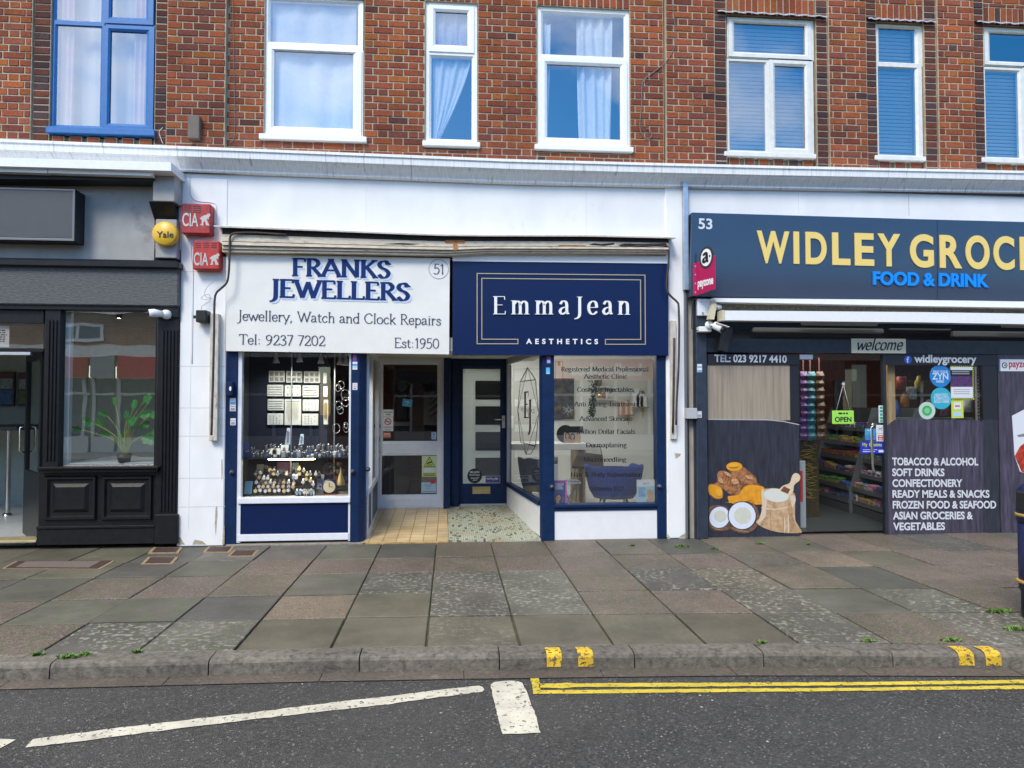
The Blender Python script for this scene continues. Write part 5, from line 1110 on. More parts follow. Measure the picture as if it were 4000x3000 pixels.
# soffit of both recesses
ZS = 2.2
sof = MB(); xr = at(2112, 1400, .06)[0]; sof.box(XJb - .35, at(2010, 1400, 2.3)[0] + .3, .0, 2.5, ZS, ZS + .08); sof.box(XJ - .1, xr + .1, -.03, .02, ZH - .1, ZS + .1)
sof.build('soffit', M('cream_soffit', (.66, .63, .55), .8, var=.06, vs=3, col2=(.5, .46, .38), thr=.62), jf)
# jeweller room
XJ0 = XPL[1] + .01
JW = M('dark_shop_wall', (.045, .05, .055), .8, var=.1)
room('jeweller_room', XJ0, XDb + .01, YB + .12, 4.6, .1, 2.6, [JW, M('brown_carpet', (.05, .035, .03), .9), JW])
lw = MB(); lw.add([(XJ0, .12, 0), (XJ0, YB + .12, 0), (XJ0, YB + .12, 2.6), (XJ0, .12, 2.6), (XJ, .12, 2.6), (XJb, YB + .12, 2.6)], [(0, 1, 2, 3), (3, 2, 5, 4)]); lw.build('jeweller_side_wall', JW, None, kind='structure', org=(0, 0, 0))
mb = MB(); pbox(mb, 1520, 1440, 1560, 1452, 4.4, 4.55, Y=4.4)
mb.build('strip_lamp', M('strip_lamp_glow', (1, .93, .8), .5, emit=6), None, 'small lit strip lamp deep inside the jeweller shop', 'light')
# display case inside the window
dc = thing('display_case', 'dark blue jewellery display case with a glass shelf and a lit tube', 'display case', ((gx0 + gx1) / 2, .6, .4))
VELV = M('navy_velvet', (.008, .011, .028), .9); YP = .80
mb = MB(); x0, x1, z0, z1 = rc(900, 1330, 1278, 1950, YP + .03); mb.box(x0, x1, YP + .03, YP + .06, .4, 2.5); mb.build('back_panel', VELV, dc)
zs = at(1150, 1785, .2)[1]; zf = at(1150, 1943, .06)[1]
mb = MB(); mb.box(gx0, at(1375, 1780, .3)[0], .10, YP + .02, zs - .012, zs); mb.build('shelf', M('dark_glass_shelf', (.02, .03, .04), .12), dc)
mb = MB(); mb.box(gx0, at(1375, 1780, .3)[0], .06, 1.3, zf - .03, zf); mb.build('base', M('cream_display_base', (.5, .48, .43), .7), dc)
mb = MB(); a, b = at(1049, 1786, .2)[0], at(1229, 1786, .2)[0]; mb.tube([(a, .2, zs - .02), (b, .2, zs - .02)], .011, 10); mb.build('tube_lamp', M('warm_tube', (1, .8, .5), .5, emit=30), dc)
mb = MB(); 
for q in (1306, 1138): 
    x_ = at(q, 1600, .5)[0]; mb.box(x_ - .006, x_ + .006, .5, .512, zf, 2.4)
mb.build('upright', M('dull_steel_tube', (.30, .31, .31), .4, .6), dc)
# track spotlights
def spot(px, py, Y, lit, lab):
    ld_ = bpy.data.lights.new('display_lamp', 'SPOT'); ld_.energy = 6 if lit else 7; ld_.spot_size = RAD(100); ld_.spot_blend = .6; ld_.shadow_soft_size = .03; ld_.color = (1, .93, .8) if lit else (.97, 1, .93); lo_ = bpy.data.objects.new('display_lamp', ld_); COL.objects.link(lo_); q_ = at(px, py, Y); lo_.location = (q_[0], .16, q_[1] - .02); lo_.rotation_euler = (RAD(38), 0, 0)  # every fitting gets an added spot lamp set forward to light the trays
    x, z = at(px, py, Y); mb = MB(); mb.lathe([(.012, .2), (.012, .09), (.022, .085), (.026, .05), (.042, .0), (.036, .002), (.02, .03)], (x, Y, z), 12, 0); mb.lathe([(.001, .012), (.033, .006)], (x, Y, z), 12, 1)
    mb.build('spotlight', [ALU, M('warm_lamp_glow', (1, .66, .28), .5, emit=10) if lit else M('dull_lamp_face', (.55, .5, .42), .3)], None, lab, 'spotlight', 'spotlights over the jewellery')
for a in ((1078, 1418, .5, 0, 'dull-faced chrome spotlight over the first tray column'), (1170, 1414, .5, 0, 'dull-faced chrome spotlight over the middle tray column'), (1254, 1420, .5, 0, 'dull-faced chrome spotlight over the last tray column'),
          (1328, 1425, .6, 1, 'lit warm spotlight beside the navy post, hanging lower first'), (1350, 1428, .6, 1, 'lit warm spotlight touching the navy post edge in the window')): spot(*a)
# ring trays on the panel
TRAY = M('white_tray', (.68, .67, .60), .7, var=.06, vs=20); TRIM = M('tray_grey', (.30, .29, .26), .6); GOLDJ = M('gold_jewellery', (.65, .42, .10), .3, .8); SILV = M('silver_jewellery', (.62, .62, .64), .25, .9)
zz = lambda r: (900 + r[0] / 4.424, 1380 + r[1] / 4.424, 900 + r[2] / 4.424, 1380 + r[3] / 4.424)
trays = [((665, 303, 943, 500), 'box', 'tray with gold rings at the head of the first column'), ((965, 308, 1243, 508), 'box', 'tray with six grey compartments at the top of the middle column'), ((1270, 310, 1550, 515), 'box', 'greenish lit tray with six compartments at the top of the last column'),
         ((637, 545, 915, 745), 'row', 'tray of ring rows in the first column, second from the top'), ((940, 550, 1220, 750), 'dot', 'tray with six dark pendants above the tall chain tray'), ((1247, 555, 1525, 760), 'row', 'tray with bright ring rows in the last column, second from the top'),
         ((645, 790, 922, 990), 'row', 'tray of ring rows left of the tall chain tray'), ((1250, 800, 1527, 1000), 'fine', 'tray of fine pendants right of the tall chain tray'),
         ((637, 1040, 913, 1240), 'fine', 'tray of small earrings lowest in the first column'), ((1238, 1045, 1517, 1250), 'fine', 'tray of small earrings lowest in the last column'), ((937, 793, 1223, 1243), 'chain', 'tall tray of gold chains in the middle column'),
         ((1605, 335, 1665, 522), 'dot', 'narrow amber tray on the angled side panel, topmost'), ((1608, 570, 1680, 755), 'dot', 'narrow tray on the angled side panel, middle'), ((1612, 805, 1690, 1235), 'chain', 'tall narrow tray on the angled side panel')]
for r, k, lab in trays:
    x0, x1, z0, z1 = rc(*zz(r), YP); w, h = x1 - x0, z1 - z0; t_ = thing('jewellery_tray', lab, 'tray', ((x0 + x1) / 2, YP, z0), 'jewellery trays on the dark panel')
    mb = MB(); mb.box(x0, x1, YP - .012, YP + .015, z0, z1, .006); mb.build('tray', TRAY, t_)
    mb = MB(); gm = MB(); y = YP - .013
    if k == 'box':
        for i in range(3):
            for j in range(2): mb.box(x0 + w * (.08 + .31 * i), x0 + w * (.30 + .31 * i), y, YP - .01, z0 + h * (.1 + .45 * j), z0 + h * (.42 + .45 * j)); gm.tube([(x0 + w * (.12 + .31 * i), y - .004, z0 + h * (.25 + .45 * j)), (x0 + w * (.19 + .31 * i), y - .006, z0 + h * (.34 + .45 * j)), (x0 + w * (.26 + .31 * i), y - .004, z0 + h * (.25 + .45 * j))], .003, 5)
    elif k == 'row':
        for j in range(4):
            mb.box(x0 + w * .06, x0 + w * .94, y, YP - .01, z0 + h * (.12 + .21 * j), z0 + h * (.17 + .21 * j))
            for i in range(11): gm.lathe([(.004, -.004), (.005, 0), (.004, .004)], (x0 + w * (.1 + .08 * i), y - .003, z0 + h * (.19 + .21 * j)), 6)
    elif k in ('dot', 'fine'):
        nx, nz = (3, 2) if k == 'dot' else (4, 4)
        for i in range(nx):
            for j in range(nz):
                if k == 'fine' and random.random() < .2: continue
                mb.disc(x0 + w * (.2 + .6 * i / (nx - 1)), z0 + h * (.2 + .6 * j / (nz - 1)), w * (.05 if k == 'dot' else .03), y, YP - .01, 8)
                gm.disc(x0 + w * (.2 + .6 * i / (nx - 1)), z0 + h * (.15 + .6 * j / (nz - 1)), w * .02, y - .002, YP - .01, 6)
    else:
        for i in range(14): gm.box(x0 + w * (.14 + .052 * i), x0 + w * (.14 + .052 * i) + .002, y - .002, YP - .01, z0 + h * random.uniform(.12, .3), z0 + h * .88)
        mb.box(x0 + w * .1, x0 + w * .9, y, YP - .01, z0 + h * .9, z0 + h * .93)
    mb.build('slot', TRIM, t_); gm.build('jewel', GOLDJ if k == 'chain' or 'gold' in lab else SILV, t_)
# watches on stands
def watch_proto(name, strap, dial, rim):
    t_ = thing(name, 'wrist watch on a small stand in the jeweller window', 'watch', (0, 0, 0), 'watches on stands in the jeweller window')
    mb = MB(); mb.prism([(-.018, 0), (.018, 0), (.014, .05), (-.014, .05)], -.012, .02); mb.build('stand', M('black_stand', (.03, .03, .035), .5), t_)
    mb = MB(); n = 10; vs = []
    for i in range(n + 1):
        a = -1.9 + 3.8 * i / n; vs += [(sx, -.006 - .024 * math.cos(a), .055 + .04 * math.sin(a)) for sx in (-.009, .009)]
    mb.add(vs, [(2 * i, 2 * i + 1, 2 * i + 3, 2 * i + 2) for i in range(n)]); mb.build('strap', strap, t_)
    mb = MB(); mb.disc(0, .056, .022, -.038, -.027, 16); mb.build('case', rim, t_); mb = MB(); mb.disc(0, .056, .0175, -.0395, -.037, 16); mb.build('dial', dial, t_)
    return t_
STR = [M('brown_strap', (.09, .045, .03), .6), M('steel_strap', (.5, .5, .5), .3, .9), M('black_strap', (.015, .015, .018), .5), M('gold_strap', (.6, .4, .1), .3, .9)]
DIAL = [M('white_dial', (.7, .7, .68), .3), M('cream_dial', (.66, .58, .38), .3), M('blue_dial', (.2, .35, .5), .3), M('dark_dial', (.05, .05, .06), .3)]
protos = [(watch_proto('wrist_watch', STR[a], DIAL[b], c), s) for a, b, c, s in ((0, 0, SILV, 'brown strap and white dial'), (1, 0, SILV, 'steel bracelet and white dial'), (2, 1, GOLDJ, 'black strap and cream dial'), (3, 1, GOLDJ, 'gold bracelet and cream dial'), (1, 2, SILV, 'steel bracelet and blue dial'), (2, 3, SILV, 'black strap and dark dial'), (0, 1, GOLDJ, 'brown strap and cream dial'))]
zz4 = lambda x, y: (900 + x / 4.424, 1650 + y / 4.424)
spots_ = [(x, 1265 - (i % 2) * 12, .14, (0, 6)[i % 3 == 0]) for i, x in enumerate(range(445, 1100, 82))] + [(x, 1190, .20, (0, 6, 0, 3)[i % 4]) for i, x in enumerate(range(500, 1110, 85))]
spots_ += [(x, 1115 + (i % 3) * 8, .25, (0, 5, 6, 1)[i % 4]) for i, x in enumerate(range(470, 1120, 78))] + [(x, 970, .36, (1, 5, 2, 4)[i % 4]) for i, x in enumerate((460, 700, 760, 830, 980, 1060, 1210, 1380, 1480, 1540))]
spots_ += [(520, 1030, .30, 3), (590, 1045, .28, 1), (655, 1045, .28, 1), (530, 950, .36, 1), (640, 850, .42, 5), (690, 900, .40, 2), (775, 905, .40, 1), (870, 935, .36, 5), (1040, 985, .32, 5), (1100, 1035, .28, 4), (1150, 1035, .28, 1), (1085, 880, .4, 5), (1195, 880, .40, 3), (1265, 910, .40, 4), (1265, 1110, .26, 1), (1325, 1060, .26, 2), (1400, 1085, .24, 3), (1330, 980, .34, 3), (1440, 1150, .22, 1), (1160, 1290, .1, 4), (1220, 1290, .1, 4), (1280, 1290, .1, 1), (1350, 1290, .1, 2), (1400, 1290, .1, 4)]
allo = list(bpy.data.objects); steps = MB(); used = set()
for (x, y, Y, k) in spots_:
    px, py = zz4(x, y); X, Z = at(px, py, Y); Z = max(zf, Z); lab = 'watch with ' + protos[k][1] + (' in the front brown rows' if y > 1150 and x < 1105 else ' on the raised black steps' if y < 1150 else ' on its low stand by the white box')
    if k not in used: used.add(k); o = protos[k][0]; o.location = (X, Y, Z); o['label'] = lab
    else: dup(protos[k][0], (X, Y, Z), random.uniform(-.2, .2), lab, None, None, allo)
x0, x1 = at(985, 1900, .2)[0], at(1160, 1900, .2)[0]; 
mb = MB(); mb.box(at(1000, 1900, .12)[0], at(1152, 1900, .12)[0], .08, .17, zf, zf + .012); mb.box(at(1005, 1900, .3)[0], at(1230, 1900, .3)[0], .24, .34, zf, zf + .10, .003, 1); mb.box(at(1005, 1900, .4)[0], at(1230, 1900, .4)[0], .345, .46, zf, zf + .21, .003, 1)
mb.build('watch_steps', [M('cream_step', (.55, .5, .4), .7), M('black_velvet_step', (.015, .015, .018), .8)], None, 'stepped black and cream risers that carry the watches', 'display steps')
random.seed(17)
# ring stands and small boxes on the shelf
rs = thing('ring_stand', 'small black ring stand on the glass shelf', 'ring stand', (0, 0, 0), 'ring stands on the jewellery shelf')
mb = MB(); mb.lathe([(.001, 0), (.022, 0), (.02, .008), (.012, .05), (.001, .055)], (0, 0, 0), 10); mb.build('cone', M('black_stand', ), rs)
mb = MB(); mb.lathe([(.013, .044), (.017, .048), (.013, .053)], (0, 0, 0), 10); mb.lathe([(.001, .064), (.007, .058), (.001, .052)], (0, -.012, 0), 6); mb.build('ring', SILV, rs)
allo = list(bpy.data.objects); first = True
for i in range(105):
    px = random.uniform(948, 1362); Y = random.uniform(.12, .75); X = at(px, 1700, Y)[0]; s = random.uniform(.7, 1.35); side_ = 'beside the navy post' if px > 1240 else 'near the aluminium edge' if px < 1045 else 'under the trays'
    lab = 'small black ring stand on the glass shelf ' + side_
    if first: rs.location = (X, Y, zs); rs['label'] = lab; first = False
    else: dup(rs, (X, Y, zs + (.05 if Y > .5 else 0)), random.uniform(0, 3), lab, None, s, allo)
bxs = [M('pale_card_box', (.6, .62, .6), .5), M('velvet_blue_box', (.03, .05, .2), .6), M('silver_grey_box', (.4, .42, .44), .4, .5)]
for i in range(34):
    px = random.uniform(950, 1360); Y = random.uniform(.11, .44); X = at(px, 1700, Y)[0]; w, h = random.uniform(.012, .03), random.uniform(.02, .07); mb = MB(); mb.box(X - w, X + w, Y, Y + .03, zs, zs + h, .003); k = i % 3
    mb.build('trinket_box', bxs[k], None, ('pale', 'blue', 'silver')[k] + ' trinket box standing on the glass shelf ' + ('beside the navy post' if px > 1240 else 'near the aluminium edge' if px < 1045 else 'under the trays'), 'box', 'trinket boxes on the jewellery shelf')
mb = MB(); mb.box(at(960, 1700, .5)[0], at(1365, 1700, .5)[0], .48, .78, zs + .001, zs + .05); mb.build('shelf_riser', M('black_velvet_step', ), None, 'long black riser at the back of the glass shelf', 'riser')
def stand_board(r, Y, c, lab, tilt=.0, dots=0):
    x0, x1, z0, z1 = rc(*zz4(r[0], r[1]), *zz4(r[2], r[3]), Y); mb = MB(); w = x1 - x0
    mb.add([(x0 + w * .0, Y, z0), (x1, Y, z0), (x1 - w * tilt, Y + .05, z1), (x0 + w * tilt, Y + .05, z1), (x0, Y + .02, z0), (x1, Y + .02, z0), (x1 - w * tilt, Y + .06, z1), (x0 + w * tilt, Y + .06, z1)], [(0, 1, 2, 3), (4, 7, 6, 5), (0, 4, 5, 1), (1, 5, 6, 2), (2, 6, 7, 3), (3, 7, 4, 0)])
    for i in range(dots): mb.disc((x0 + x1) / 2, z0 + (z1 - z0) * (.2 + .7 * i / dots), w * .18, Y - .002, Y + .05, 10, 1)
    mb.build('jewellery_stand', [M('stand_%d' % int(sum(c) * 1000), c, .6, var=.1), SILV], None, lab, 'display stand')
stand_board((940, 98, 1035, 385), .45, (.30, .36, .46), 'tall pale blue stand of pendants under the middle trays', .22, 6); stand_board((1185, 205, 1262, 378), .5, (.28, .36, .46), 'shorter blue grey stand right of the upright on the shelf', .15, 4)
stand_board((190, 345, 300, 560), .2, (.03, .04, .2), 'blue velvet box at the aluminium end of the shelf'); stand_board((235, 1025, 362, 1240), .15, (.12, .32, .45), 'turquoise watch box on the window floor', .0)
stand_board((440, 730, 560, 890), .55, (.22, .25, .27), 'grey upright card behind the watches'); stand_board((790, 690, 1040, 905), .6, (.10, .04, .12), 'dark purple card with a flower behind the watches', 0, 1); stand_board((1055, 705, 1160, 890), .6, (.2, .34, .46), 'light blue card behind the watches')
stand_board((1175, 1135, 1445, 1285), .2, (.55, .58, .56), 'white box near the middle of the window floor'); stand_board((1445, 1165, 1600, 1285), .22, (.03, .03, .035), 'black box beside the white box on the window floor'); stand_board((1490, 905, 1605, 1160), .4, (.42, .45, .5), 'pale card stand holding a single watch', 0, 2)
stand_board((925, 930, 1000, 1010), .42, (.012, .02, .3), 'bright blue velvet cube among the watches'); stand_board((800, 985, 880, 1045), .4, (.4, .02, .03), 'small red box among the watches'); stand_board((660, 455, 860, 555), .15, (.6, .58, .5), 'low white stand of earrings at the shelf edge', .1, 3)
stand_board((860, 395, 990, 525), .25, (.5, .5, .46), 'pale bracelet bar in the middle of the shelf', 0, 2); stand_board((635, 1262, 850, 1315), .1, (.08, .1, .14), 'dark name plate lying at the front of the window floor')
# old gramophone horn, clock and bell by the post
x, z = at(*zz4(1715, 800), .5)
mb = MB(); mb.lathe([(.075, -.05), (.07, -.02), (.03, .05), (.015, .12)], (x, .5, z), 20, axis='y'); mb.lathe([(.012, zf - z), (.012, 0)], (x, .55, z), 8, 1); mb.build('phone_horn', [SILV, M('brown_wood', (.12, .04, .025), .5)], None, 'silver horn mouthpiece on a brown stem near the navy post', 'horn')
x, z = at(*zz4(1715, 1150), .3)
ck = thing('table_clock', 'round table clock with a cream dial on a blue base in the window', 'clock', (x, .3, zf)); mb = MB(); mb.lathe([(.001, -.03), (.085, -.028), (.09, 0), (.08, .03), (.001, .035)], (x, .3, zf + .09), 24, axis='y'); mb.build('case', M('navy_clock_case', (.015, .025, .12), .3), ck)
mb = MB(); mb.disc(x, zf + .09, .068, .268, .2715, 24); mb.build('dial', DIAL[1], ck); mb = MB(); mb.box(x - .003, x + .003, .264, .267, zf + .09, zf + .14); mb.box(x, x + .04, .2640, .2665, zf + .087, zf + .093); mb.build('hand', BLACKI, ck); mb = MB(); mb.box(x - .09, x + .09, .25, .36, zf, zf + .012); mb.build('base', M('red_wood_base', (.16, .03, .025), .5), ck)
sh = MB(); x, z = at(*zz4(1890, 900), .55)
for i in range(5): sh.lathe([(.02 + .02 * i, 0), (.03 + .02 * i, .04), (.02 + .018 * i, .05)], (x + .015 * i, .5 - .02 * i, z + .10 - .08 * i), 12, sx=1.1)
sh.build('carved_ornament', M('brown_carving', (.16, .12, .08), .6, var=.4, vs=30), None, 'brown carved ornament against the navy post in the window', 'ornament')
x, z = at(*zz4(1905, 960), .3); mb = MB(); mb.lathe([(.05, 0), (.045, .05), (.012, .14), (.008, .2)], (x, .3, z - .08), 16); mb.build('brass_horn', BRASS, None, 'small brass horn lying before the carved ornament', 'horn')
# silver and chains hung at the shop side of the case
for i in range(10):
    px, py = random.uniform(1300, 1362), random.uniform(1490, 1680); x, z = at(px, py, .7); r = random.uniform(.02, .05); n = 14
    mb = MB(); mb.tube([(x + r * math.cos(6.283 * j / n), .7 + .02 * math.sin(j), z + r * 1.3 * math.sin(6.283 * j / n)) for j in range(n)], .005, 5, closed=True)
    mb.build('bangle', SILV, None, 'silver bangle hanging in the dark side of the jeweller window', 'bangle', 'bangles hanging in the jeweller window')
# seen through the door: clock, shelf stand, counter
x, z = at(1571, 1510, 3.9)
wc = thing('wall_clock', 'dark pendulum wall clock behind the jeweller door', 'clock', (x, 3.9, z - .5)); mb = MB(); mb.box(x - .1, x + .1, 3.85, 4.0, z - .55, z + .05, .01); mb.disc(x, z, .12, 3.84, 4.0, 24); mb.build('case', M('dark_clock_wood', (.05, .03, .02), .5), wc); mb = MB(); mb.disc(x, z, .085, 3.83, 3.841, 24); mb.build('dial', M('grey_dial', (.26, .27, .25), .5), wc)
x0, x1, z0, z1 = rc(1601, 1525, 1660, 1730, 3.2); mb = MB(); mb.box(x0, x1, 3.2, 3.5, .1, z1, .01); mb.disc((x0 + x1) / 2, z1, (x1 - x0) / 2, 3.18, 3.5, 24)
for i in range(14): mb.box(x0 + .02, x1 - .02, 3.17, 3.2, .35 + i * .07, .36 + i * .07, 0, 1)
mb.build('strap_carousel', [M('reddish_stand_wood', (.09, .03, .018), .5), DARK], None, 'reddish brown strap stand with a round top behind the jeweller door', 'stand')
mb = MB(); x0, x1, z0, z1 = rc(1655, 1530, 1712, 1660, 3.0); mb.box(x0, x1 + .1, 3.0, 3.02, z0, z1, 0, 0)
for i, c in enumerate(((1), (2), (3), (4))): mb.X = Matrix.Translation((x0 + .1, 2.995, z0 + .12 + i * .1)) @ Matrix.Rotation(-.7, 4, 'Y'); mb.box(-.02, .16, -.004, .004, -.02, .02, 0, c)
mb.X = None; mb.build('strap_poster', [M('grey_card', (.3, .31, .29), .6), M('red_strap', (.3, .06, .04), .6), M('brown_strap_print', (.16, .07, .05), .6), M('green_strap', (.06, .14, .06), .6), M('blue_strap', (.05, .1, .22), .6)], None, 'pale poster with coloured watch straps inside the jeweller door', 'poster')
mb = MB(); x0, x1, z0, z1 = rc(1495, 1648, 1600, 1664, 3.4); mb.box(x0, x1, 3.4, 3.7, z0, z1); mb.box(x0, x1, 3.42, 3.7, .1, z0 - .01, 0, 1); mb.build('shop_counter', [M('pale_counter_edge', (.35, .38, .33), .5), JW], None, 'low shop counter with a pale edge in the dark jeweller shop', 'counter')

# ---------------------------------------------------------------- stickers on the jeweller front
def sticker(a, Y, mats, lab, bars=(), name='sticker', cat='sticker', grp=None):
    """bars: (x0, y0, x1, y1 as fractions from the top corner, material index)"""
    mb = MB(); x0, x1, z0, z1 = rc(*a, Y); w, h = x1 - x0, z1 - z0; mb.box(x0, x1, Y - .002, Y, z0, z1)
    for i, q in enumerate(bars): mb.box(x0 + w * q[0], x0 + w * q[2], Y - .0032 - i * .0001, Y - .001, z1 - h * q[3], z1 - h * q[1], 0, q[4])
    return mb.build(name, mats, None, lab, cat, grp)
PAPER = M('sticker_white', (.68, .70, .74), .5); SKY = M('sticker_sky_blue', (.06, .36, .62), .5); MIDB = M('sticker_mid_blue', (.05, .2, .55), .5); REDP = M('sticker_red', (.5, .05, .04), .5); GREYT = M('sticker_grey_print', (.3, .3, .33), .5); LIME = M('sticker_lime', (.55, .62, .08), .5); PURP = M('sticker_purple', (.12, .06, .32), .5); SKYL = M('sticker_pale_blue', (.4, .6, .72), .5)
sticker((898, 1555, 921, 1606), -.0215, [PAPER, SKY, REDP, GREYT], 'tall sticker with blue and red bands on the first navy post', [(.05, .3, .95, .5, 1), (.1, .62, .9, .66, 2), (.15, .75, .85, .95, 3)], grp='stickers on the navy posts')
sticker((900, 1634, 921, 1661), -.0215, [PAPER, REDP, GREYT], 'small pale sticker under the banded one on the first navy post', [(.1, .3, .9, .36, 1), (.15, .55, .85, .9, 2)], grp='stickers on the navy posts')
sticker((1378, 1383, 1394, 1410), -.0315, [PURP, REDP, PAPER], 'purple sticker under the cream sign on the second navy post', [(.2, .3, .7, .7, 1)], grp='stickers on the navy posts')
sticker((1377, 1413, 1396, 1444), -.0315, [PAPER, MIDB, SKYL], 'white and blue striped sticker on the second navy post', [(0, .3, 1, .5, 1), (0, .55, 1, .75, 2)], grp='stickers on the navy posts')
sticker((1377, 1496, 1396, 1523), -.0315, [PAPER, REDP, GREYT], 'white sticker with red lines halfway up the second navy post', [(.1, .25, .9, .3, 1), (.1, .5, .9, .55, 1), (.2, .7, .8, .9, 2)], grp='stickers on the navy posts')
yd = YB + .02
st = sticker((1496, 1600, 1537, 1628), yd, [PAPER], 'white notice about pushing the jeweller door hard', name='door_notice', cat='notice'); letters(st, 'PUSH DOOR', 1501, 1613, 1533, 1613, 5.5, yd - .002, BLACKI, .02, .0008, .001); letters(st, 'HARD', 1508, 1622, 1526, 1622, 5.5, yd - .002, BLACKI, .02, .0008, .001)
st = sticker((1496, 1629, 1536, 1684), yd, [PAPER, GREYT], 'no smoking sticker on the jeweller door', [(.15, .84, .85, .88, 1), (.2, .92, .8, .95, 1)]); 
x, z = at(1515.5, 1647, yd); mb = MB(); n = 28; mb.tube([(x + .043 * math.cos(6.283 * i / n), yd - .004, z + .043 * math.sin(6.283 * i / n)) for i in range(n)], .006, 6, closed=True); mb.tube([(x - .03, yd - .004, z + .03), (x + .03, yd - .004, z - .03)], .005, 6); mb.build('prohibition_ring', REDP, st); mb = MB(); mb.box(x - .03, x + .022, yd - .006, yd - .002, z - .006, z + .004); mb.build('cigarette', BLACKI, st); letters(st, 'NO SMOKING', 1499, 1671, 1533, 1671, 5, yd - .002, REDP, .02, .0008, .001)
sticker((1496, 1689, 1527, 1711), yd, [M('orange_red_sticker', (.5, .1, .05), .5), PAPER], 'orange red sticker low in the upper door glass', [(.1, .2, .9, .35, 1), (.0, .6, 1, .68, 1)])
sticker((1685, 1688, 1704, 1716), yd, [SKYL, PAPER, MIDB], 'small pale blue sticker in the corner of the upper door glass', [(.2, .15, .8, .5, 1), (.3, .2, .7, .45, 2), (.15, .65, .85, .7, 2)])
st = sticker((1570, 1559, 1608, 1588), yd, [SKY, PAPER], 'tilted bright blue card in the middle of the jeweller door', [(.3, .3, .7, .42, 1), (.45, .65, .55, .72, 1)], 'hanging_card', 'card'); st.rotation_euler = (0, RAD(8), 0)
st = sticker((1648, 1781, 1706, 1862), yd, [M('pale_lime', (.6, .66, .4), .5), PAPER, LIME, BLACKI], 'camera surveillance warning sticker with a yellow triangle on the lower door glass', [(.14, .58, .86, .78, 1), (.05, .82, .95, .98, 2), (.1, .85, .9, .88, 3), (.1, .92, .9, .95, 3)])
x0, x1, z0, z1 = rc(1654, 1783, 1701, 1825, yd - .004); mb = MB(); mb.prism([(x0, z0), (x1, z0), ((x0 + x1) / 2, z1)], yd - .0045, yd - .003); mb.prism([(x0 + .012, z0 + .008), (x1 - .012, z0 + .008), ((x0 + x1) / 2, z1 - .016)], yd - .0055, yd - .004, 1)
xm = (x0 + x1) / 2; mb.prism([(xm - .035, z0 + .06), (xm + .03, z0 + .085), (xm + .036, z0 + .068), (xm - .03, z0 + .042)], yd - .007, yd - .005); mb.build('triangle', [BLACKI, LIME], st); letters(st, 'CCTV', 1667, 1821, 1688, 1821, 6.5, yd - .0055, BLACKI, .02, .0008, .001)
sticker((1646, 1863, 1704, 1926), yd, [SKYL, M('photo_brown', (.2, .15, .13), .5, var=.5, vs=40), REDP, GREYT], 'pale blue leaflet with a photo strip low on the jeweller door', [(0, 0, 1, .33, 1), (.62, .2, .95, .42, 2), (.2, .48, .7, .52, 3), (.3, .58, .65, .61, 3), (.3, .68, .65, .71, 3), (.05, .9, .95, .93, 2)], 'leaflet', 'leaflet')
# lock knobs on the posts
for px, py, Y, lab in ((904, 1845, -.02, 'small grey lock on the first navy post'), (1377, 1842, -.03, 'small metal lock on the front face of the second navy post'), (1436, 1834, .06, 'round lock knob on the inner face of the second navy post'), (2156, 1902, -.03, 'dark lock knob on the clinic corner post'), (2578, 1900, -.03, 'dark lock knob on the last navy post')):
    x, z = at(px, py, Y - .02); mb = MB(); mb.lathe([(.001, -.045), (.018, -.04), (.022, -.01), (.028, 0), (.028, .012)], (x, Y, z), 14, 0, axis='y'); mb.lathe([(.001, -.0465), (.007, -.046)], (x, Y, z), 8, 1, axis='y'); mb.build('post_lock', [M('dull_lock_metal', (.10, .11, .16), .35, .6), DARK], None, lab, 'lock', 'locks on the navy posts')
kbx = thing('key_box', 'navy key box with a white button on the pier edge by the jeweller window', 'box', (at(895, 1545, -.1)[0], -.1, at(895, 1545, -.1)[1])); mb = MB(); pbox(mb, 881, 1491, 906, 1546, -.10, -.02, .006); mb.build('case', NAVY, kbx); mb = MB(); x, z = at(900, 1518, -.1); mb.disc(x, z, .012, -.106, -.099, 12, 0, None, .025); mb.build('button', WHITEP, kbx)
# ---------------------------------------------------------------- clinic shopfront
cf = thing('clinic_shopfront', 'navy painted clinic shopfront with white risers and a recessed navy door', 'shopfront', (at(2300, 2110, 0)[0], 0, 0))
YD = 2.1
xa = at(2112, 1700, -.03)[0]; xb = at(2165, 1700, -.03)[0]
mb = MB(); mb.slab([(xa + .02, -.03), (xb, -.03), (xb, .10), (xa, .10), (xa, .01)], .0, ZH); mb.build('post', NAVY, cf)
mb = MB(); x0, x1, _, _ = rc(2566, 1380, 2601, 2100, -.03); mb.box(x0, x1, -.03, .12, .0, ZH, .006); mb.build('post', NAVY, cf)
cx0, cx1, cz0, cz1 = rc(2165, 1383, 2566, 1971, .03)
glasspane(cf, cx0, cx1, cz0 - .01, ZH, .03, G_SHOP)
mb = MB(); pbox(mb, 2165, 1970, 2568, 1982, -.05, .12, .006); pbox(mb, 2165, 1982, 2567, 1994, -.03, .1, .004); mb.build('sill', NAVY, cf)
mb = MB(); pbox(mb, 2166, 1994, 2567, 2106, -.015, .08, .002); mb.build('stall_riser', M('white_riser_panel', (.78, .78, .80), .4, var=.03, vs=4), cf)
mb = MB(); pbox(mb, 2163, 2106, 2605, 2120, -.02, .1, .004); mb.build('base', M('stone_step', ), cf)
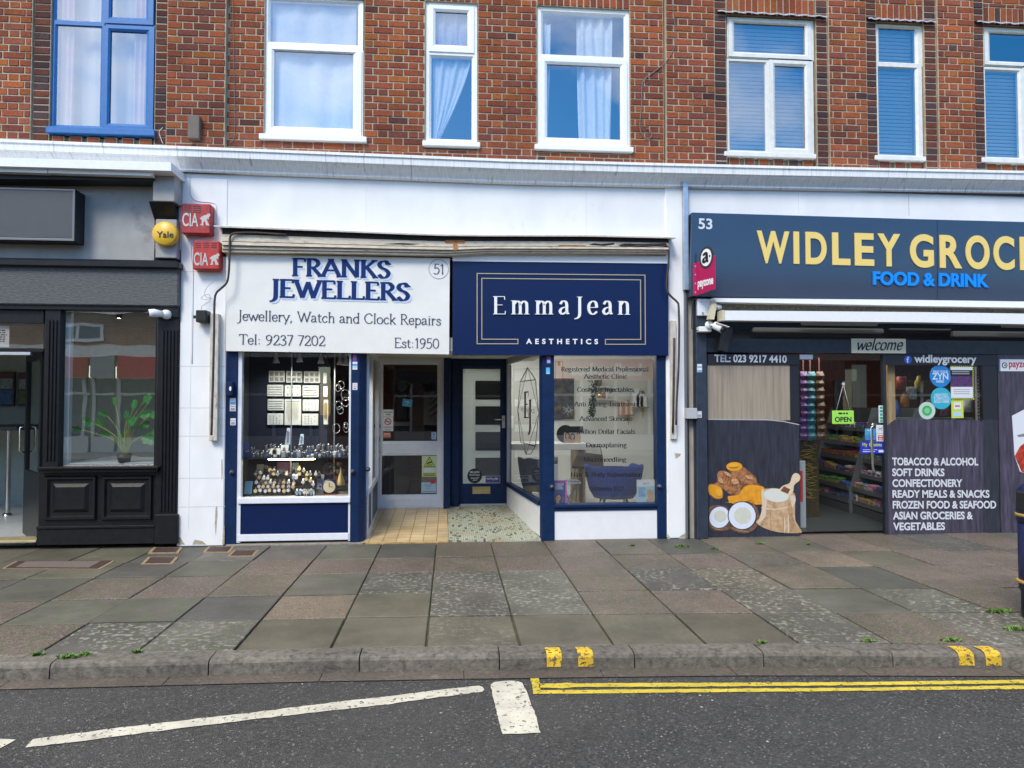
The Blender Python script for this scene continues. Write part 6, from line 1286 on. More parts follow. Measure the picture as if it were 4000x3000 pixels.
# return window: frame, white riser, glass
XB = at(1985, 1700, YD - .03)[0]; Q0 = Vector((xa + .015, .06, 0)); Q1 = Vector((XB, YD - .03, 0))
mb = MB(); wallpanel(mb, Q0, Q1, .04, .385, .04); mb.build('side_riser', M('white_riser_panel', ), cf)
mb = MB(); wallpanel(mb, Q0, Q1, .385, .44, .07); mb.build('side_sill', NAVY, cf)
mb = MB(); wallpanel(mb, Q0, Q1, .44, 2.2, .05, .97, 1.); wallpanel(mb, Q0, Q1, 2.12, 2.2, .05, 0, .97); mb.build('side_frame', M('grey_jamb', (.40, .42, .45), .5), cf)
g = MB(); g.add([(Q0.x, Q0.y, .44), (Q1.x, Q1.y, .44), (Q1.x, Q1.y, 2.12), (Q0.x, Q0.y, 2.12)], [(0, 1, 2, 3)]); g.build('side_glass', G_SHOP, cf)
# floor
mb = MB(); poly = [(XD + .004, -.04), (xa, -.04), (xa + .02, .05), (XB, YD), (XDb + .004, YD + .1)]; n = len(poly); Z = lambda y: .02 + .085 * max(0, y) / YB
mb.add([(x, y, Z(y)) for x, y in poly] + [(x, y, -.05) for x, y in poly], [list(range(n))] + [(i, (i + 1) % n, n + (i + 1) % n, n + i) for i in range(n)]); mb.build('mosaic_floor', MOSA, cf)
# door
cd = MB(); ring(cd, rc(1794, 1414, 1983, 1974, YD), rc(1808, 1441, 1954, 1889, YD + .01), YD, .05, .012); cd = cd.build('door', NAVY, cf)
mb = MB(); x0, x1, z0, z1 = rc(1757, 1400, 1793, 1980, YD - .06); mb.box(x0 + .02, x1, YD - .08, YD + .1, .05, 2.25, .006); x0, x1, _, _ = rc(1983, 1400, 1997, 1980, YD - .03); mb.box(x0, x1, YD - .04, YD + .08, .08, 2.25, .004); x0, x1, z0, z1 = rc(1757, 1398, 1997, 1414, YD - .03); mb.box(x0, x1, YD - .03, YD + .08, z0, 2.25); mb.box(XDb - .12, at(1797, 1500, YD)[0], YD + .03, YD + .09, .05, 2.25); mb.build('door_frame', NAVY, cf)
x0, x1, z0, z1 = rc(1806, 1439, 1956, 1891, YD + .012); glasspane(cd, x0, x1, z0, z1, YD + .02, G_DOOR)
FILM = M('frosted_film', (.80, .83, .81), .6); t_ = FILM.node_tree; tl = t_.nodes.new('ShaderNodeBsdfTranslucent'); tl.inputs[0].default_value = (.8, .83, .81, 1); ad = t_.nodes.new('ShaderNodeMixShader'); ad.inputs[0].default_value = .5
t_.links.new(t_.nodes['Principled BSDF'].outputs[0], ad.inputs[1]); t_.links.new(tl.outputs[0], ad.inputs[2]); t_.links.new(ad.outputs[0], t_.nodes['Material Output'].inputs[0])
fm = MB(); ya, yb_ = YD + .028, YD + .032; holes = [(1857, 1488, 1955, 1560), (1857, 1587, 1955, 1659), (1857, 1687, 1955, 1760), (1857, 1788, 1955, 1859)]
pbox(fm, 1807, 1440, 1857, 1890, ya, yb_); prev = 1440
for h in holes: pbox(fm, 1857, prev, 1955, h[1], ya, yb_); prev = h[3]
pbox(fm, 1857, prev, 1955, 1890, ya, yb_); fm.build('frosted_film', FILM, cd)
mb = MB()
for h in holes: pbox(mb, h[0] - 1, h[1] - 1, h[2], h[3] + 1, YD + .034, YD + .038)
mb.build('dark_screen', M('grey_woven_screen', (.085, .09, .095), .9, var=.4, vs=60), cd)
mb = MB(); ring(mb, rc(1846, 1901, 1915, 1929, YD - .012), rc(1853, 1908, 1908, 1923, YD - .012), YD - .012, .015, .004); pbox(mb, 1853, 1908, 1908, 1923, YD - .008, YD); mb.build('letter_plate', M('old_brass', (.48, .36, .16), .45, .5, var=.15), cd)
mb = MB(); pbox(mb, 1961, 1624, 1973, 1672, YD - .012, YD + .004, .002); mb.build('handle_plate', ALU, cd)
mb = MB(); P = [(at(x, 1639, YD - .06)[0], y, at(1960, 1639, YD - .06)[1]) for x, y in ((1967, YD), (1967, YD - .055), (1962, YD - .06), (1932, YD - .06))]; mb.tube(P, .010, 8); mb.build('handle', STEEL, cd)
mb = MB(); pbox(mb, 1797, 1968, 1981, 1973.5, YD - .01, YD + .004); mb.build('weather_bar', ALU, cd)
yb_ = YD + .016
x, z = at(1854, 1859, yb_); mb = MB(); n = 60; r = .103; mb.prism([(x + r * (1 + .045 * (i % 2)) * math.cos(6.2832 * i / n), z + r * (1 + .045 * (i % 2)) * math.sin(6.2832 * i / n)) for i in range(n)], yb_ - .002, yb_); bd = mb.build('round_badge', BLACKI, None, 'round black scalloped badge with white lettering on the clinic door glass', 'sticker')
for s_, a, b_, y, cp in (('MILLION', 1836, 1872, 1848, 8), ('DOLLAR FACIAL', 1833, 1875, 1858, 5)): letters(bd, s_, a, y, b_, y, cp, yb_ - .002, WHITEP, .02, .0008, .001)
serifs(bd, 'beautiful', 1838, 1870, 1870, 1869, 6, yb_ - .002, WHITEP, thick=.12, thin=.07, serif=0, slant=.3, depth=.0008, lift=.001); serifs(bd, 'skin', 1846, 1878, 1864, 1877, 6, yb_ - .002, WHITEP, thick=.12, thin=.07, serif=0, slant=.3, depth=.0008, lift=.001)
st = sticker((1897, 1861, 1952, 1885), yb_, [M('violet_sticker', (.06, .03, .22), .5), M('violet_print', (.3, .28, .5), .5)], 'violet payment sticker in the corner of the clinic door glass', [(.1, .75, .9, .8, 1)]); letters(st, 'Payl8r', 1915, 1874, 1948, 1874, 9, yb_ - .002, WHITEP, .01, .0008, .001)
for q in (1904, 1909): x, z = at(q, 1870, yb_); mb = MB(); mb.tube([(x + .011 * math.cos(6.283 * i / 14), yb_ - .003, z + .011 * math.sin(6.283 * i / 14)) for i in range(14)], .003, 5, closed=True); mb.build('loop_emblem', WHITEP, st)
# geometric decal with initials on the return window
dQ = (Q1 - Q0).normalized(); nQ = Vector((-dQ.y, dQ.x, 0))                    # nQ points to the doorway
if nQ.x > 0: nQ = -nQ
def on_side(px, py, off=.004):
    d = ray(px, py); o_ = Q0 + nQ * off; t = (o_ - CAM).dot(nQ) / d.dot(nQ); return CAM + d * t
zc_ = lambda x, y: (1950 + x / 2.0733, 1350 + y / 2.0733)
sd_ = thing('crystal_decal', 'black crystal outline with the initials E and J on the side window', 'window decal', tuple(on_side(*zc_(235, 880))))
V = {k: on_side(*zc_(*p)) for k, p in dict(t=(230, 178), a=(172, 290), b=(293, 277), l=(150, 520), r=(320, 548), c=(172, 778), d=(292, 815), e=(217, 880), f=(255, 878), m=(235, 285)).items()}
mb = MB()
for s_, r in (('tab', .006), ('al', .004), ('br', .004), ('lc', .004), ('rd', .004), ('cd', .006), ('ce', .004), ('df', .004), ('tl', .003), ('tr', .003), ('ec', .003), ('le', .003), ('re', .003), ('fd', .003), ('ta', .005), ('tb', .005), ('ef', .004)):
    P = [V[c] for c in s_]
    for a, b in zip(P, P[1:]): mb.tube([a, b], r, 5)
mb.build('line', BLACKI, sd_)
def on_side_text(s, x0, y0, x1, y1, cap, **kw):
    A, B = on_side(*zc_(x0, y0)), on_side(*zc_(x1, y1)); C = on_side(*zc_(x0, y0 - cap)); U = B - A; w = U.length; pm = plane_map(A, U / w, (0, 0, 1)); mb = MB()
    strokes(mb, s, pm, 0, w, 0, C.z - A.z, **kw); mb.build('lettering', BLACKI, sd_)
bold = dict(thick=.2, thin=.04, phi=.05, serif=.14, depth=.001)
on_side_text('E', 203, 583, 243, 583, 203, **bold); on_side_text('J', 236, 660, 262, 660, 215, **bold)
on_side_text('AESTHETICS', 178, 530, 290, 548, 28, thick=.1, thin=.07, serif=0, depth=.001)
# lettering on the display window
WIN = BLACKI; z5 = lambda x, y: (2130 + x / 4.706, 1380 + y / 4.706); z6 = lambda x, y: (2150 + x / 4.706, 1680 + y / 4.706)
wl_ = thing('window_lettering', 'black seriffed list of treatments lettered on the clinic window glass', 'window lettering', (at(2360, 1960, .03)[0], .03, at(2360, 1960, .03)[1]))
for s_, f, a, b, y in (('Registered Medical Professional', z5, 290, 1900, 333), ('Aesthetic Clinic', z5, 710, 1505, 468), ('Cosmetic Injectables', z5, 585, 1618, 708), ('Anti Ageing Treatments', z5, 535, 1710, 975), ('Advanced Skincare', z5, 630, 1598, 1243), ('Million Dollar Facials', z5, 580, 1650, 1480),
                        ('Dermaplaning', z6, 650, 1405, 317), ('Microneedling', z6, 610, 1398, 582), ('Hair & Body Rejuvenation', z6, 370, 1690, 858), ('Vitamin B12', z6, 725, 1345, 1117)):
    serifs(wl_, s_, *f(a, y), *f(b, y), 17.5, .027, WIN, thick=.15, thin=.035, phi=.1, serif=.06, xh=.7, depth=.0012, lift=.001)
# ---------------------------------------------------------------- clinic room
CWL = M('clinic_wall', (.66, .67, .64), .8, var=.02, vs=2); CFL = brick_tex_mat('glossy_floor_tile', (.50, .50, .49), (.54, .54, .53), (.33, .33, .32), .6, .6, .006, 1, 0., .15, .08)
XC0, XC1 = XDb + .02, at(2612, 1500, 0)[0]; YC = 3.9; XCb = at(2552, 1500, 3.9)[0]
cr_ = MB(); V_ = [(x, y, z) for x in (XC0 + .0, XCb) for y in (YD + .1, YC) for z in (.09, 2.5)]
cr_.add(V_, [(2, 3, 7, 6), (0, 1, 3, 2)], 0); cr_.add([(XC1, .1, .09), (XCb, YC, .09), (XCb, YC, 2.5), (XC1, .1, 2.5)], [(0, 1, 2, 3)], 0)
fl_ = [(Q0.x + .03, .1), (XC1, .1), (XCb, YC), (XC0, YC), (XC0, YD + .12), (Q1.x, YD + .1)]
cr_.add([(x, y, .09) for x, y in fl_], [list(range(6))], 1); cr_.add([(x, y, 2.5) for x, y in fl_], [list(range(6))], 2)
cr_.build('clinic_room', [CWL, CFL, CWL], None, kind='structure', org=(0, 0, 0))
mb = MB(); mb.box(XC0 + .05, XC0 + .75, 2.6, 3.2, 2.44, 2.49); mb.build('interior_light', M('clinic_panel_light', (1, .98, .95), .5, emit=6.5), None, 'flat lit ceiling light behind the navy clinic door', 'light')
mb = MB(); mb.box(XC0 + .9, XC0 + 2.1, 1.7, 2.3, 2.44, 2.49); mb.build('interior_light', M('clinic_panel_light', (1, .98, .95), .5, emit=6.5), None, 'flat lit ceiling light inside the clinic', 'light')
ld = thing('window_ledge', 'low white ledge inside the clinic display window', 'ledge', ((cx0 + cx1) / 2, .2, .4)); mb = MB(); mb.box(cx0, cx1, .05, .11, cz0 - .03, cz0); mb.build('shelf_board', CWL, ld)
mb = MB(); x0, x1, z0, z1 = rc(2140, 1478, 2242, 1636, 3.84); mb.box(x0, x1, 3.84, 3.89, z0, z1, .004, 0)
cv = mb.build('wall_canvas', [M('dark_meadow_canvas', (.06, .065, .075), .8, var=.5, vs=5, col2=(.15, .11, .05), thr=.56)], None, 'dark canvas print of a misty meadow on the clinic back wall', 'canvas print')
mb = MB(); x, z = at(2222, 1600, 3.83)
for i in range(46):
    a = random.uniform(0, 6.283); r = random.uniform(.02, .13); mb.tube([(x + .02 * math.cos(a), 3.838, z + .02 * math.sin(a)), (x + r * math.cos(a), 3.837, z + r * math.sin(a))], .0016, 4)
mb.build('seed_head', M('silver_spray', (.5, .56, .6), .6), cv)
# desk with a round sign and picture
dk = thing('reception_desk', 'white reception desk on gold slab legs in the clinic', 'desk', (at(2100, 1900, 2.5)[0], 2.5, .09))
x0, x1, z0, z1 = rc(1990, 1733, 2294, 1758, 2.3); mb = MB(); mb.box(x0, x1, 2.3, 3.0, z0, z1, .004); mb.build('desk_top', M('white_desk', (.72, .71, .66), .4), dk)
for q in (2251, 2276): a, b, _, _ = rc(q, 1757, q + 9, 1900, 2.4); mb = MB(); mb.box(a, b, 2.36, 2.9, .09, z0, .004); mb.build('leg', M('gold_wood', (.48, .34, .16), .5, var=.2, vs=6, stretch=(1, 1, .3)), dk)
dz = z1
x, z = at(2220, 1702, 2.42); r = .135; mb = MB(); mb.disc(x - .04, dz + r, r, 2.42, 2.44, 36); a, b, c_, d_ = rc(2215, 1665, 2278, 1690, 2.415); mb.box(a, b, 2.405, 2.43, c_, d_, .003)
ps = mb.build('desk_sign', BLACKI, None, 'round black advertising stand with a picture of three women on the desk', 'advertising stand')
SKIN = M('print_skin', (.45, .26, .18), .5, var=.15, vs=20); SKIN2 = M('print_skin_fair', (.55, .36, .27), .5, var=.12, vs=20); HAIRD = M('print_dark_hair', (.03, .022, .02), .6); HAIRB = M('print_blond_hair', (.50, .36, .18), .6, var=.25, vs=30)
def face(mb, x, z, r, Y, sk, hr, lean=0., shoulders=True):
    """a simple printed portrait: hair, shoulders, neck, face, eyes and mouth, each a thin layer"""
    R = lambda a, b: (x + a * r + lean * b * r, z + b * r)
    mb.prism([R(a, b) for a, b in ((-1.2, -1.5), (-1.25, 0), (-.95, 1.05), (-.3, 1.45), (.4, 1.4), (1.0, 1.0), (1.25, 0), (1.2, -1.5), (.6, -1.9), (-.6, -1.9))], Y - .0012, Y, hr)
    if shoulders: mb.prism([R(a, b) for a, b in ((-2.0, -3.2), (-1.6, -2.2), (-.5, -1.7), (-.4, -.6), (.4, -.6), (.5, -1.7), (1.6, -2.2), (2.0, -3.2))], Y - .0018, Y - .0008, sk)
    n = 18; mb.prism([R(.8 * math.cos(6.283 * i / n), -.05 + 1.12 * math.sin(6.283 * i / n)) for i in range(n)], Y - .0024, Y - .0014, sk)
    for e in (-.33, .33): mb.prism([R(e + .17 * math.cos(6.283 * i / 8), .12 + .08 * math.sin(6.283 * i / 8)) for i in range(8)], Y - .003, Y - .0022, 3)
    mb.prism([R(a, b) for a, b in ((-.38, -.52), (0, -.45), (.38, -.52), (0, -.75))], Y - .003, Y - .0022, 4)
    mb.prism([R(a, b) for a, b in ((-.08, .05), (.08, .05), (.14, -.25), (-.14, -.25))], Y - .0028, Y - .0022, 5)
PM = [SKIN, SKIN2, HAIRB, HAIRD, M('print_lips', (.5, .16, .14), .5), M('print_shade', (.36, .2, .14), .5), M('print_card', (.4, .42, .42), .5)]
mb = MB(); a, b, c_, d_ = rc(2203, 1690, 2269, 1733, 2.40); mb.box(a, b, 2.396, 2.402, dz, d_, 0, 6); w = b - a
for i, (sk, hr) in enumerate(((0, 3), (0, 3), (1, 2))): face(mb, a + w * (.2 + .3 * i), dz + .115 - .012 * i, .030, 2.396 - .003 * i, sk, hr)
mb.build('photo', PM, ps)
# wire chair
wx, wz = at(2290, 1870, 2.0)
ch = thing('wire_chair', 'black woven wire chair on thin metal legs beside the reception desk', 'chair', (wx, 2.0, .09))
sx0, sx1, sz0, _ = rc(2220, 1822, 2360, 1828, 2.0); sz0 = at(2290, 1824, 2.0)[1]; bt_ = at(2358, 1738, 2.2)[1]
mb = MB(); mb.add([(sx0 + .02, 1.82, sz0), (sx1 - .06, 1.75, sz0 - .03), (sx1 + .02, 2.2, sz0 + .03), (sx0 + .2, 2.28, sz0 + .06), (sx0 + .02, 1.82, sz0 + .03), (sx1 - .06, 1.75, sz0), (sx1 + .02, 2.2, sz0 + .16), (sx0 + .2, 2.28, sz0 + .20)], [(0, 1, 2, 3), (4, 5, 6, 7), (0, 1, 5, 4), (1, 2, 6, 5), (2, 3, 7, 6), (3, 0, 4, 7)]); mb.build('seat_pad', M('dark_fleece', (.022, .018, .016), .95, var=.4, vs=40, bump=.6, bs=60), ch)
mb = MB(); A0, A1, B0, B1 = Vector((sx0 + .19, 2.28, sz0 + .15)), Vector((sx1 + .02, 2.2, sz0 + .12)), Vector((sx0 + .25, 2.36, bt_ - .01)), Vector((sx1 + .01, 2.3, bt_ - .03))
for a, b in ((A0, A1), (B0, B1), (A0, B0), (A1, B1)): mb.tube([a, b], .006, 6)
for i in range(11):
    t = i / 10; mid = (A0 + A1) / 2 + ((B0 + B1) / 2 - (A0 + A1) / 2) * t; l_ = A0 + (B0 - A0) * min(1, t + .35); r_ = A1 + (B1 - A1) * min(1, t + .35); mb.tube([mid, l_], .0022, 4); mb.tube([mid, r_], .0022, 4)
mb.build('backrest', M('black_wire', (.03, .025, .022), .5), ch)
for a, b in (((sx0 + .07, 1.84), (sx0 + .0, 1.8)), ((sx1 - .06, 1.8), (sx1 - .04, 1.78)), ((sx1 - .02, 2.2), (sx1 + .04, 2.24)), ((sx0 + .2, 2.26), (sx0 + .16, 2.3))):
    mb = MB(); mb.tube([(a[0], a[1], sz0), (b[0], b[1], .09)], .007, 6); mb.build('leg', M('thin_bronze_leg', (.25, .18, .1), .35, .8), ch)
mb = MB(); mb.tube([(sx0, 1.8, .10), (sx0 + .16, 2.3, .10)], .007, 6); mb.tube([(sx1 - .04, 1.78, .10), (sx1 + .04, 2.24, .10)], .007, 6); mb.build('runner', M('thin_bronze_leg', ), ch)
# scalloped tub chairs
def tub(name, cx_, cy_, z0, w, h, col, lab, rz, legm):
    t_ = thing(name, lab, 'chair', (cx_, cy_, z0)); n = 48; mb = MB(); lh = .28 * h / .46 if h < .6 else .3
    lvl = [(.34, lh), (.36, lh + .03), (.42, lh + h * .25), (.47, lh + h * .6), (.5, lh + h * .86), (.5, None)]
    vs = []
    def topz(a): return lh + h * (.93 + .045 * abs(math.cos(a * 4.5))) - (.12 * h if math.cos(a - rz) > .55 else 0)
    for r, z in lvl:
        for i in range(n):
            a = 6.2832 * i / n; vs.append((cx_ + w * r * math.cos(a), cy_ + w * r * .86 * math.sin(a), z0 + (topz(a) if z is None else z)))
    for r, z in ((.43, .96), (.40, .5), (.38, .42)):
        for i in range(n):
            a = 6.2832 * i / n; vs.append((cx_ + w * r * math.cos(a), cy_ + w * r * .86 * math.sin(a), z0 + (topz(a) - .01 if z == .96 else lh + h * z)))
    k = len(vs) // n; fs = [(j * n + i, j * n + (i + 1) % n, (j + 1) * n + (i + 1) % n, (j + 1) * n + i) for j in range(k - 1) for i in range(n)] + [list(range(n)), list(range((k - 1) * n, k * n))]
    mb.add(vs, fs, sm=True); mb.build('shell', M(name + '_velvet', col, .85, var=.18, vs=10), t_)
    for a in (.6, 2.5, 3.8, 5.6):
        mb = MB(); mb.tube([(cx_ + w * .22 * math.cos(a), cy_ + w * .2 * math.sin(a), z0 + lh + .02), (cx_ + w * .34 * math.cos(a), cy_ + w * .3 * math.sin(a), z0)], [.016, .010], 8); mb.build('leg', legm, t_)
x, z = at(2405, 1945, .85); xw = at(2520, 1850, .85)[0] - at(2290, 1850, .85)[0]; zt, zb = at(2405, 1808, .6)[1], at(2405, 1945, .6)[1]
tub('tub_chair', x, .95, .09, xw, zt - zb, (.006, .036, .20), 'navy velvet tub chair with a scalloped rim on gold legs in the clinic window', RAD(100), GOLD)
x, z = at(2080, 1890, 1.5); tub('armchair', x + .08, 1.55, .09, .55, .47, (.13, .15, .18), 'grey blue tub chair seen through the clinic side window', RAD(100), GOLD)
# side table with magazines, leaflets on the ledge
sx, sz = at(2222, 1882, 1.2)
tb_ = thing('side_table', 'small round table on crossed metal legs beside the tub chair', 'table', (sx, 1.2, .09)); mb = MB(); mb.lathe([(.001, -.02), (.16, -.02), (.16, 0), (.001, 0)], (sx, 1.2, sz), 24); mb.build('table_top', M('pale_table_top', (.5, .5, .49), .4), tb_)
for s_ in (-1, 1):
    mb = MB(); mb.tube([(sx + .12 * s_, 1.14, sz - .02), (sx - .12 * s_, 1.2, .09)], .009, 6); mb.tube([(sx + .12 * s_, 1.26, sz - .02), (sx - .12 * s_, 1.2, .09)], .009, 6); mb.build('leg', M('grey_metal_leg', (.3, .3, .29), .4, .6), tb_)
mb = MB(); mb.box(sx - .02, sx + .13, 1.12, 1.3, sz + .001, sz + .02); mb.build('magazine', M('glossy_magazine', (.3, .33, .4), .3, var=.5, vs=20), None, 'glossy magazine lying on the small round table', 'magazine')
mb = MB(); a, b, c_, d_ = rc(2150, 1815, 2179, 1880, .5); mb.box(a - .05, b, .5, .55, .3, d_, .004); mb.build('white_unit', M('white_desk', ), None, 'white narrow unit standing behind the clinic corner post', 'unit')
def leaflet(q, Y, mats, lab, fn):
    x0, x1, z0, z1 = rc(*q, Y); t_ = thing('leaflet_stand', lab, 'leaflet', ((x0 + x1) / 2, Y, z0)); mb = MB(); mb.box(x0, x1, Y, Y + .012, z0, z1); b = mb.build('card', mats[0], t_); fn(t_, x0, x1, z0, z1, Y)
def lf1(t_, x0, x1, z0, z1, Y):
    w, h = x1 - x0, z1 - z0; mb = MB(); ring(mb, (x0 - .002, x1 + .002, z0 - .002, z1 + .002), (x0 + .014, x1 - .014, z0 + .004, z1 - .014), Y - .002, .01, .001); mb.build('border', M('magenta_border', (.55, .12, .42), .5), t_)
    mb = MB(); face(mb, x0 + w * .42, z0 + h * .27, w * .20, Y - .001, 0, 3, .15); mb.build('portrait', PM, t_)
    mb = MB(); small_text_rows(mb, x0 + .03, x1 - .03, z0 + h * .62, z0 + h * .9, Y - .001, 7, 0, .45); mb.build('print', WHITEP, t_)
leaflet((2157, 1876, 2213, 1971), .07, [M('deep_blue_card', (.02, .05, .28), .4)], 'blue leaflet with a magenta border and a smiling portrait on the clinic ledge', lf1)
def lf2(t_, x0, x1, z0, z1, Y):
    w, h = x1 - x0, z1 - z0; mb = MB(); mb.box(x0, x1, Y - .001, Y, z0 + h * .1, z0 + h * .74); mb.build('panel', SKYL, t_); mb = MB(); mb.box(x0, x1, Y - .0015, Y, z0 + h * .03, z0 + h * .1); mb.build('band', M('green_band', (.08, .3, .2), .5), t_)
    mb = MB(); face(mb, x0 + w * .73, z0 + h * .46, w * .14, Y - .002, 1, 2, -.1); mb.build('portrait', PM, t_)
    mb = MB(); small_text_rows(mb, x0 + .02, x0 + w * .5, z0 + h * .3, z0 + h * .7, Y - .002, 9, 0, .4); mb.build('print', M('sticker_mid_blue', ), t_)
    pm = plane_map((x0 + w * .34, Y, z0 + h * .8), (1, 0, 0), (0, 0, 1)); mb = MB(); sans(mb, 'BIRETIX', pm, 0, w * .33, 0, h * .085, 0, .001, .001); mb.build('lettering', GREYT, t_)
leaflet((2488, 1874, 2559, 1971), .07, [M('white_card', (.72, .75, .76), .4)], 'white and pale blue leaflet with a fair haired portrait on the clinic ledge', lf2)
# wall shelves, vase, trailing plant, wire shelves
def wshelf(q, lab, Y=3.7):
    x0, x1, z0, z1 = rc(*q, Y); mb = MB(); mb.box(x0, x1, Y, 3.89, z0, z1, .003); mb.build('wall_shelf', M('white_shelf', (.75, .74, .7), .5), None, lab, 'shelf', 'white box shelves on the clinic wall')
wshelf((2322, 1509, 2382, 1513), 'white wall shelf carrying the trailing plant'); wshelf((2380, 1512, 2405, 1515), 'short white shelf step beside the plant shelf'); wshelf((2318, 1557, 2378, 1561), 'white wall shelf carrying the gold ornaments'); wshelf((2376, 1560, 2405, 1563), 'short white shelf step beside the gold ornaments')
tp = thing('trailing_plant', 'dark trailing plant hanging from a white wall shelf in the clinic', 'plant', (at(2335, 1510, 3.6)[0], 3.6, at(2335, 1510, 3.6)[1]))
mb = MB(); x, z = at(2337, 1509, 3.75); mb.lathe([(.05, 0), (.07, .11), (.06, .11), (.055, .02)], (x, 3.75, z), 16); mb.build('pot', M('clay_grey_pot', (.2, .18, .15), .7), tp)
lm = MB(); random.seed(9)
for i in range(420):
    t = random.random() ** .8; px = 2322 - 12 * t + random.gauss(0, 9 - 3 * t); py = 1486 + 142 * t; Y = 3.6 + random.uniform(-.06, .06); x, z = at(px, py, Y); a = random.uniform(0, 6.28); r = random.uniform(.012, .02)
    d1, d2 = Vector((math.cos(a), random.uniform(-.5, .5), math.sin(a))), Vector((-math.sin(a), random.uniform(-.5, .5), math.cos(a))); c = Vector((x, Y, z)); lm.add([c - d1 * r, c + d2 * r * .5, c + d1 * r, c - d2 * r * .5], [(0, 1, 2, 3)])
lm.build('leaves', M('dark_ivy_leaf', (.018, .035, .02), .5, var=.4, vs=30), tp)
for q, c, lab in (((2333, 1532, 2354, 1556), GOLD, 'round gold ornament on the lower white shelf'), ((2354, 1534, 2366, 1556), M('terracotta_pot', (.35, .2, .12), .6), 'brown striped pot on the lower white shelf'), ((2366, 1532, 2377, 1556), WHITEP, 'small white box on the lower white shelf')):
    x0, x1, z0, z1 = rc(*q, 3.78); r = (x1 - x0) / 2; h = z1 - z0; mb = MB(); mb.lathe([(r * .7, 0), (r, h * .3), (r * .95, h * .7), (r * .5, h), (.001, h)], ((x0 + x1) / 2, 3.79, z0), 16); mb.build('shelf_ornament', c, None, lab, 'ornament')
def wire_shelf(px0, px1, ytop, ysh, ybot, lab, Y=3.75):
    x0, z = at(px0, ysh, Y); x1, _ = at(px1, ysh, Y); zt = at((px0 + px1) / 2, ytop, Y)[1]; zb_ = at((px0 + px1) / 2, ybot, Y)[1]; xm = (x0 + x1) / 2; mb = MB(); r = (x1 - x0) / 2
    mb.tube([(x0, Y, z), (x1, Y, z), (x1, 3.88, z), (x0, 3.88, z)], .006, 5, closed=True)
    arch = [(xm + r * .55 * math.cos(a) + r * .4, 3.87, z + (zt - z) * math.sin(a)) for a in [math.pi * i / 12 for i in range(13)]]; mb.tube(arch, .005, 5); mb.tube([arch[6], (xm + r * .4, 3.87, z)], .004, 5)
    for k in (-.7, 0, .7): mb.tube(cspl([(xm + r * .4 + r * .4 * k, 3.87, z), (xm + r * .4 + r * .12 * k, 3.87, z + (zb_ - z) * .4), (xm + r * .4, 3.87, zb_)], 5), .004, 5)
    mb.build('wire_shelf', GOLD, None, lab, 'shelf'); return x0, x1, z
x0, x1, z = wire_shelf(2475, 2536, 1528, 1591, 1633, 'gold wire wall shelf holding white cartons')
for i, (k, h) in enumerate(((.18, .31), (.42, .22), (.66, .19))):
    mb = MB(); xx = x0 + (x1 - x0) * k; mb.box(xx - .06, xx + .055, 3.76, 3.85, z + .006, z + .006 + h); mb.box(xx - .058, xx - .03, 3.758, 3.76, z + h * .8, z + h * .95, 0, 1); mb.build('carton', [M('white_card', ), GREYT], None, ('tallest', 'middle', 'shortest')[i] + ' white product carton on the gold wire shelf', 'carton')
x0, x1, z = wire_shelf(2421, 2478, 1563, 1621, 1660, 'lower gold wire wall shelf holding striped cartons')
mb = MB(); mb.box(x0, x0 + .22, 3.76, 3.85, z + .006, z + .23)
for k in (0, .45, .85): mb.box(x0 + .22 * k, x0 + .22 * (k + .16), 3.758, 3.76, z + .008, z + .23, 0, 1)
mb.build('striped_carton', [M('salmon_carton', (.5, .28, .22), .5), M('cream_stripe', (.66, .6, .48), .5)], None, 'salmon and cream striped carton on the lower gold wire shelf', 'carton')
x, z = at(2184, 1425, 3.4); mb = MB(); pbox(mb, 2168, 1413, 2200, 1478, 3.4, 3.42); 
mb = MB()
for a in ((2168, 1410, 2170, 1478), (2198, 1410, 2200, 1478), (2168, 1410, 2200, 1412)): pbox(mb, *a, 3.4, 3.42)
pbox(mb, 2180, 1412, 2189, 1428, 3.38, 3.43); mb.build('hanging_lantern', M('amber_wood', (.38, .24, .1), .5), None, 'amber framed lantern hung high at the clinic window edge', 'lantern')
# stickers on the clinic corner post
sticker((2135, 1393, 2152, 1421), -.0315, [PURP, REDP, SKYL], 'torn purple and pale blue sticker high on the clinic corner post', [(.1, .0, .9, .2, 1), (.15, .45, .8, .85, 2)], grp='stickers on the clinic corner post')
sticker((2133, 1436, 2148, 1461), -.0315, [M('bright_blue_sticker', (.1, .5, .8), .5), MIDB, PAPER], 'bright blue label below the torn sticker on the clinic corner post', [(.1, .2, .9, .25, 1), (.1, .85, .9, .95, 2)], grp='stickers on the clinic corner post')
# ---------------------------------------------------------------- metal trunking and grey pilaster
mb = MB(); x0, x1, z0, z1 = rc(2671, 708, 2690, 1132, -.10); mb.box(x0, x1, -.10, -.02, z0, z1, .004); mb.build('metal_trunking', M('galvanised_trunk', (.40, .46, .54), .35, .5, var=.12, vs=5), None, 'pale galvanised trunking running down the white wall beside the blue grey sign', 'trunking')
mb = MB(); x0, x1, z0, z1 = rc(2676, 1132, 2688, 2128, -.06); mb.box(x0, x1 - .01, -.06, -.02, .0, z1, .003, 0); mb.tube([(x1 - .004, -.07, .0), (x1 - .004, -.07, z1)], .008, 6, 1); mb.build('cable_duct', [M('dull_grey_duct', (.16, .18, .21), .5, .3), DARK], None, 'thin grey duct and black cable down the party wall', 'duct')
mb = MB(); pbox(mb, 2688, 1161, 2712, 2126, -.02, .1); mb.build('narrow_pier', M('grimy_cream_pier', (.36, .33, .28), .8, var=.2, vs=4, col2=(.1, .09, .08), thr=.6, stretch=(1, 1, .4)), None, 'narrow grimy cream strip between the duct and the grey pilaster', 'pier')
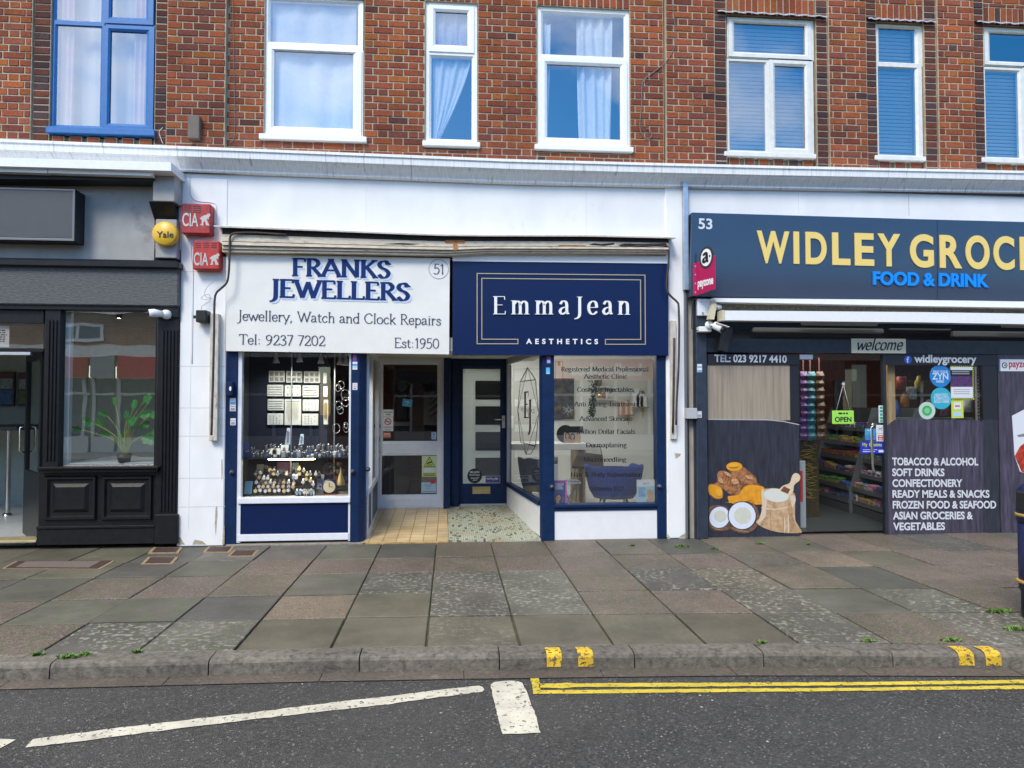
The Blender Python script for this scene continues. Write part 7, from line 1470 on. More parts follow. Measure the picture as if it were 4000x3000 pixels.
mb = MB(); pbox(mb, 2683, 1594, 2724, 1636, -.13, -.04, .004); mb.build('grey_utility_box', M('pale_grey_box', (.42, .44, .46), .5), None, 'small pale grey box fixed at the side of the grey pilaster', 'box')
gf = thing('grocery_shopfront', 'dark grey grocery shopfront with picture panels and a glass door', 'shopfront', (at(3300, 2110, 0)[0], 0, 0))
mb = MB(); x0, x1, _, _ = rc(2722, 1330, 2764, 2132, -.10); mb.box(x0, x1, -.10, .1, .0, at(2740, 1160, -.1)[1], .006); xg = at(2712, 1700, -.05)[0]; mb.box(xg, x0 + .01, -.05, .1, .0, at(2740, 1160, -.1)[1], .003); mb.build('pilaster', SLATE, gf)
sticker((2723, 1422, 2742, 1454), -.103, [PAPER, MIDB, SKY], 'blue and white sticker on the grey pilaster', [(.05, .3, .95, .42, 1), (.05, .75, .95, .95, 2)]); sticker((2724, 1606, 2741, 1632), -.103, [PAPER, REDP, GREYT], 'white sticker with print low on the grey pilaster by the utility box', [(.1, .1, .9, .16, 1), (.15, .5, .85, .9, 2)])
# header, side panels and glass
XG1 = at(5200, 1500, 0)[0]; YG = .0
def gbox(mb, a, y0, y1, b=0., mi=0, ref=None): x0, x1, z0, z1 = rc(*a, y0 if ref is None else ref); mb.box(x0, x1, y0, y1, z0, z1, b, mi)
mb = MB(); gbox(mb, (2760, 1332, 5200, 1384), -.02, .1); mb.build('header', DGREY, gf)
mb = MB(); gbox(mb, (2700, 1255, 5200, 1338), .3, .5); mb.build('shutter_head', M('dark_shutter', (.03, .033, .04), .5), gf)
VIN = M('purple_black_vinyl', (.052, .046, .068), .35, var=.4, vs=3, stretch=(5, 1, .5), col2=(.078, .064, .105), thr=.48); VIN2 = M('dark_blue_vinyl', (.032, .034, .048), .32, var=.35, vs=3, stretch=(5, 1, .6), col2=(.05, .05, .085), thr=.6)
BAND = M('dark_band', (.018, .019, .026), .35)
z_ = lambda y, x=3300: at(x, y, 0)[1]
mb = MB(); gbox(mb, (2764, 1384, 3122, 1424), -.005, .02); tb = mb.build('tel_band', BAND, gf); letters(tb, 'TEL: 023 9217 4410', 2791, 1413, 3073, 1416, 26, -.005, M('vinyl_white', (.62, .64, .68), .5), .028, .001, .001)
mb = MB(); gbox(mb, (2764, 1424, 3086, 1642), .012, .03); mb.build('wood_board', M('oak_board', (.33, .275, .21), .6, var=.14, vs=2.5, stretch=(9, 1, .35), col2=(.27, .22, .165), thr=.5), gf)
mb = MB(); gbox(mb, (3086, 1424, 3122, 1650), .01, .03); mb.build('glass_edge', BAND, gf)
pp = MB(); P = [at(x, y, -.006) for x, y in ((2766, 2103), (3126, 2100), (3122, 1659), (3060, 1646), (3000, 1640), (2765, 1638))]; pp.prism(P, -.006, .02); pp = pp.build('picture_panel', VIN2, gf)
mb = MB(); P = [at(x, y, -.008) for x, y in ((2765, 1636), (3000, 1638), (3060, 1644), (3122, 1657), (3122, 1661), (3060, 1648), (3000, 1642), (2765, 1640))]; mb.prism(P, -.009, .0); mb.build('panel_edge', M('grey_peel', (.4, .4, .4), .5), gf)
mb = MB(); gbox(mb, (2764, 2103, 3130, 2112), -.02, .06); mb.build('bottom_rail', DGREY, gf)
mb = MB(); gbox(mb, (2766, 2112, 3142, 2130), -.06, .1, .004); mb.build('threshold_stone', M('cream_threshold', (.46, .42, .32), .8, var=.2, vs=20), gf)
# pictures printed on the panel: turmeric, powder, coconuts, rice sack
zt7 = lambda p: at(2740 + p[0] / 4.878, 1780 + p[1] / 4.878, -.006)
prn = [0]
def art(pts, mat, curve=True, par=pp, name='print'):
    P = [zt7(p) for p in pts]
    if curve: P = [(v.x, v.y) for v in cspl([(a, b, 0) for a, b in P], 4, True)]
    prn[0] += 1; mb = MB(); mb.prism(P, -.0070 - prn[0] * .0003, -.006); return mb.build(name, mat, par)
def ell(cx, cy, rx, ry, rot=0., n=22): return [(cx + rx * math.cos(a) * math.cos(rot) - ry * math.sin(a) * math.sin(rot), cy + rx * math.cos(a) * math.sin(rot) + ry * math.sin(a) * math.cos(rot)) for a in [6.2832 * i / n for i in range(n)]]
ROOT = M('turmeric_skin', (.36, .155, .06), .5, var=.4, vs=9, col2=(.17, .06, .025), thr=.55, stretch=(1, 1, 1.8)); ROOTD = M('turmeric_skin_dark', (.21, .08, .035), .5, var=.45, vs=25); TUR = M('turmeric_flesh', (.70, .31, .012), .5, var=.06, vs=30); POW = M('turmeric_powder', (.68, .29, .012), .6, var=.14, vs=11, col2=(.48, .17, .01), thr=.58)
art([(600, 330), (780, 270), (900, 290), (1040, 420), (1070, 520), (1150, 590), (1050, 620), (800, 640), (700, 560), (640, 420)], ROOTD)
art([(700, 420), (860, 350), (1000, 400), (1050, 500), (950, 540), (800, 500)], ROOT)
art([(500, 240), (620, 160), (780, 210), (870, 280), (800, 360), (640, 400), (560, 330)], ROOT)
art(ell(625, 207, 152, 84, -.03), TUR)
art([(300, 380), (330, 300), (440, 290), (560, 350), (650, 400), (720, 520), (745, 640), (700, 730), (600, 750), (480, 690), (420, 630), (320, 600), (240, 545), (300, 500)], ROOT)
for i in range(5): art([(430 + 42 * i, 320 + 36 * i), (450 + 42 * i, 330 + 36 * i), (410 + 45 * i, 450 + 38 * i), (395 + 45 * i, 445 + 38 * i)], ROOTD)
art(ell(635, 635, 60, 52), ROOTD); art(ell(632, 630, 48, 42), ROOT)
art([(130, 560), (230, 540), (370, 600), (410, 700), (390, 810), (280, 825), (180, 770), (132, 700)], ROOT); art([(134, 575), (240, 553), (360, 610), (396, 710), (375, 800), (280, 808), (190, 755), (136, 690)], TUR)
art([(450, 890), (520, 880), (500, 780), (600, 760), (700, 740), (800, 610), (940, 550), (1080, 570), (1180, 600), (1210, 700), (1190, 900), (1080, 930), (980, 920), (880, 870), (760, 880), (640, 920), (560, 900)], POW)
SHELL = M('coconut_husk', (.15, .08, .05), .7, var=.5, vs=14, col2=(.05, .03, .022), thr=.52); RIND = M('coconut_rind', (.025, .018, .016), .7); FLESH = M('coconut_flesh', (.66, .70, .80), .5); HOLL = M('coconut_hollow', (.58, .58, .50), .5, var=.06, vs=20)
art([(135, 1130), (150, 990), (260, 945), (420, 960), (540, 1040), (560, 1350), (420, 1440), (240, 1430), (150, 1340)], SHELL); art(ell(340, 1172, 205, 212, .5), RIND); art(ell(340, 1172, 190, 205, .5), FLESH); art(ell(355, 1150, 122, 112, .2), HOLL)
art([(560, 1000), (700, 900), (880, 880), (1010, 930), (1090, 1080), (1090, 1250), (1010, 1400), (850, 1480), (680, 1460), (540, 1350)], SHELL); art(ell(770, 1140, 278, 268, .6), RIND); art(ell(770, 1140, 258, 255, .6), FLESH); art(ell(782, 1140, 165, 160, .4), HOLL)
SACK = M('hessian_sack', (.50, .33, .19), .8, var=.22, vs=9, col2=(.36, .21, .10), thr=.52); SACKL = M('hessian_light', (.62, .50, .38), .8, var=.2, vs=60); RICE = M('rice_white', (.62, .64, .58), .6, var=.12, vs=90)
art([(1130, 690), (1180, 640), (1400, 620), (1700, 680), (1780, 750), (1780, 900), (1780, 1200), (1840, 1330), (1895, 1420), (1880, 1470), (1600, 1470), (1380, 1440), (1180, 1370), (1040, 1270), (1110, 1170), (1150, 1000)], SACK)
art([(1135, 690), (1180, 645), (1210, 760), (1240, 850), (1230, 990), (1200, 1180), (1060, 1280), (1110, 1170), (1150, 1000)], SACKL)
art(ell(1420, 755, 240, 125, .12), RICE); art([(1160, 980), (1400, 1010), (1680, 960), (1740, 1000), (1700, 985), (1400, 1030), (1170, 1010)], SACKL)
art([(1490, 660), (1560, 570), (1680, 520), (1730, 380), (1800, 330), (1870, 380), (1860, 470), (1760, 560), (1740, 680), (1660, 770), (1640, 740)], M('pale_wood_scoop', (.66, .53, .36), .5, var=.08, vs=15)); art([(1500, 665), (1565, 580), (1685, 640), (1640, 725)], M('scoop_hollow', (.16, .06, .03), .6), False)
SHADE = M('sack_fold', (.40, .25, .13), .8, var=.3, vs=14)
for q in ([(1640, 900), (1690, 860), (1720, 1000), (1760, 1250), (1830, 1420), (1700, 1440), (1660, 1200)], [(1540, 1150), (1565, 1140), (1580, 1300), (1600, 1450), (1560, 1455)], [(1300, 1040), (1320, 1040), (1310, 1220), (1340, 1410), (1300, 1400)], [(1200, 1180), (1260, 1160), (1180, 1300), (1120, 1320)]): art(q, SHADE)
art([(1640, 1150), (1655, 1150), (1662, 1440), (1640, 1440)], SACKL); art([(1570, 1200), (1584, 1200), (1590, 1430), (1566, 1430)], SACKL)
for q in (ell(330, 700, 60, 70), ell(610, 190, 80, 30, -.1)): art(q, M('turmeric_flesh_light', (.74, .38, .03), .5, var=.1, vs=20))
for q in ([(420, 300), (520, 330), (560, 400), (470, 370)], [(560, 470), (660, 440), (700, 520), (600, 540)], [(840, 380), (940, 390), (980, 450), (880, 440)], [(320, 420), (380, 430), (400, 520), (330, 500)]): art(q, M('turmeric_highlight', (.52, .29, .15), .5, var=.25, vs=16))
for q in ([(600, 1380), (700, 1440), (860, 1460), (900, 1440), (760, 1420)], [(180, 1350), (280, 1410), (420, 1420), (300, 1390)]): art(q, M('husk_fibre', (.27, .16, .09), .7, var=.4, vs=16))
art([(1680, 780), (1760, 760), (1785, 850), (1740, 980), (1715, 960)], SACKL)
# right window: post, band, list panel
mb = MB(); gbox(mb, (3462, 1384, 3900, 1426), -.005, .02); fb = mb.build('name_band', BAND, gf); letters(fb, 'widleygrocery', 3571, 1415, 3814, 1417, 27, -.005, M('vinyl_white', ), .028, .001, .001)
x, z = at(3547, 1405, -.006); mb = MB(); mb.disc(x, z, .048, -.0075, -.004, 24); mb.build('round_emblem', M('emblem_blue', (.02, .10, .5), .5), fb); letters(fb, 'f', 3541, 1416, 3551, 1416, 20, -.0075, M('vinyl_white', ), .03, .001, .001)
mb = MB(); gbox(mb, (3456, 1384, 3466, 2100), -.01, .05); mb.build('frame', DGREY, gf); mb = MB(); gbox(mb, (3840, 1426, 3902, 1642), .0, .03); mb.build('dark_glass_strip', BAND, gf)
x0, x1, z0, z1 = rc(3466, 1426, 3842, 1640, .015); glasspane(gf, x0, x1, z0, z1 + .02, .015, G_SHOP)
mb = MB(); P = [at(x, y, -.008) for x, y in ((3471, 2094), (3482, 2098), (3842, 2088), (3842, 1655), (3826, 1641), (3497, 1639), (3464, 1664), (3464, 1900))]; mb.prism(P, -.008, .01); lp = mb.build('list_panel', VIN, gf)
mb = MB(); gbox(mb, (3840, 1640, 3902, 2086), -.006, .02); mb.build('dark_panel', VIN2, gf)
for i, (s_, a, b) in enumerate((('TOBACCO & ALCOHOL', 3485, 3821), ('SOFT DRINKS', 3485, 3689), ('CONFECTIONERY', 3486, 3759), ('READY MEALS & SNACKS', 3486, 3865), ('FROZEN FOOD & SEAFOOD', 3487, 3891), ('ASIAN GROCERIES &', 3488, 3800), ('VEGETABLES', 3489, 3691))):
    letters(lp, s_, a, 1816.5 + 42.3 * i, b, 1817 + 42.0 * i, 26, -.0125 if b > 3842 else -.008, M('vinyl_white', ), .03, .001, .001)
mb = MB(); gbox(mb, (3904, 1384, 5200, 2080), -.008, .02); p3 = mb.build('picture_panel', VIN, gf)
mb = MB(); gbox(mb, (3464, 2080, 5200, 2100), -.015, .06, .003); mb.build('bottom_rail', DGREY, gf)
mb = MB(); gbox(mb, (3466, 2100, 5200, 2122), -.05, .1, .004); mb.build('threshold_stone', M('grey_threshold', (.30, .27, .22), .8, var=.2, vs=14), gf)
st = sticker((3904, 1404, 4060, 1450), -.0085, [PAPER, M('thin_blue_edge', (.08, .3, .6), .5)], 'white payment sign with red lettering on the last dark panel', [(0, 0, .02, 1, 1)], 'payment_sign', 'sign'); letters(st, 'payzone', 3941, 1434, 4040, 1434, 25, -.0105, M('crimson_print', (.45, .03, .06), .5), .02, .001, .001)
x, z = at(3924, 1427, -.011); mb = MB(); mb.disc(x, z, .036, -.0125, -.010, 22); mb.disc(x, z, .024, -.0135, -.012, 20, 1); mb.disc(x + .004, z, .012, -.0145, -.013, 14); mb.build('round_emblem', [BLACKI, WHITEP], st)
# enamel pot print on the last panel
pt = lambda c: [at(3300 + x / 1.843, 1250 + y / 1.843, -.008) for x, y in c]
mb = MB(); mb.prism(pt([(1203, 690), (1290, 645), (1420, 640), (1560, 700), (1540, 950), (1420, 1090), (1330, 1120), (1260, 1090), (1222, 980)]), -.0105, -.008); mb.build('pot_print', M('white_enamel_print', (.68, .70, .76), .4), p3)
mb = MB(); mb.prism(pt([(1222, 980), (1260, 910), (1310, 870), (1500, 900), (1530, 980), (1420, 1090), (1330, 1125), (1270, 1090)]), -.0120, -.010); mb.build('pepper_print', M('red_pepper_print', (.42, .04, .02), .4, var=.6, vs=10, col2=(.04, .02, .02), thr=.56), p3)
mb = MB(); mb.prism(pt([(1238, 828), (1300, 815), (1340, 822), (1300, 838), (1250, 842)]), -.0125, -.010); mb.build('handle_print', M('grey_print_mark', (.2, .22, .22), .5), p3)
# glass door
gd = thing('grocery_glass_door', 'frameless glass door with a long steel handle and metal corner patches', 'door', (at(3300, 2120, 0)[0], .02, .03))
x0, x1, z0, z1 = rc(3126, 1384, 3456, 2124, .02); glasspane(gd, x0, x1, .03, z1, .02, GLASS('grocery_door_glass', .04, (.93, .95, .95)))
for a in ((3128, 2100, 3184, 2120), (3411, 2096, 3462, 2117), (3124, 1385, 3176, 1404)): mb = MB(); gbox(mb, a, .0, .04, .003); mb.build('patch_fitting', ALU, gd)
mb = MB(); P = [at(x, y, -.07) for x, y in ((3428, 1655), (3412, 1658), (3405, 1672), (3408, 1820), (3411, 1838), (3420, 1846), (3436, 1843))]; mb.tube([(p[0], (.02, -.06, -.07, -.07, -.07, -.06, .02)[i], p[1]) for i, p in enumerate(P)], .016, 10); mb.build('handle', STEEL, gd)
mb = MB(); gbox(mb, (3140, 2118, 3462, 2126), -.02, .06); mb.build('sill_strip', ALUW, gd)
yd = .018
os_ = thing('open_sign', 'lime green open sign hanging on a string inside the glass door', 'sign', (at(3293, 1650, 0)[0], .01, at(3293, 1650, 0)[1]))
mb = MB(); x0, x1, z0, z1 = rc(3251, 1604, 3336, 1657, .005); mb.box(x0, x1, .002, .014, z0, z1, .006); mb.build('board', M('lime_sign', (.33, .72, .09), .4), os_); letters(os_, 'OPEN', 3261, 1647, 3326, 1647, 17, .002, BLACKI, .03, .001, .001)
mb = MB(); small_text_rows(mb, *rc(3275, 1610, 3312, 1621, .002), .0015, 1, 0, .6, 0); mb.build('print', BLACKI, os_)
mb = MB(); k = [(at(x, y, .01)[0], .01, at(x, y, .01)[1]) for x, y in ((3267, 1604), (3294, 1500), (3320, 1604))]; mb.tube([k[0], k[1]], .003, 5); mb.tube([k[1], k[2]], .003, 5); mb.build('string', M('pale_string', (.5, .5, .48), .7), os_); mb = MB(); mb.disc(k[1][0], k[1][2], .018, .002, .012, 14); mb.build('suction_hook', M('clear_hook', (.5, .52, .55), .2), os_)
st = sticker((3432, 1584, 3452, 1651), yd, [PAPER, M('exit_green', (.03, .35, .22), .5)], 'tall narrow white and green sticker on the door edge', [(.25, .06, .75, .2, 1), (.2, .26, .8, .4, 1), (.25, .46, .75, .6, 1), (.2, .66, .8, .8, 1), (.25, .84, .75, .96, 1)])
sticker((3422, 1660, 3455, 1693), yd, [PAPER, GREYT], 'white sticker with a small dog mark right of the door handle', [(.3, .35, .7, .5, 1), (.65, .28, .78, .38, 1), (.32, .5, .38, .68, 1), (.6, .5, .66, .68, 1)]); sticker((3423, 1694, 3455, 1726), yd, [PAPER, REDP], 'white sticker with a red no smoking mark under the dog sticker', [(.2, .2, .8, .8, 1), (.3, .3, .7, .42, 0), (.3, .58, .7, .7, 0)])
sticker((3379, 1674, 3420, 1719), yd, [SKY, M('sea_blue', (.04, .25, .6), .5), PAPER], 'sky blue picture sticker behind the door handle', [(0, .55, 1, 1, 1), (.2, .12, .6, .18, 2)])
st = sticker((3360, 1724, 3455, 1772), yd, [M('royal_blue', (.02, .03, .42), .5), LIME, PAPER], 'royal blue sticker with yellow lettering across the door handle', [(.1, .66, .7, .7, 2), (.1, .8, .6, .86, 2), (.75, .7, .95, .9, 2)]); letters(st, 'My    points', 3369, 1743, 3444, 1743, 12, yd - .002, LIME, .02, .001, .001); x, z = at(3404, 1737, yd - .004); mb = MB(); mb.disc(x, z, .03, yd - .006, yd - .002, 16); mb.build('round_emblem', LIME, st)
# stickers on the right window
def rnd(px, py, r, mat, lab, lines):
    x, z = at(px, py, .012); k = at(px + r, py, .012)[0] - x; mb = MB(); mb.disc(x, z, k, .009, .013, 36); o_ = mb.build('round_sticker', mat, None, lab, 'sticker', 'round stickers on the grocery window')
    for s_, a, b, y, c in lines: letters(o_, s_, a, y, b, y, c, .009, M('pale_print', (.55, .68, .8), .5), .02, .001, .001)
    return o_
rnd(3673, 1469, 41, M('zyn_blue', (.02, .2, .55), .45), 'round deep blue sticker above the turquoise one on the grocery window', (('FIND YOUR', 3645, 3703, 1458, 10), ('ZYN', 3641, 3704, 1482, 22), ('HERE', 3657, 3687, 1495, 9)))
rnd(3676, 1556, 40, M('turquoise_sticker', (.03, .38, .52), .45), 'round turquoise sticker below the deep blue one on the grocery window', (('HEATED', 3651, 3702, 1549, 11), ('TOBACCO', 3646, 3708, 1561, 10), ('SOLD HERE', 3648, 3708, 1574, 10)))
o_ = rnd(3621, 1604, 32, M('pale_ring_sticker', (.5, .6, .55), .45), 'round pale sticker with a green centre at the top of the purple panel', ()); x, z = at(3621, 1604, .008); mb = MB(); mb.disc(x, z, .062, .0065, .009, 26); mb.disc(x, z, .035, .0055, .007, 20, 1); mb.build('green_centre', [M('mid_green', (.05, .38, .12), .5), M('light_green', (.2, .55, .25), .5)], o_)
HZ = [LIME, BLACKI, PAPER, M('club_photo', (.08, .03, .12), .5, var=.6, vs=30, col2=(.4, .1, .05), thr=.6), GREYT]
bars = [(0, 0, 1, 1, 0)]
for i in range(12): bars += [(.02 + .08 * i, 0, .05 + .08 * i, .05, 1), (.02 + .08 * i, .96, .05 + .08 * i, 1, 1)]
for i in range(16): bars += [(.95, .02 + .06 * i, 1, .05 + .06 * i, 1)]
bars += [(.0, .05, .93, .14, 2), (.0, .14, .93, .32, 1), (.05, .17, .8, .2, 4), (.05, .23, .8, .26, 4), (.0, .32, .93, .63, 3), (.0, .63, .93, .95, 2), (.1, .7, .8, .72, 4), (.1, .76, .8, .78, 4), (.1, .82, .8, .84, 4)]
sticker((3713, 1427, 3804, 1561), .012, HZ, 'hazard striped event poster in the grocery window', bars, 'window_poster', 'poster')
sticker((3716, 1564, 3763, 1633), .012, [LIME, PAPER, SKYL, REDP], 'lime yellow card with a round mark below the hazard striped poster', [(.2, .12, .8, .5, 1), (.3, .28, .7, .36, 3), (.15, .65, .85, .9, 2)], 'window_card', 'card')
# interior of the grocery
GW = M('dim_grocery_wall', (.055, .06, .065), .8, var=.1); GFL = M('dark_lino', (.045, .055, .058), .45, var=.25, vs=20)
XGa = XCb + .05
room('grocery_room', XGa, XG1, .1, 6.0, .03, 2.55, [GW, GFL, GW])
mb = MB(); mb.box(XGa + .1, XGa + 3.0, .75, .9, 2.5, 2.54); mb.build('interior_light', M('grocery_fill_glow', (1, .95, .85), .5, emit=9), None, 'hidden light added to brighten the inside of the grocery', 'light')  # glowing panel added out of sight to lift the goods by the door
mb = MB(); x0, x1, z0, z1 = rc(3466, 1426, 3494, 1660, .12); mb.box(x0, x1, .10, .17, z0 - .4, z1 + .1, .004); mb.build('timber_upright', M('raw_pine', (.55, .36, .16), .6, var=.15, vs=4, stretch=(4, 1, .4)), None, 'raw pine upright inside the grocery window', 'upright')
mb = MB(); x0, x1, z0, z1 = rc(3816, 1432, 3826, 1650, .15); mb.box(x0, x1, .15, .18, z0, z1)
for i in range(14): mb.box(x0 + .008, x1 - .008, .148, .151, z0 + .03 + i * .042, z0 + .05 + i * .042, 0, 1)
mb.build('slotted_upright', [ALU, DARK], None, 'slotted steel shelving upright in the grocery window', 'upright')
# shelving units seen through the door: sloped steel shelves stacked with packets
SH = M('grey_shelf_steel', (.13, .15, .165), .5, .2, var=.1)
PKC = [M('packet_%s' % n, c, .4, var=.45, vs=22) for n, c in (('red', (.36, .04, .04)), ('orange', (.42, .16, .03)), ('white', (.5, .5, .5)), ('green', (.07, .24, .05)), ('blue', (.04, .09, .32)), ('purple', (.14, .05, .22)), ('yellow', (.45, .34, .05)), ('brown', (.16, .08, .04)), ('teal', (.04, .22, .26)), ('pink', (.42, .14, .2)))]
PKN = ('red', 'orange', 'white', 'green', 'blue', 'purple', 'yellow', 'brown', 'teal', 'pink')
random.seed(33)
protoP = []
mb = MB(); mb.box(-.05, .05, 0, .11, 0, .07, .008); mb.box(-.046, .046, -.002, 0, .018, .045, 0, 1)
for i in range(10):
    b_ = MB(); b_.v, b_.f, b_.m, b_.c, b_.s = list(mb.v), list(mb.f), list(mb.m), list(mb.c), list(mb.s)
    protoP.append([b_, None, i])
def shelf_unit(A, B, levels, depth, lab, where):
    A, B = Vector(A), Vector(B); U = (B - A).normalized(); W = (B - A).length; back = Vector((-U.y, U.x, 0)); 
    t_ = thing('shelf_unit', lab, 'shelving', tuple(A)); mx = Matrix(((U.x, back.x, 0, A.x), (U.y, back.y, 0, A.y), (0, 0, 1, 0), (0, 0, 0, 1))); ang = math.atan2(U.y, U.x); H = levels[-1] + .3
    mb = MB(); mb.X = mx
    for u in (-.012, W): mb.prism([(u, .03), (u + .012, .03), (u + .012, H), (u, H)], 0, depth)
    mb.v = []; mb.f = []; mb.m = []; mb.c = []; mb.s = []
    for u in (-.015, W): mb.add([(u + du, v, z) for du in (0, .015) for v, z in ((0, .03), (depth, .03), (depth, H), (depth * .75, H), (depth * .3, H * .55), (0, .35))], [tuple(range(6)), tuple(range(11, 5, -1))] + [(i, (i + 1) % 6, 6 + (i + 1) % 6, 6 + i) for i in range(6)])
    mb.build('side_panel', SH, t_)
    mb = MB(); mb.X = mx; mb.box(0, W, depth - .01, depth, .03, H); mb.box(0, W, .0, depth, .03, .14); mb.build('back_panel', GW, t_)
    for li, z in enumerate(levels):
        f0 = depth * (.0 if li < 2 else .12 * li)
        mb = MB(); mb.X = mx; mb.box(0, W, f0, depth - .01, z - .015, z); mb.box(0, W, f0 - .008, f0, z - .04, z + .012); mb.build('shelf', SH, t_)
        u = .05; c = random.randrange(10)
        while u < W - .04:
            if random.random() < .45: c = random.randrange(10)
            p_ = mx @ Vector((u, f0 + .012, z + .001)); pr_ = protoP[c]; s_ = random.uniform(.85, 1.25)
            lb = PKN[c] + ' packet on the ' + ('bottom', 'second', 'third', 'fourth', 'fifth', 'sixth', 'seventh')[li] + ' shelf ' + where
            if pr_[1] is None:
                pr_[1] = pr_[0].build('snack_packet', [PKC[c], PKC[(c + 3) % 10]], None, lb, 'packet', 'packets on the grocery shelves', org=(0, 0, 0)); q = pr_[1]
            else: q = pr_[1].copy(); COL.objects.link(q); q['label'] = lb
            q.location = p_; q.rotation_euler = (0, 0, ang + random.uniform(-.15, .15)); q.scale = (s_, 1, random.uniform(.8, 1.5)); u += .108 * s_
def g2(px, py): return gp(px, py, .03)
a, b, c_ = g2(3168, 1955), g2(3322, 2002), g2(3475, 2052)
lv = [.2, .38, .57, .77, .98, 1.2]
shelf_unit((a[0], a[1], 0), (b[0] - .02, b[1], 0), lv, .45, 'grey sloped shelving unit of packets further inside the grocery door', 'of the far unit'); shelf_unit((b[0] + .02, b[1] - .02, 0), (c_[0], c_[1], 0), lv, .45, 'grey sloped shelving unit of packets nearest the grocery door handle', 'of the near unit')
ws = MB(); x0, x1, z0, z1 = rc(3280, 1440, 3420, 1560, 5.2); xw0, xw1 = at(3130, 1500, 5.6)[0], at(3900, 1500, 5.6)[0]
shelf_unit((xw0 - .3, 5.0, 0), (xw1 + .3, 5.0, 0), [.3, .6, .9, 1.2, 1.5, 1.8], .4, 'long dim wall of stocked shelves at the back of the grocery', 'of the back wall')
# hanging strips of crisps by the door
for px, c, lab in ((3138, 5, 'strip of purple snack bags hanging nearest the picture panel'), (3165, 8, 'strip of pale blue snack bags hanging inside the grocery door'), (3200, 7, 'strip of rusty brown snack bags hanging beside the pale blue strip')):
    x, z = at(px, 1470, 1.0); t_ = thing('snack_strip', lab, 'snack strip', (x, 1.0, z - .9), 'snack strips inside the grocery door')
    mb = MB(); mb.box(x - .01, x + .01, .998, 1.002, z - .85, z + .25); mb.build('strip', M('strip_card', (.3, .1, .1), .6), t_)
    for i in range(9):
        mb = MB(); zz_ = z - .85 + .1 * i; j = random.uniform(-.012, .012); mb.add([(x - .05 + j, .99, zz_), (x + .05 + j, .985, zz_ + .004), (x + .055 + j, .965, zz_ + .06), (x + .046 + j, .99, zz_ + .115), (x - .048 + j, .99, zz_ + .112), (x - .055 + j, .965, zz_ + .055), (x + j, .945, zz_ + .055)], [(0, 1, 6), (1, 2, 6), (2, 3, 6), (3, 4, 6), (4, 5, 6), (5, 0, 6), (0, 5, 4, 3, 2, 1)]); mb.build('snack_bag', PKC[c], t_)
mb = MB(); x0, x1, z0, z1 = rc(3122, 1640, 3192, 1960, 1.15); mb.box(x0, x1 + .02, 1.15, 1.5, .03, z1)
for i in range(70): mb.tube([(random.uniform(x0, x1), 1.145, z0 + (z1 - z0) * i / 70), (random.uniform(x0, x1), 1.14, z0 + (z1 - z0) * (i / 70 + .02))], .006, 4, 1)
mb.build('cord_rack', [M('dark_straw_heap', (.045, .035, .012), .9, var=.5, vs=30), M('straw_strand', (.22, .16, .03), .7)], None, 'tall rack covered in tangled yellow brown strands inside the door', 'rack')
mb = MB(); x0, x1, z0, z1 = rc(3126, 1800, 3148, 2008, .35); mb.box(x0, x1, .35, .38, .03, z1, .004); mb.box(x0 - .005, x0 + .035, .345, .36, z0 + .15, z1 - .12, .01, 1); mb.build('display_stand', [M('pale_stand_metal', (.42, .44, .46), .4), REDP], None, 'pale and red display stand edge behind the picture panel', 'display stand')
mb = MB(); x0, x1, z0, z1 = rc(3330, 1425, 3385, 1600, 2.6); mb.box(x0, x1, 2.6, 2.63, z0, z1); mb.box(x0 - .3, x0, 2.6, 2.63, z0, z1 - .25, 0, 1); mb.build('hanging_board', [M('grey_wall_card', (.2, .23, .24), .6), M('navy_wall_card', (.012, .015, .03), .6)], None, 'grey and navy boards behind the open sign in the grocery', 'board')
for i, (px, py, c) in enumerate(((3520, 1520, 0), (3535, 1590, 1), (3560, 1560, 2), (3590, 1530, 6), (3640, 1610, 3), (3690, 1625, 9), (3780, 1610, 2), (3500, 1625, 4), (3812, 1615, 0))):
    x, z = at(px, py, .5); mb = MB(); mb.lathe([(.001, 0), (.05, 0), (.052, .12), (.03, .16), (.02, .2), (.001, .2)] if i % 2 else [(.001, 0), (.06, 0), (.06, .16), (.001, .16)], (x, .5, z), 12); mb.build('window_stock', PKC[c], None, PKN[c] + (' bottle' if i % 2 else ' tub') + ' of stock behind the grocery window ' + ('beside the pine upright' if px < 3545 else 'near the round stickers' if px < 3700 else 'below the striped poster'), 'stock')
mb = MB(); x0, x1, z0, z1 = rc(3466, 1632, 3842, 1660, .4); mb.box(x0, x1, .3, .7, z0, z1); mb.build('window_counter', SH, None, 'grey counter behind the purple list panel', 'counter')
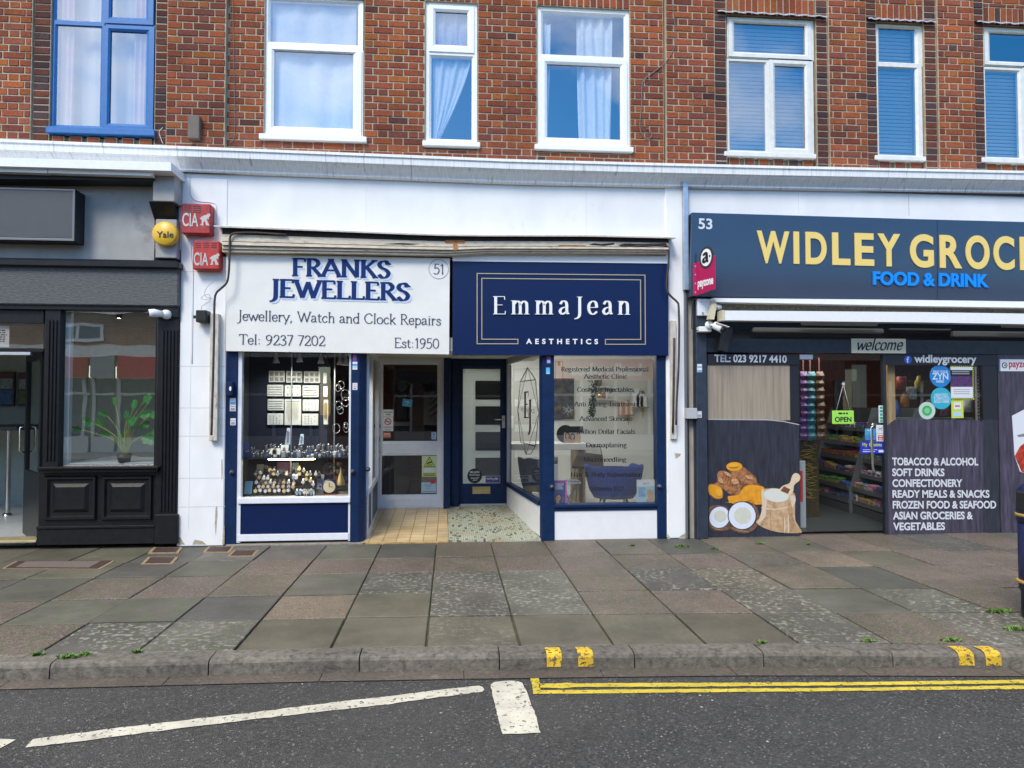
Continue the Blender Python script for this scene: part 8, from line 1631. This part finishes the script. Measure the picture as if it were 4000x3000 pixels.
# ---------------------------------------------------------------- fascia sign, awning and lamps of the grocery
gs = thing('grocery_sign', 'long blue grey fascia sign with cream and bright blue block lettering', 'shop sign', (at(3600, 1175, -.2)[0], -.2, at(3600, 1175, -.2)[1])); YG = -.17
SIGNB = M('blue_grey_sign', (.028, .042, .078), .12, var=.04, vs=2, spec=.7)
C0 = [(2697, 1157), (3660, 1175), (3660, 858), (2703, 830)]; C1 = [(3662, 1175), (5000, 1196), (5000, 893), (3662, 858)]
for c_ in (C0, C1): mb = MB(); mb.prism(pquad(c_, YG), YG, -.03); mb.build('board', SIGNB, gs)
CRM = M('cream_letter', (.78, .58, .17), .4)
mb = MB()
for s_, a, b in zip('WIDLEYGROCERY', (2956, 3099, 3146, 3250, 3338, 3427, 3554, 3670, 3771, 3880, 3983, 4082, 4172), (3083, 3121, 3228, 3320, 3413, 3516, 3646, 3756, 3864, 3961, 4060, 4168, 4258)):
    pm, w, k = line(a, 1022 + (a - 2956) * .0275, b, 1022 + (b - 2956) * .0275, YG); sans(mb, s_, pm, 0, w, 0, 112 * k, .03, .012, .001)
mb.build('lettering', CRM, gs)
letters(gs, 'FOOD & DRINK', 3408, 1111, 3858, 1121.5, 45, YG, M('bright_blue_letter', (.004, .24, .80), .35), .034, .02, .001); letters(gs, '53', 2728, 893, 2782, 895, 38, YG, M('vinyl_white', ), .02, .004, .001)
for x, y in ((2775, 1153), (3652, 1170), (3670, 1170)): X, Z = at(x, y, YG); mb = MB(); mb.disc(X, Z, .008, YG - .004, YG, 10); mb.build('screw', DARK, gs)
# projecting payment sign
X0, _ = at(2708, 1100, YG); pj = thing('projecting_sign', 'crimson projecting sign with a round black and white emblem on top', 'sign', (X0, YG, at(2715, 1155, YG)[1]))
A = Vector((at(2722, 1150, YG - .01)[0], YG - .01, 0)); px_e = 2794
B = Vector((0, 0, 0)); Yb = YG - .30; B = Vector((at(px_e, 1100, Yb)[0], Yb, 0)); U = (B - A); W = U.length; U.normalize()
zb0 = at(2722, 1155, YG)[1]; zt0 = at(2722, 1028, YG)[1]
CRIM = M('crimson_sign', (.42, .012, .095), .35)
pmj = plane_map((A.x, A.y, 0), U, (0, 0, 1)); nj = pmj(0, 0, 1) - pmj(0, 0, 0)
def jb(poly, th, off, mat, name):
    mb = MB(); n = len(poly); mb.add([pmj(u, v, off) for u, v in poly] + [pmj(u, v, off - th) for u, v in poly], [list(range(n)), list(range(2 * n - 1, n - 1, -1))] + [(i, (i + 1) % n, n + (i + 1) % n, n + i) for i in range(n)]); return mb.build(name, mat, pj)
h = zt0 - zb0
jb([(0, zb0), (W, zb0 + .03), (W, zb0 + h + .03), (0, zb0 + h)], .012, .006, CRIM, 'blade')
ce, re = W * .56, .125
circ = lambda r, n=30: [(ce + r * .9 * math.cos(6.283 * i / n), zb0 + h + .03 + r * math.sin(6.283 * i / n)) for i in range(n)]
jb(circ(re), .014, .0085, M('charcoal_disc', (.03, .03, .032), .4), 'disc_rim'); jb(circ(re * .78), .0165, .0105, WHITEP, 'disc_face')
mb = MB(); strokes(mb, 'a', lambda u, v, w=0.: pmj(u, v, w), ce - .055, ce + .04, zb0 + h - .02, .125, thick=.24, thin=.13, phi=.6, serif=0, depth=.002, lift=.011, xh=.8); 
rr_ = [(ce + .062 + .012 * math.cos(6.283 * i / 10), zb0 + h + .035 + .014 * math.sin(6.283 * i / 10)) for i in range(10)]; mb.add([pmj(u, v, .0125) for u, v in rr_], [list(range(10))]); mb.build('emblem', BLACKI, pj)
mb = MB(); sans(mb, 'payzone', pmj, W * .08, W * .92, zb0 + h * .25, .09, .03, .001, .0065); mb.build('lettering', WHITEP, pj)
mb = MB(); x0, x1, z0, z1 = rc(2707, 1028, 2723, 1155, YG - .004); mb.box(x0, x1, YG - .012, YG, z0, z1, .002); 
mb.build('fixing_plate', CRIM, pj)
for k in (.1, .37, .64, .9): mb = MB(); mb.disc((x0 + x1) / 2, z0 + (z1 - z0) * k, .009, YG - .016, YG - .011, 10); mb.build('bolt', ALU, pj)
# awning cassette and front bar
ga = thing('retracted_awning', 'white retracted awning with a cream end arm below the grocery sign', 'awning', (at(3400, 1260, -.3)[0], -.3, at(3400, 1260, -.3)[1]))
mb = MB(); sweep_px(mb, [(2785, 1164), (3600, 1172), (5000, 1192)], [(2800, 1179), (3600, 1195), (5000, 1218)], -.26, -.02); mb.build('hood', UPVC, ga)
mb = MB(); sweep_px(mb, [(2818, 1182), (3600, 1196), (5000, 1218)], [(2822, 1216), (3600, 1226), (5000, 1248)], -.12, -.02); mb.build('roller', M('mossy_grey_fabric', (.17, .165, .13), .9, var=.35, vs=14, col2=(.09, .1, .03), thr=.6), ga)
mb = MB(); sweep_px(mb, [(2832, 1213), (3600, 1219), (5000, 1240)], [(2832, 1251), (3600, 1259), (5000, 1284)], -.38, -.24); mb.build('front_bar', UPVC, ga)
mb = MB(); sweep_px(mb, [(2821, 1211), (2832, 1212)], [(2821, 1251), (2832, 1252)], -.385, -.235); mb.build('bar_end', M('cream_plastic', (.58, .53, .38), .5), ga)
mb = MB(); pbox(mb, 2725, 1167, 2790, 1233, -.14, -.02, .004); mb.build('bracket_plate', ALUW, ga)
for y in (1178, 1223): X, Z = at(2745, y, -.14); mb = MB(); mb.disc(X, Z, .013, -.15, -.139, 12); mb.build('bolt', STEEL, ga)
mb = MB(); P = pquad([(2769, 1246), (2790, 1248), (2801, 1188), (2795, 1184), (2784, 1187)], -.3); mb.prism(P, -.3, -.22); mb.build('arm_cap', M('cream_plastic', ), ga)
mb = MB(); x0, x1, z0, z1 = rc(2795, 1190, 2815, 1212, -.2); mb.tube([(x0, -.2, (z0 + z1) / 2), (x1, -.2, (z0 + z1) / 2)], .035, 12); mb.build('roller_boss', ALU, ga)
# dark space above the shop head with strip lamp battens (unlit)
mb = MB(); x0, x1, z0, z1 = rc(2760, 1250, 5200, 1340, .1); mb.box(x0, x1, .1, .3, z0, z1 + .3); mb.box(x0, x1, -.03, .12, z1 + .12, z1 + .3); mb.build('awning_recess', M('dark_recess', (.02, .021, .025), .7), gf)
for a, yy, lab in (((2945, 1281, 3455, 1300), -.06, 'long grey lamp batten under the awning nearest the camera bracket'), ((3138, 1252, 3432, 1270), -.2, 'thin pale batten just under the awning front bar'), ((3478, 1283, 3718, 1290), -.03, 'thin grey batten between the two long lamp battens'), ((3727, 1296, 4400, 1318), -.05, 'long grey lamp batten toward the far end of the awning'), ((3925, 1265, 4400, 1280), -.2, 'pale batten under the front bar above the payment sign')):
    x0, x1, z0, z1 = rc(*a, yy); mb = MB(); mb.box(x0, x1, yy, yy + .07, z0, z1, .012); mb.build('lamp_batten', M('grey_batten', (.34, .35, .36), .5) if yy < -.1 else M('dark_grey_batten', (.16, .165, .17), .6), None, lab, 'lamp batten', 'battens under the grocery awning')  # battens set further back get the darker grey
ws_ = thing('welcome_sign', 'cream board reading welcome in black script over the grocery door', 'sign', (at(3432, 1380, -.03)[0], -.03, at(3432, 1380, -.03)[1])); mb = MB(); gbox(mb, (3327, 1323, 3539, 1380), -.036, -.02, .002); mb.build('board', M('cream_welcome_board', (.68, .63, .49), .5), ws_)
pm, w, k = line(3343, 1367, 3522, 1367, -.036); mb = MB(); strokes(mb, 'welcome', pm, 0, w, 0, 44 * k, thick=.13, thin=.075, phi=.6, serif=0, slant=.28, xh=.62, depth=.001, lift=.001); 
mb.build('lettering', BLACKI, ws_)
# bullet camera and its smoked cover
bc = thing('bullet_camera', 'white bullet camera on a junction box at the head of the grey pilaster', 'camera', (at(2770, 1300, -.15)[0], -.15, at(2770, 1300, -.15)[1]))
mb = MB(); pbox(mb, 2732, 1275, 2780, 1296, -.2, -.1, .006); mb.build('junction_base', UPVC, bc)
f = lambda x, y, Y: Vector((at(x, y, Y)[0], Y, at(x, y, Y)[1]))
mb = MB(); a = f(2770, 1270, -.2); mb.lathe([(.001, -.03), (.04, -.03), (.05, 0)], tuple(a), 16, axis='y'); mb.tube([a + Vector((0, -.03, 0)), f(2790, 1272, -.28)], .016, 10); mb.build('mount', UPVC, bc)
mb = MB(); mb.tube([f(2787, 1270, -.28), f(2792, 1271, -.29), f(2822, 1286, -.38)], [.022, .044, .046], 14); mb.build('body', UPVC, bc); mb = MB(); mb.tube([f(2822, 1286, -.381), f(2829, 1290, -.40)], .036, 12); mb.build('lens', DARK, bc)
mb = MB(); A_ = f(2794, 1263, -.34); B_ = f(2842, 1280, -.44); mb.add([A_ + Vector((0, -.05, 0)), A_ + Vector((0, .05, 0)), B_ + Vector((0, .05, 0)), B_ + Vector((0, -.05, 0)), A_ + Vector((0, -.05, .006)), A_ + Vector((0, .05, .006)), B_ + Vector((0, .05, .006)), B_ + Vector((0, -.05, .006))], [(0, 1, 2, 3), (4, 5, 6, 7), (0, 1, 5, 4), (1, 2, 6, 5), (2, 3, 7, 6), (3, 0, 4, 7)]); mb.build('sun_visor', UPVC, bc)
mb = MB(); P = pquad([(2806, 1366), (2840, 1374), (2864, 1285), (2850, 1278), (2838, 1284), (2818, 1300)], -.12); mb.prism(P, -.12, -.06); mb.build('smoked_flap', M('smoked_plastic', (.035, .035, .042), .2), None, 'smoked plastic flap hanging behind the bullet camera', 'flap')
cable([(2718, 1165), (2706, 1180), (2702, 1270), (2706, 1285), (2722, 1292), (2735, 1285)], -.15, .006, 'black cable looping beside the bullet camera box', DARK)
# ---------------------------------------------------------------- litter bin
BW = .27; bx0, by0 = gp(3957, 2402); BX, BY = bx0 + BW, by0 - BW + .02
lb = thing('litter_bin', 'navy litter bin with gold bands standing on the pavement at the edge of the view', 'litter bin', (BX, BY, 0))
BINM = M('navy_bin_plastic', (.006, .010, .058), .38, var=.15, vs=8, bump=.05, bs=40); BG = M('gold_band', (.42, .27, .07), .45)
sq = lambda r, z, n=40, e=5: [(BX + r * (abs(math.cos(a)) ** (2 / e)) * (1 if math.cos(a) > 0 else -1), BY + r * (abs(math.sin(a)) ** (2 / e)) * (1 if math.sin(a) > 0 else -1), z) for a in [6.2832 * (i + .5) / n for i in range(n)]]
def loft(mb, lv, mi=0):
    vs = []; n = 40
    for r, z in lv: vs += sq(r, z)
    mb.add(vs, [(j * n + i, j * n + (i + 1) % n, (j + 1) * n + (i + 1) % n, (j + 1) * n + i) for j in range(len(lv) - 1) for i in range(n)] + [list(range(n)), list(range((len(lv) - 1) * n, len(lv) * n))], mi, None, True)
zt = at(3975, 1880, BY + BW * .7)[1]
mb = MB(); loft(mb, [(BW - .01, 0), (BW - .01, zt * .195), (BW - .003, zt * .20)]); mb.build('base', BINM, lb)
mb = MB(); loft(mb, [(BW - .006, zt * .20), (BW, zt * .21), (BW, zt * .70)]); mb.build('body', BINM, lb)
mb = MB(); loft(mb, [(BW - .004, zt * .70), (BW + .008, zt * .71), (BW + .004, zt * .93), (BW - .03, zt * .985), (BW - .09, zt)]); mb.build('hood', BINM, lb)
for z in (zt * .755, zt * .265): mb = MB(); loft(mb, [(BW + .004, z - .012), (BW + .0125, z - .010), (BW + .0125, z + .010), (BW + .004, z + .012)]); mb.build('gold_band', BG, lb)
for ax in ('front', 'side'):
    mb = MB()
    if ax == 'front': mb.box(BX - BW * .72, BX + BW * .72, BY - BW - .012, BY - BW + .02, zt * .79, zt * .93, .01)
    else: mb.box(BX - BW - .012, BX - BW + .02, BY - BW * .72, BY + BW * .72, zt * .79, zt * .93, .01)
    mb.build('opening', DARK, lb)
mb = MB(); mb.box(BX - BW * .62, BX + BW * .62, BY - BW - .008, BY - BW + .01, zt * .66, zt * .705, .003); mb.build('gold_panel', BG, lb)
# ---------------------------------------------------------------- the parade across the road (seen only in the windows)
ob = thing('opposite_parade', 'low brick parade with cream band and red shop fascias across the road', 'building', (0, -16, 0)); YO = -16.
OB = brick_tex_mat('far_brick', (.34, .15, .09), (.40, .19, .12), (.4, .34, .28), .23, .08, .01, 1, .5, .9, .2, (RAD(90), 0, 0))
mb = MB(); mb.box(-22, 26, YO - 6, YO, 3.5, 4.5); mb.build('wall', OB, ob)
mb = MB(); mb.box(-22, 26, YO - 6, YO + .05, 3.13, 3.5); mb.build('cream_band', M('far_cream', (.78, .76, .70), .8, var=.1), ob)
mb = MB(); mb.add([(-22, YO + .3, 4.5), (26, YO + .3, 4.5), (26, YO - 3, 6.6), (-22, YO - 3, 6.6), (-22, YO - 6.4, 4.5), (26, YO - 6.4, 4.5)], [(0, 1, 2, 3), (3, 2, 5, 4), (0, 3, 4), (1, 5, 2)]); mb.build('roof', M('far_slate', (.26, .26, .27), .8, var=.2, vs=3), ob)
for i in range(13):
    x = -20 + i * 3.6; mb = MB(); mb.box(x, x + 1.5, YO - .02, YO + .06, 3.6, 4.2); w_ = mb.build('window', WHITEP, ob)
    for k in (0, 1): mb = MB(); mb.box(x + .1 + .7 * k, x + .7 + .7 * k, YO + .055, YO + .07, 3.7, 4.1); mb.build('pane', M('far_pane', (.1, .12, .15), .15), w_)
pmo = lambda x0, z0: plane_map((x0, YO + .12, z0), (-1, 0, 0), (0, 0, 1))
FR = [M('far_red', (.55, .05, .045), .5), M('far_red', ), M('far_orange_red', (.40, .06, .03), .5), M('far_white_fascia', (.3, .3, .3), .5), M('far_dark_fascia', (.04, .045, .05), .5)]
xm = at(2367, 1440, 16)[0]
for i, (a, b, c) in enumerate(((-20, -13.2, 0), (-13.1, -11.7, 2), (-11.6, -10.9, 3), (-10.8, -7.5, 1), (-7.1, -4.4, 4), (-4, xm - 2.4, 4), (xm - 2.1, xm + 1.85, 1), (xm + 2.3, 14, 3), (14.5, 25, 4))):
    mb = MB(); mb.box(a, b, YO, YO + .12, 2.4, 3.13); fo_ = mb.build('fascia', FR[c], ob)
    mb = MB(); mb.box(a, b, YO - .3, YO - .05, 0, 2.4); mb.build('shop_window', M('far_shop_dark', (.03, .03, .035), .2, var=.6, vs=2), ob)
    mb = MB()
    for k in range(int((b - a) / 1.2) + 1): mb.box(a + k * 1.2, a + k * 1.2 + .1, YO - .06, YO + .02, 0, 2.4)
    mb.box(a, b, YO - .06, YO + .03, 1.85, 1.93); mb.box(a, b, YO - .06, YO + .03, 0, .5); mb.build('shop_frame', M('far_frame', (.45, .45, .45), .5), ob)
    if i == 6: mb = MB(); sans(mb, 'Ladbrokes', pmo(xm + 1.25, 2.57), 0, 2.5, 0, .40, .03, .01, .005); mb.build('lettering', WHITEP, fo_)
mb = MB(); mb.box(-60, 60, -22, -13.2, -.2, .0); mb.build('opposite_pavement', M('far_paving', (.17, .165, .155), .8, var=.2, vs=3), kind='structure', org=(0, 0, 0))
for o in bpy.data.objects:
    if '_o' in o: del o['_o']
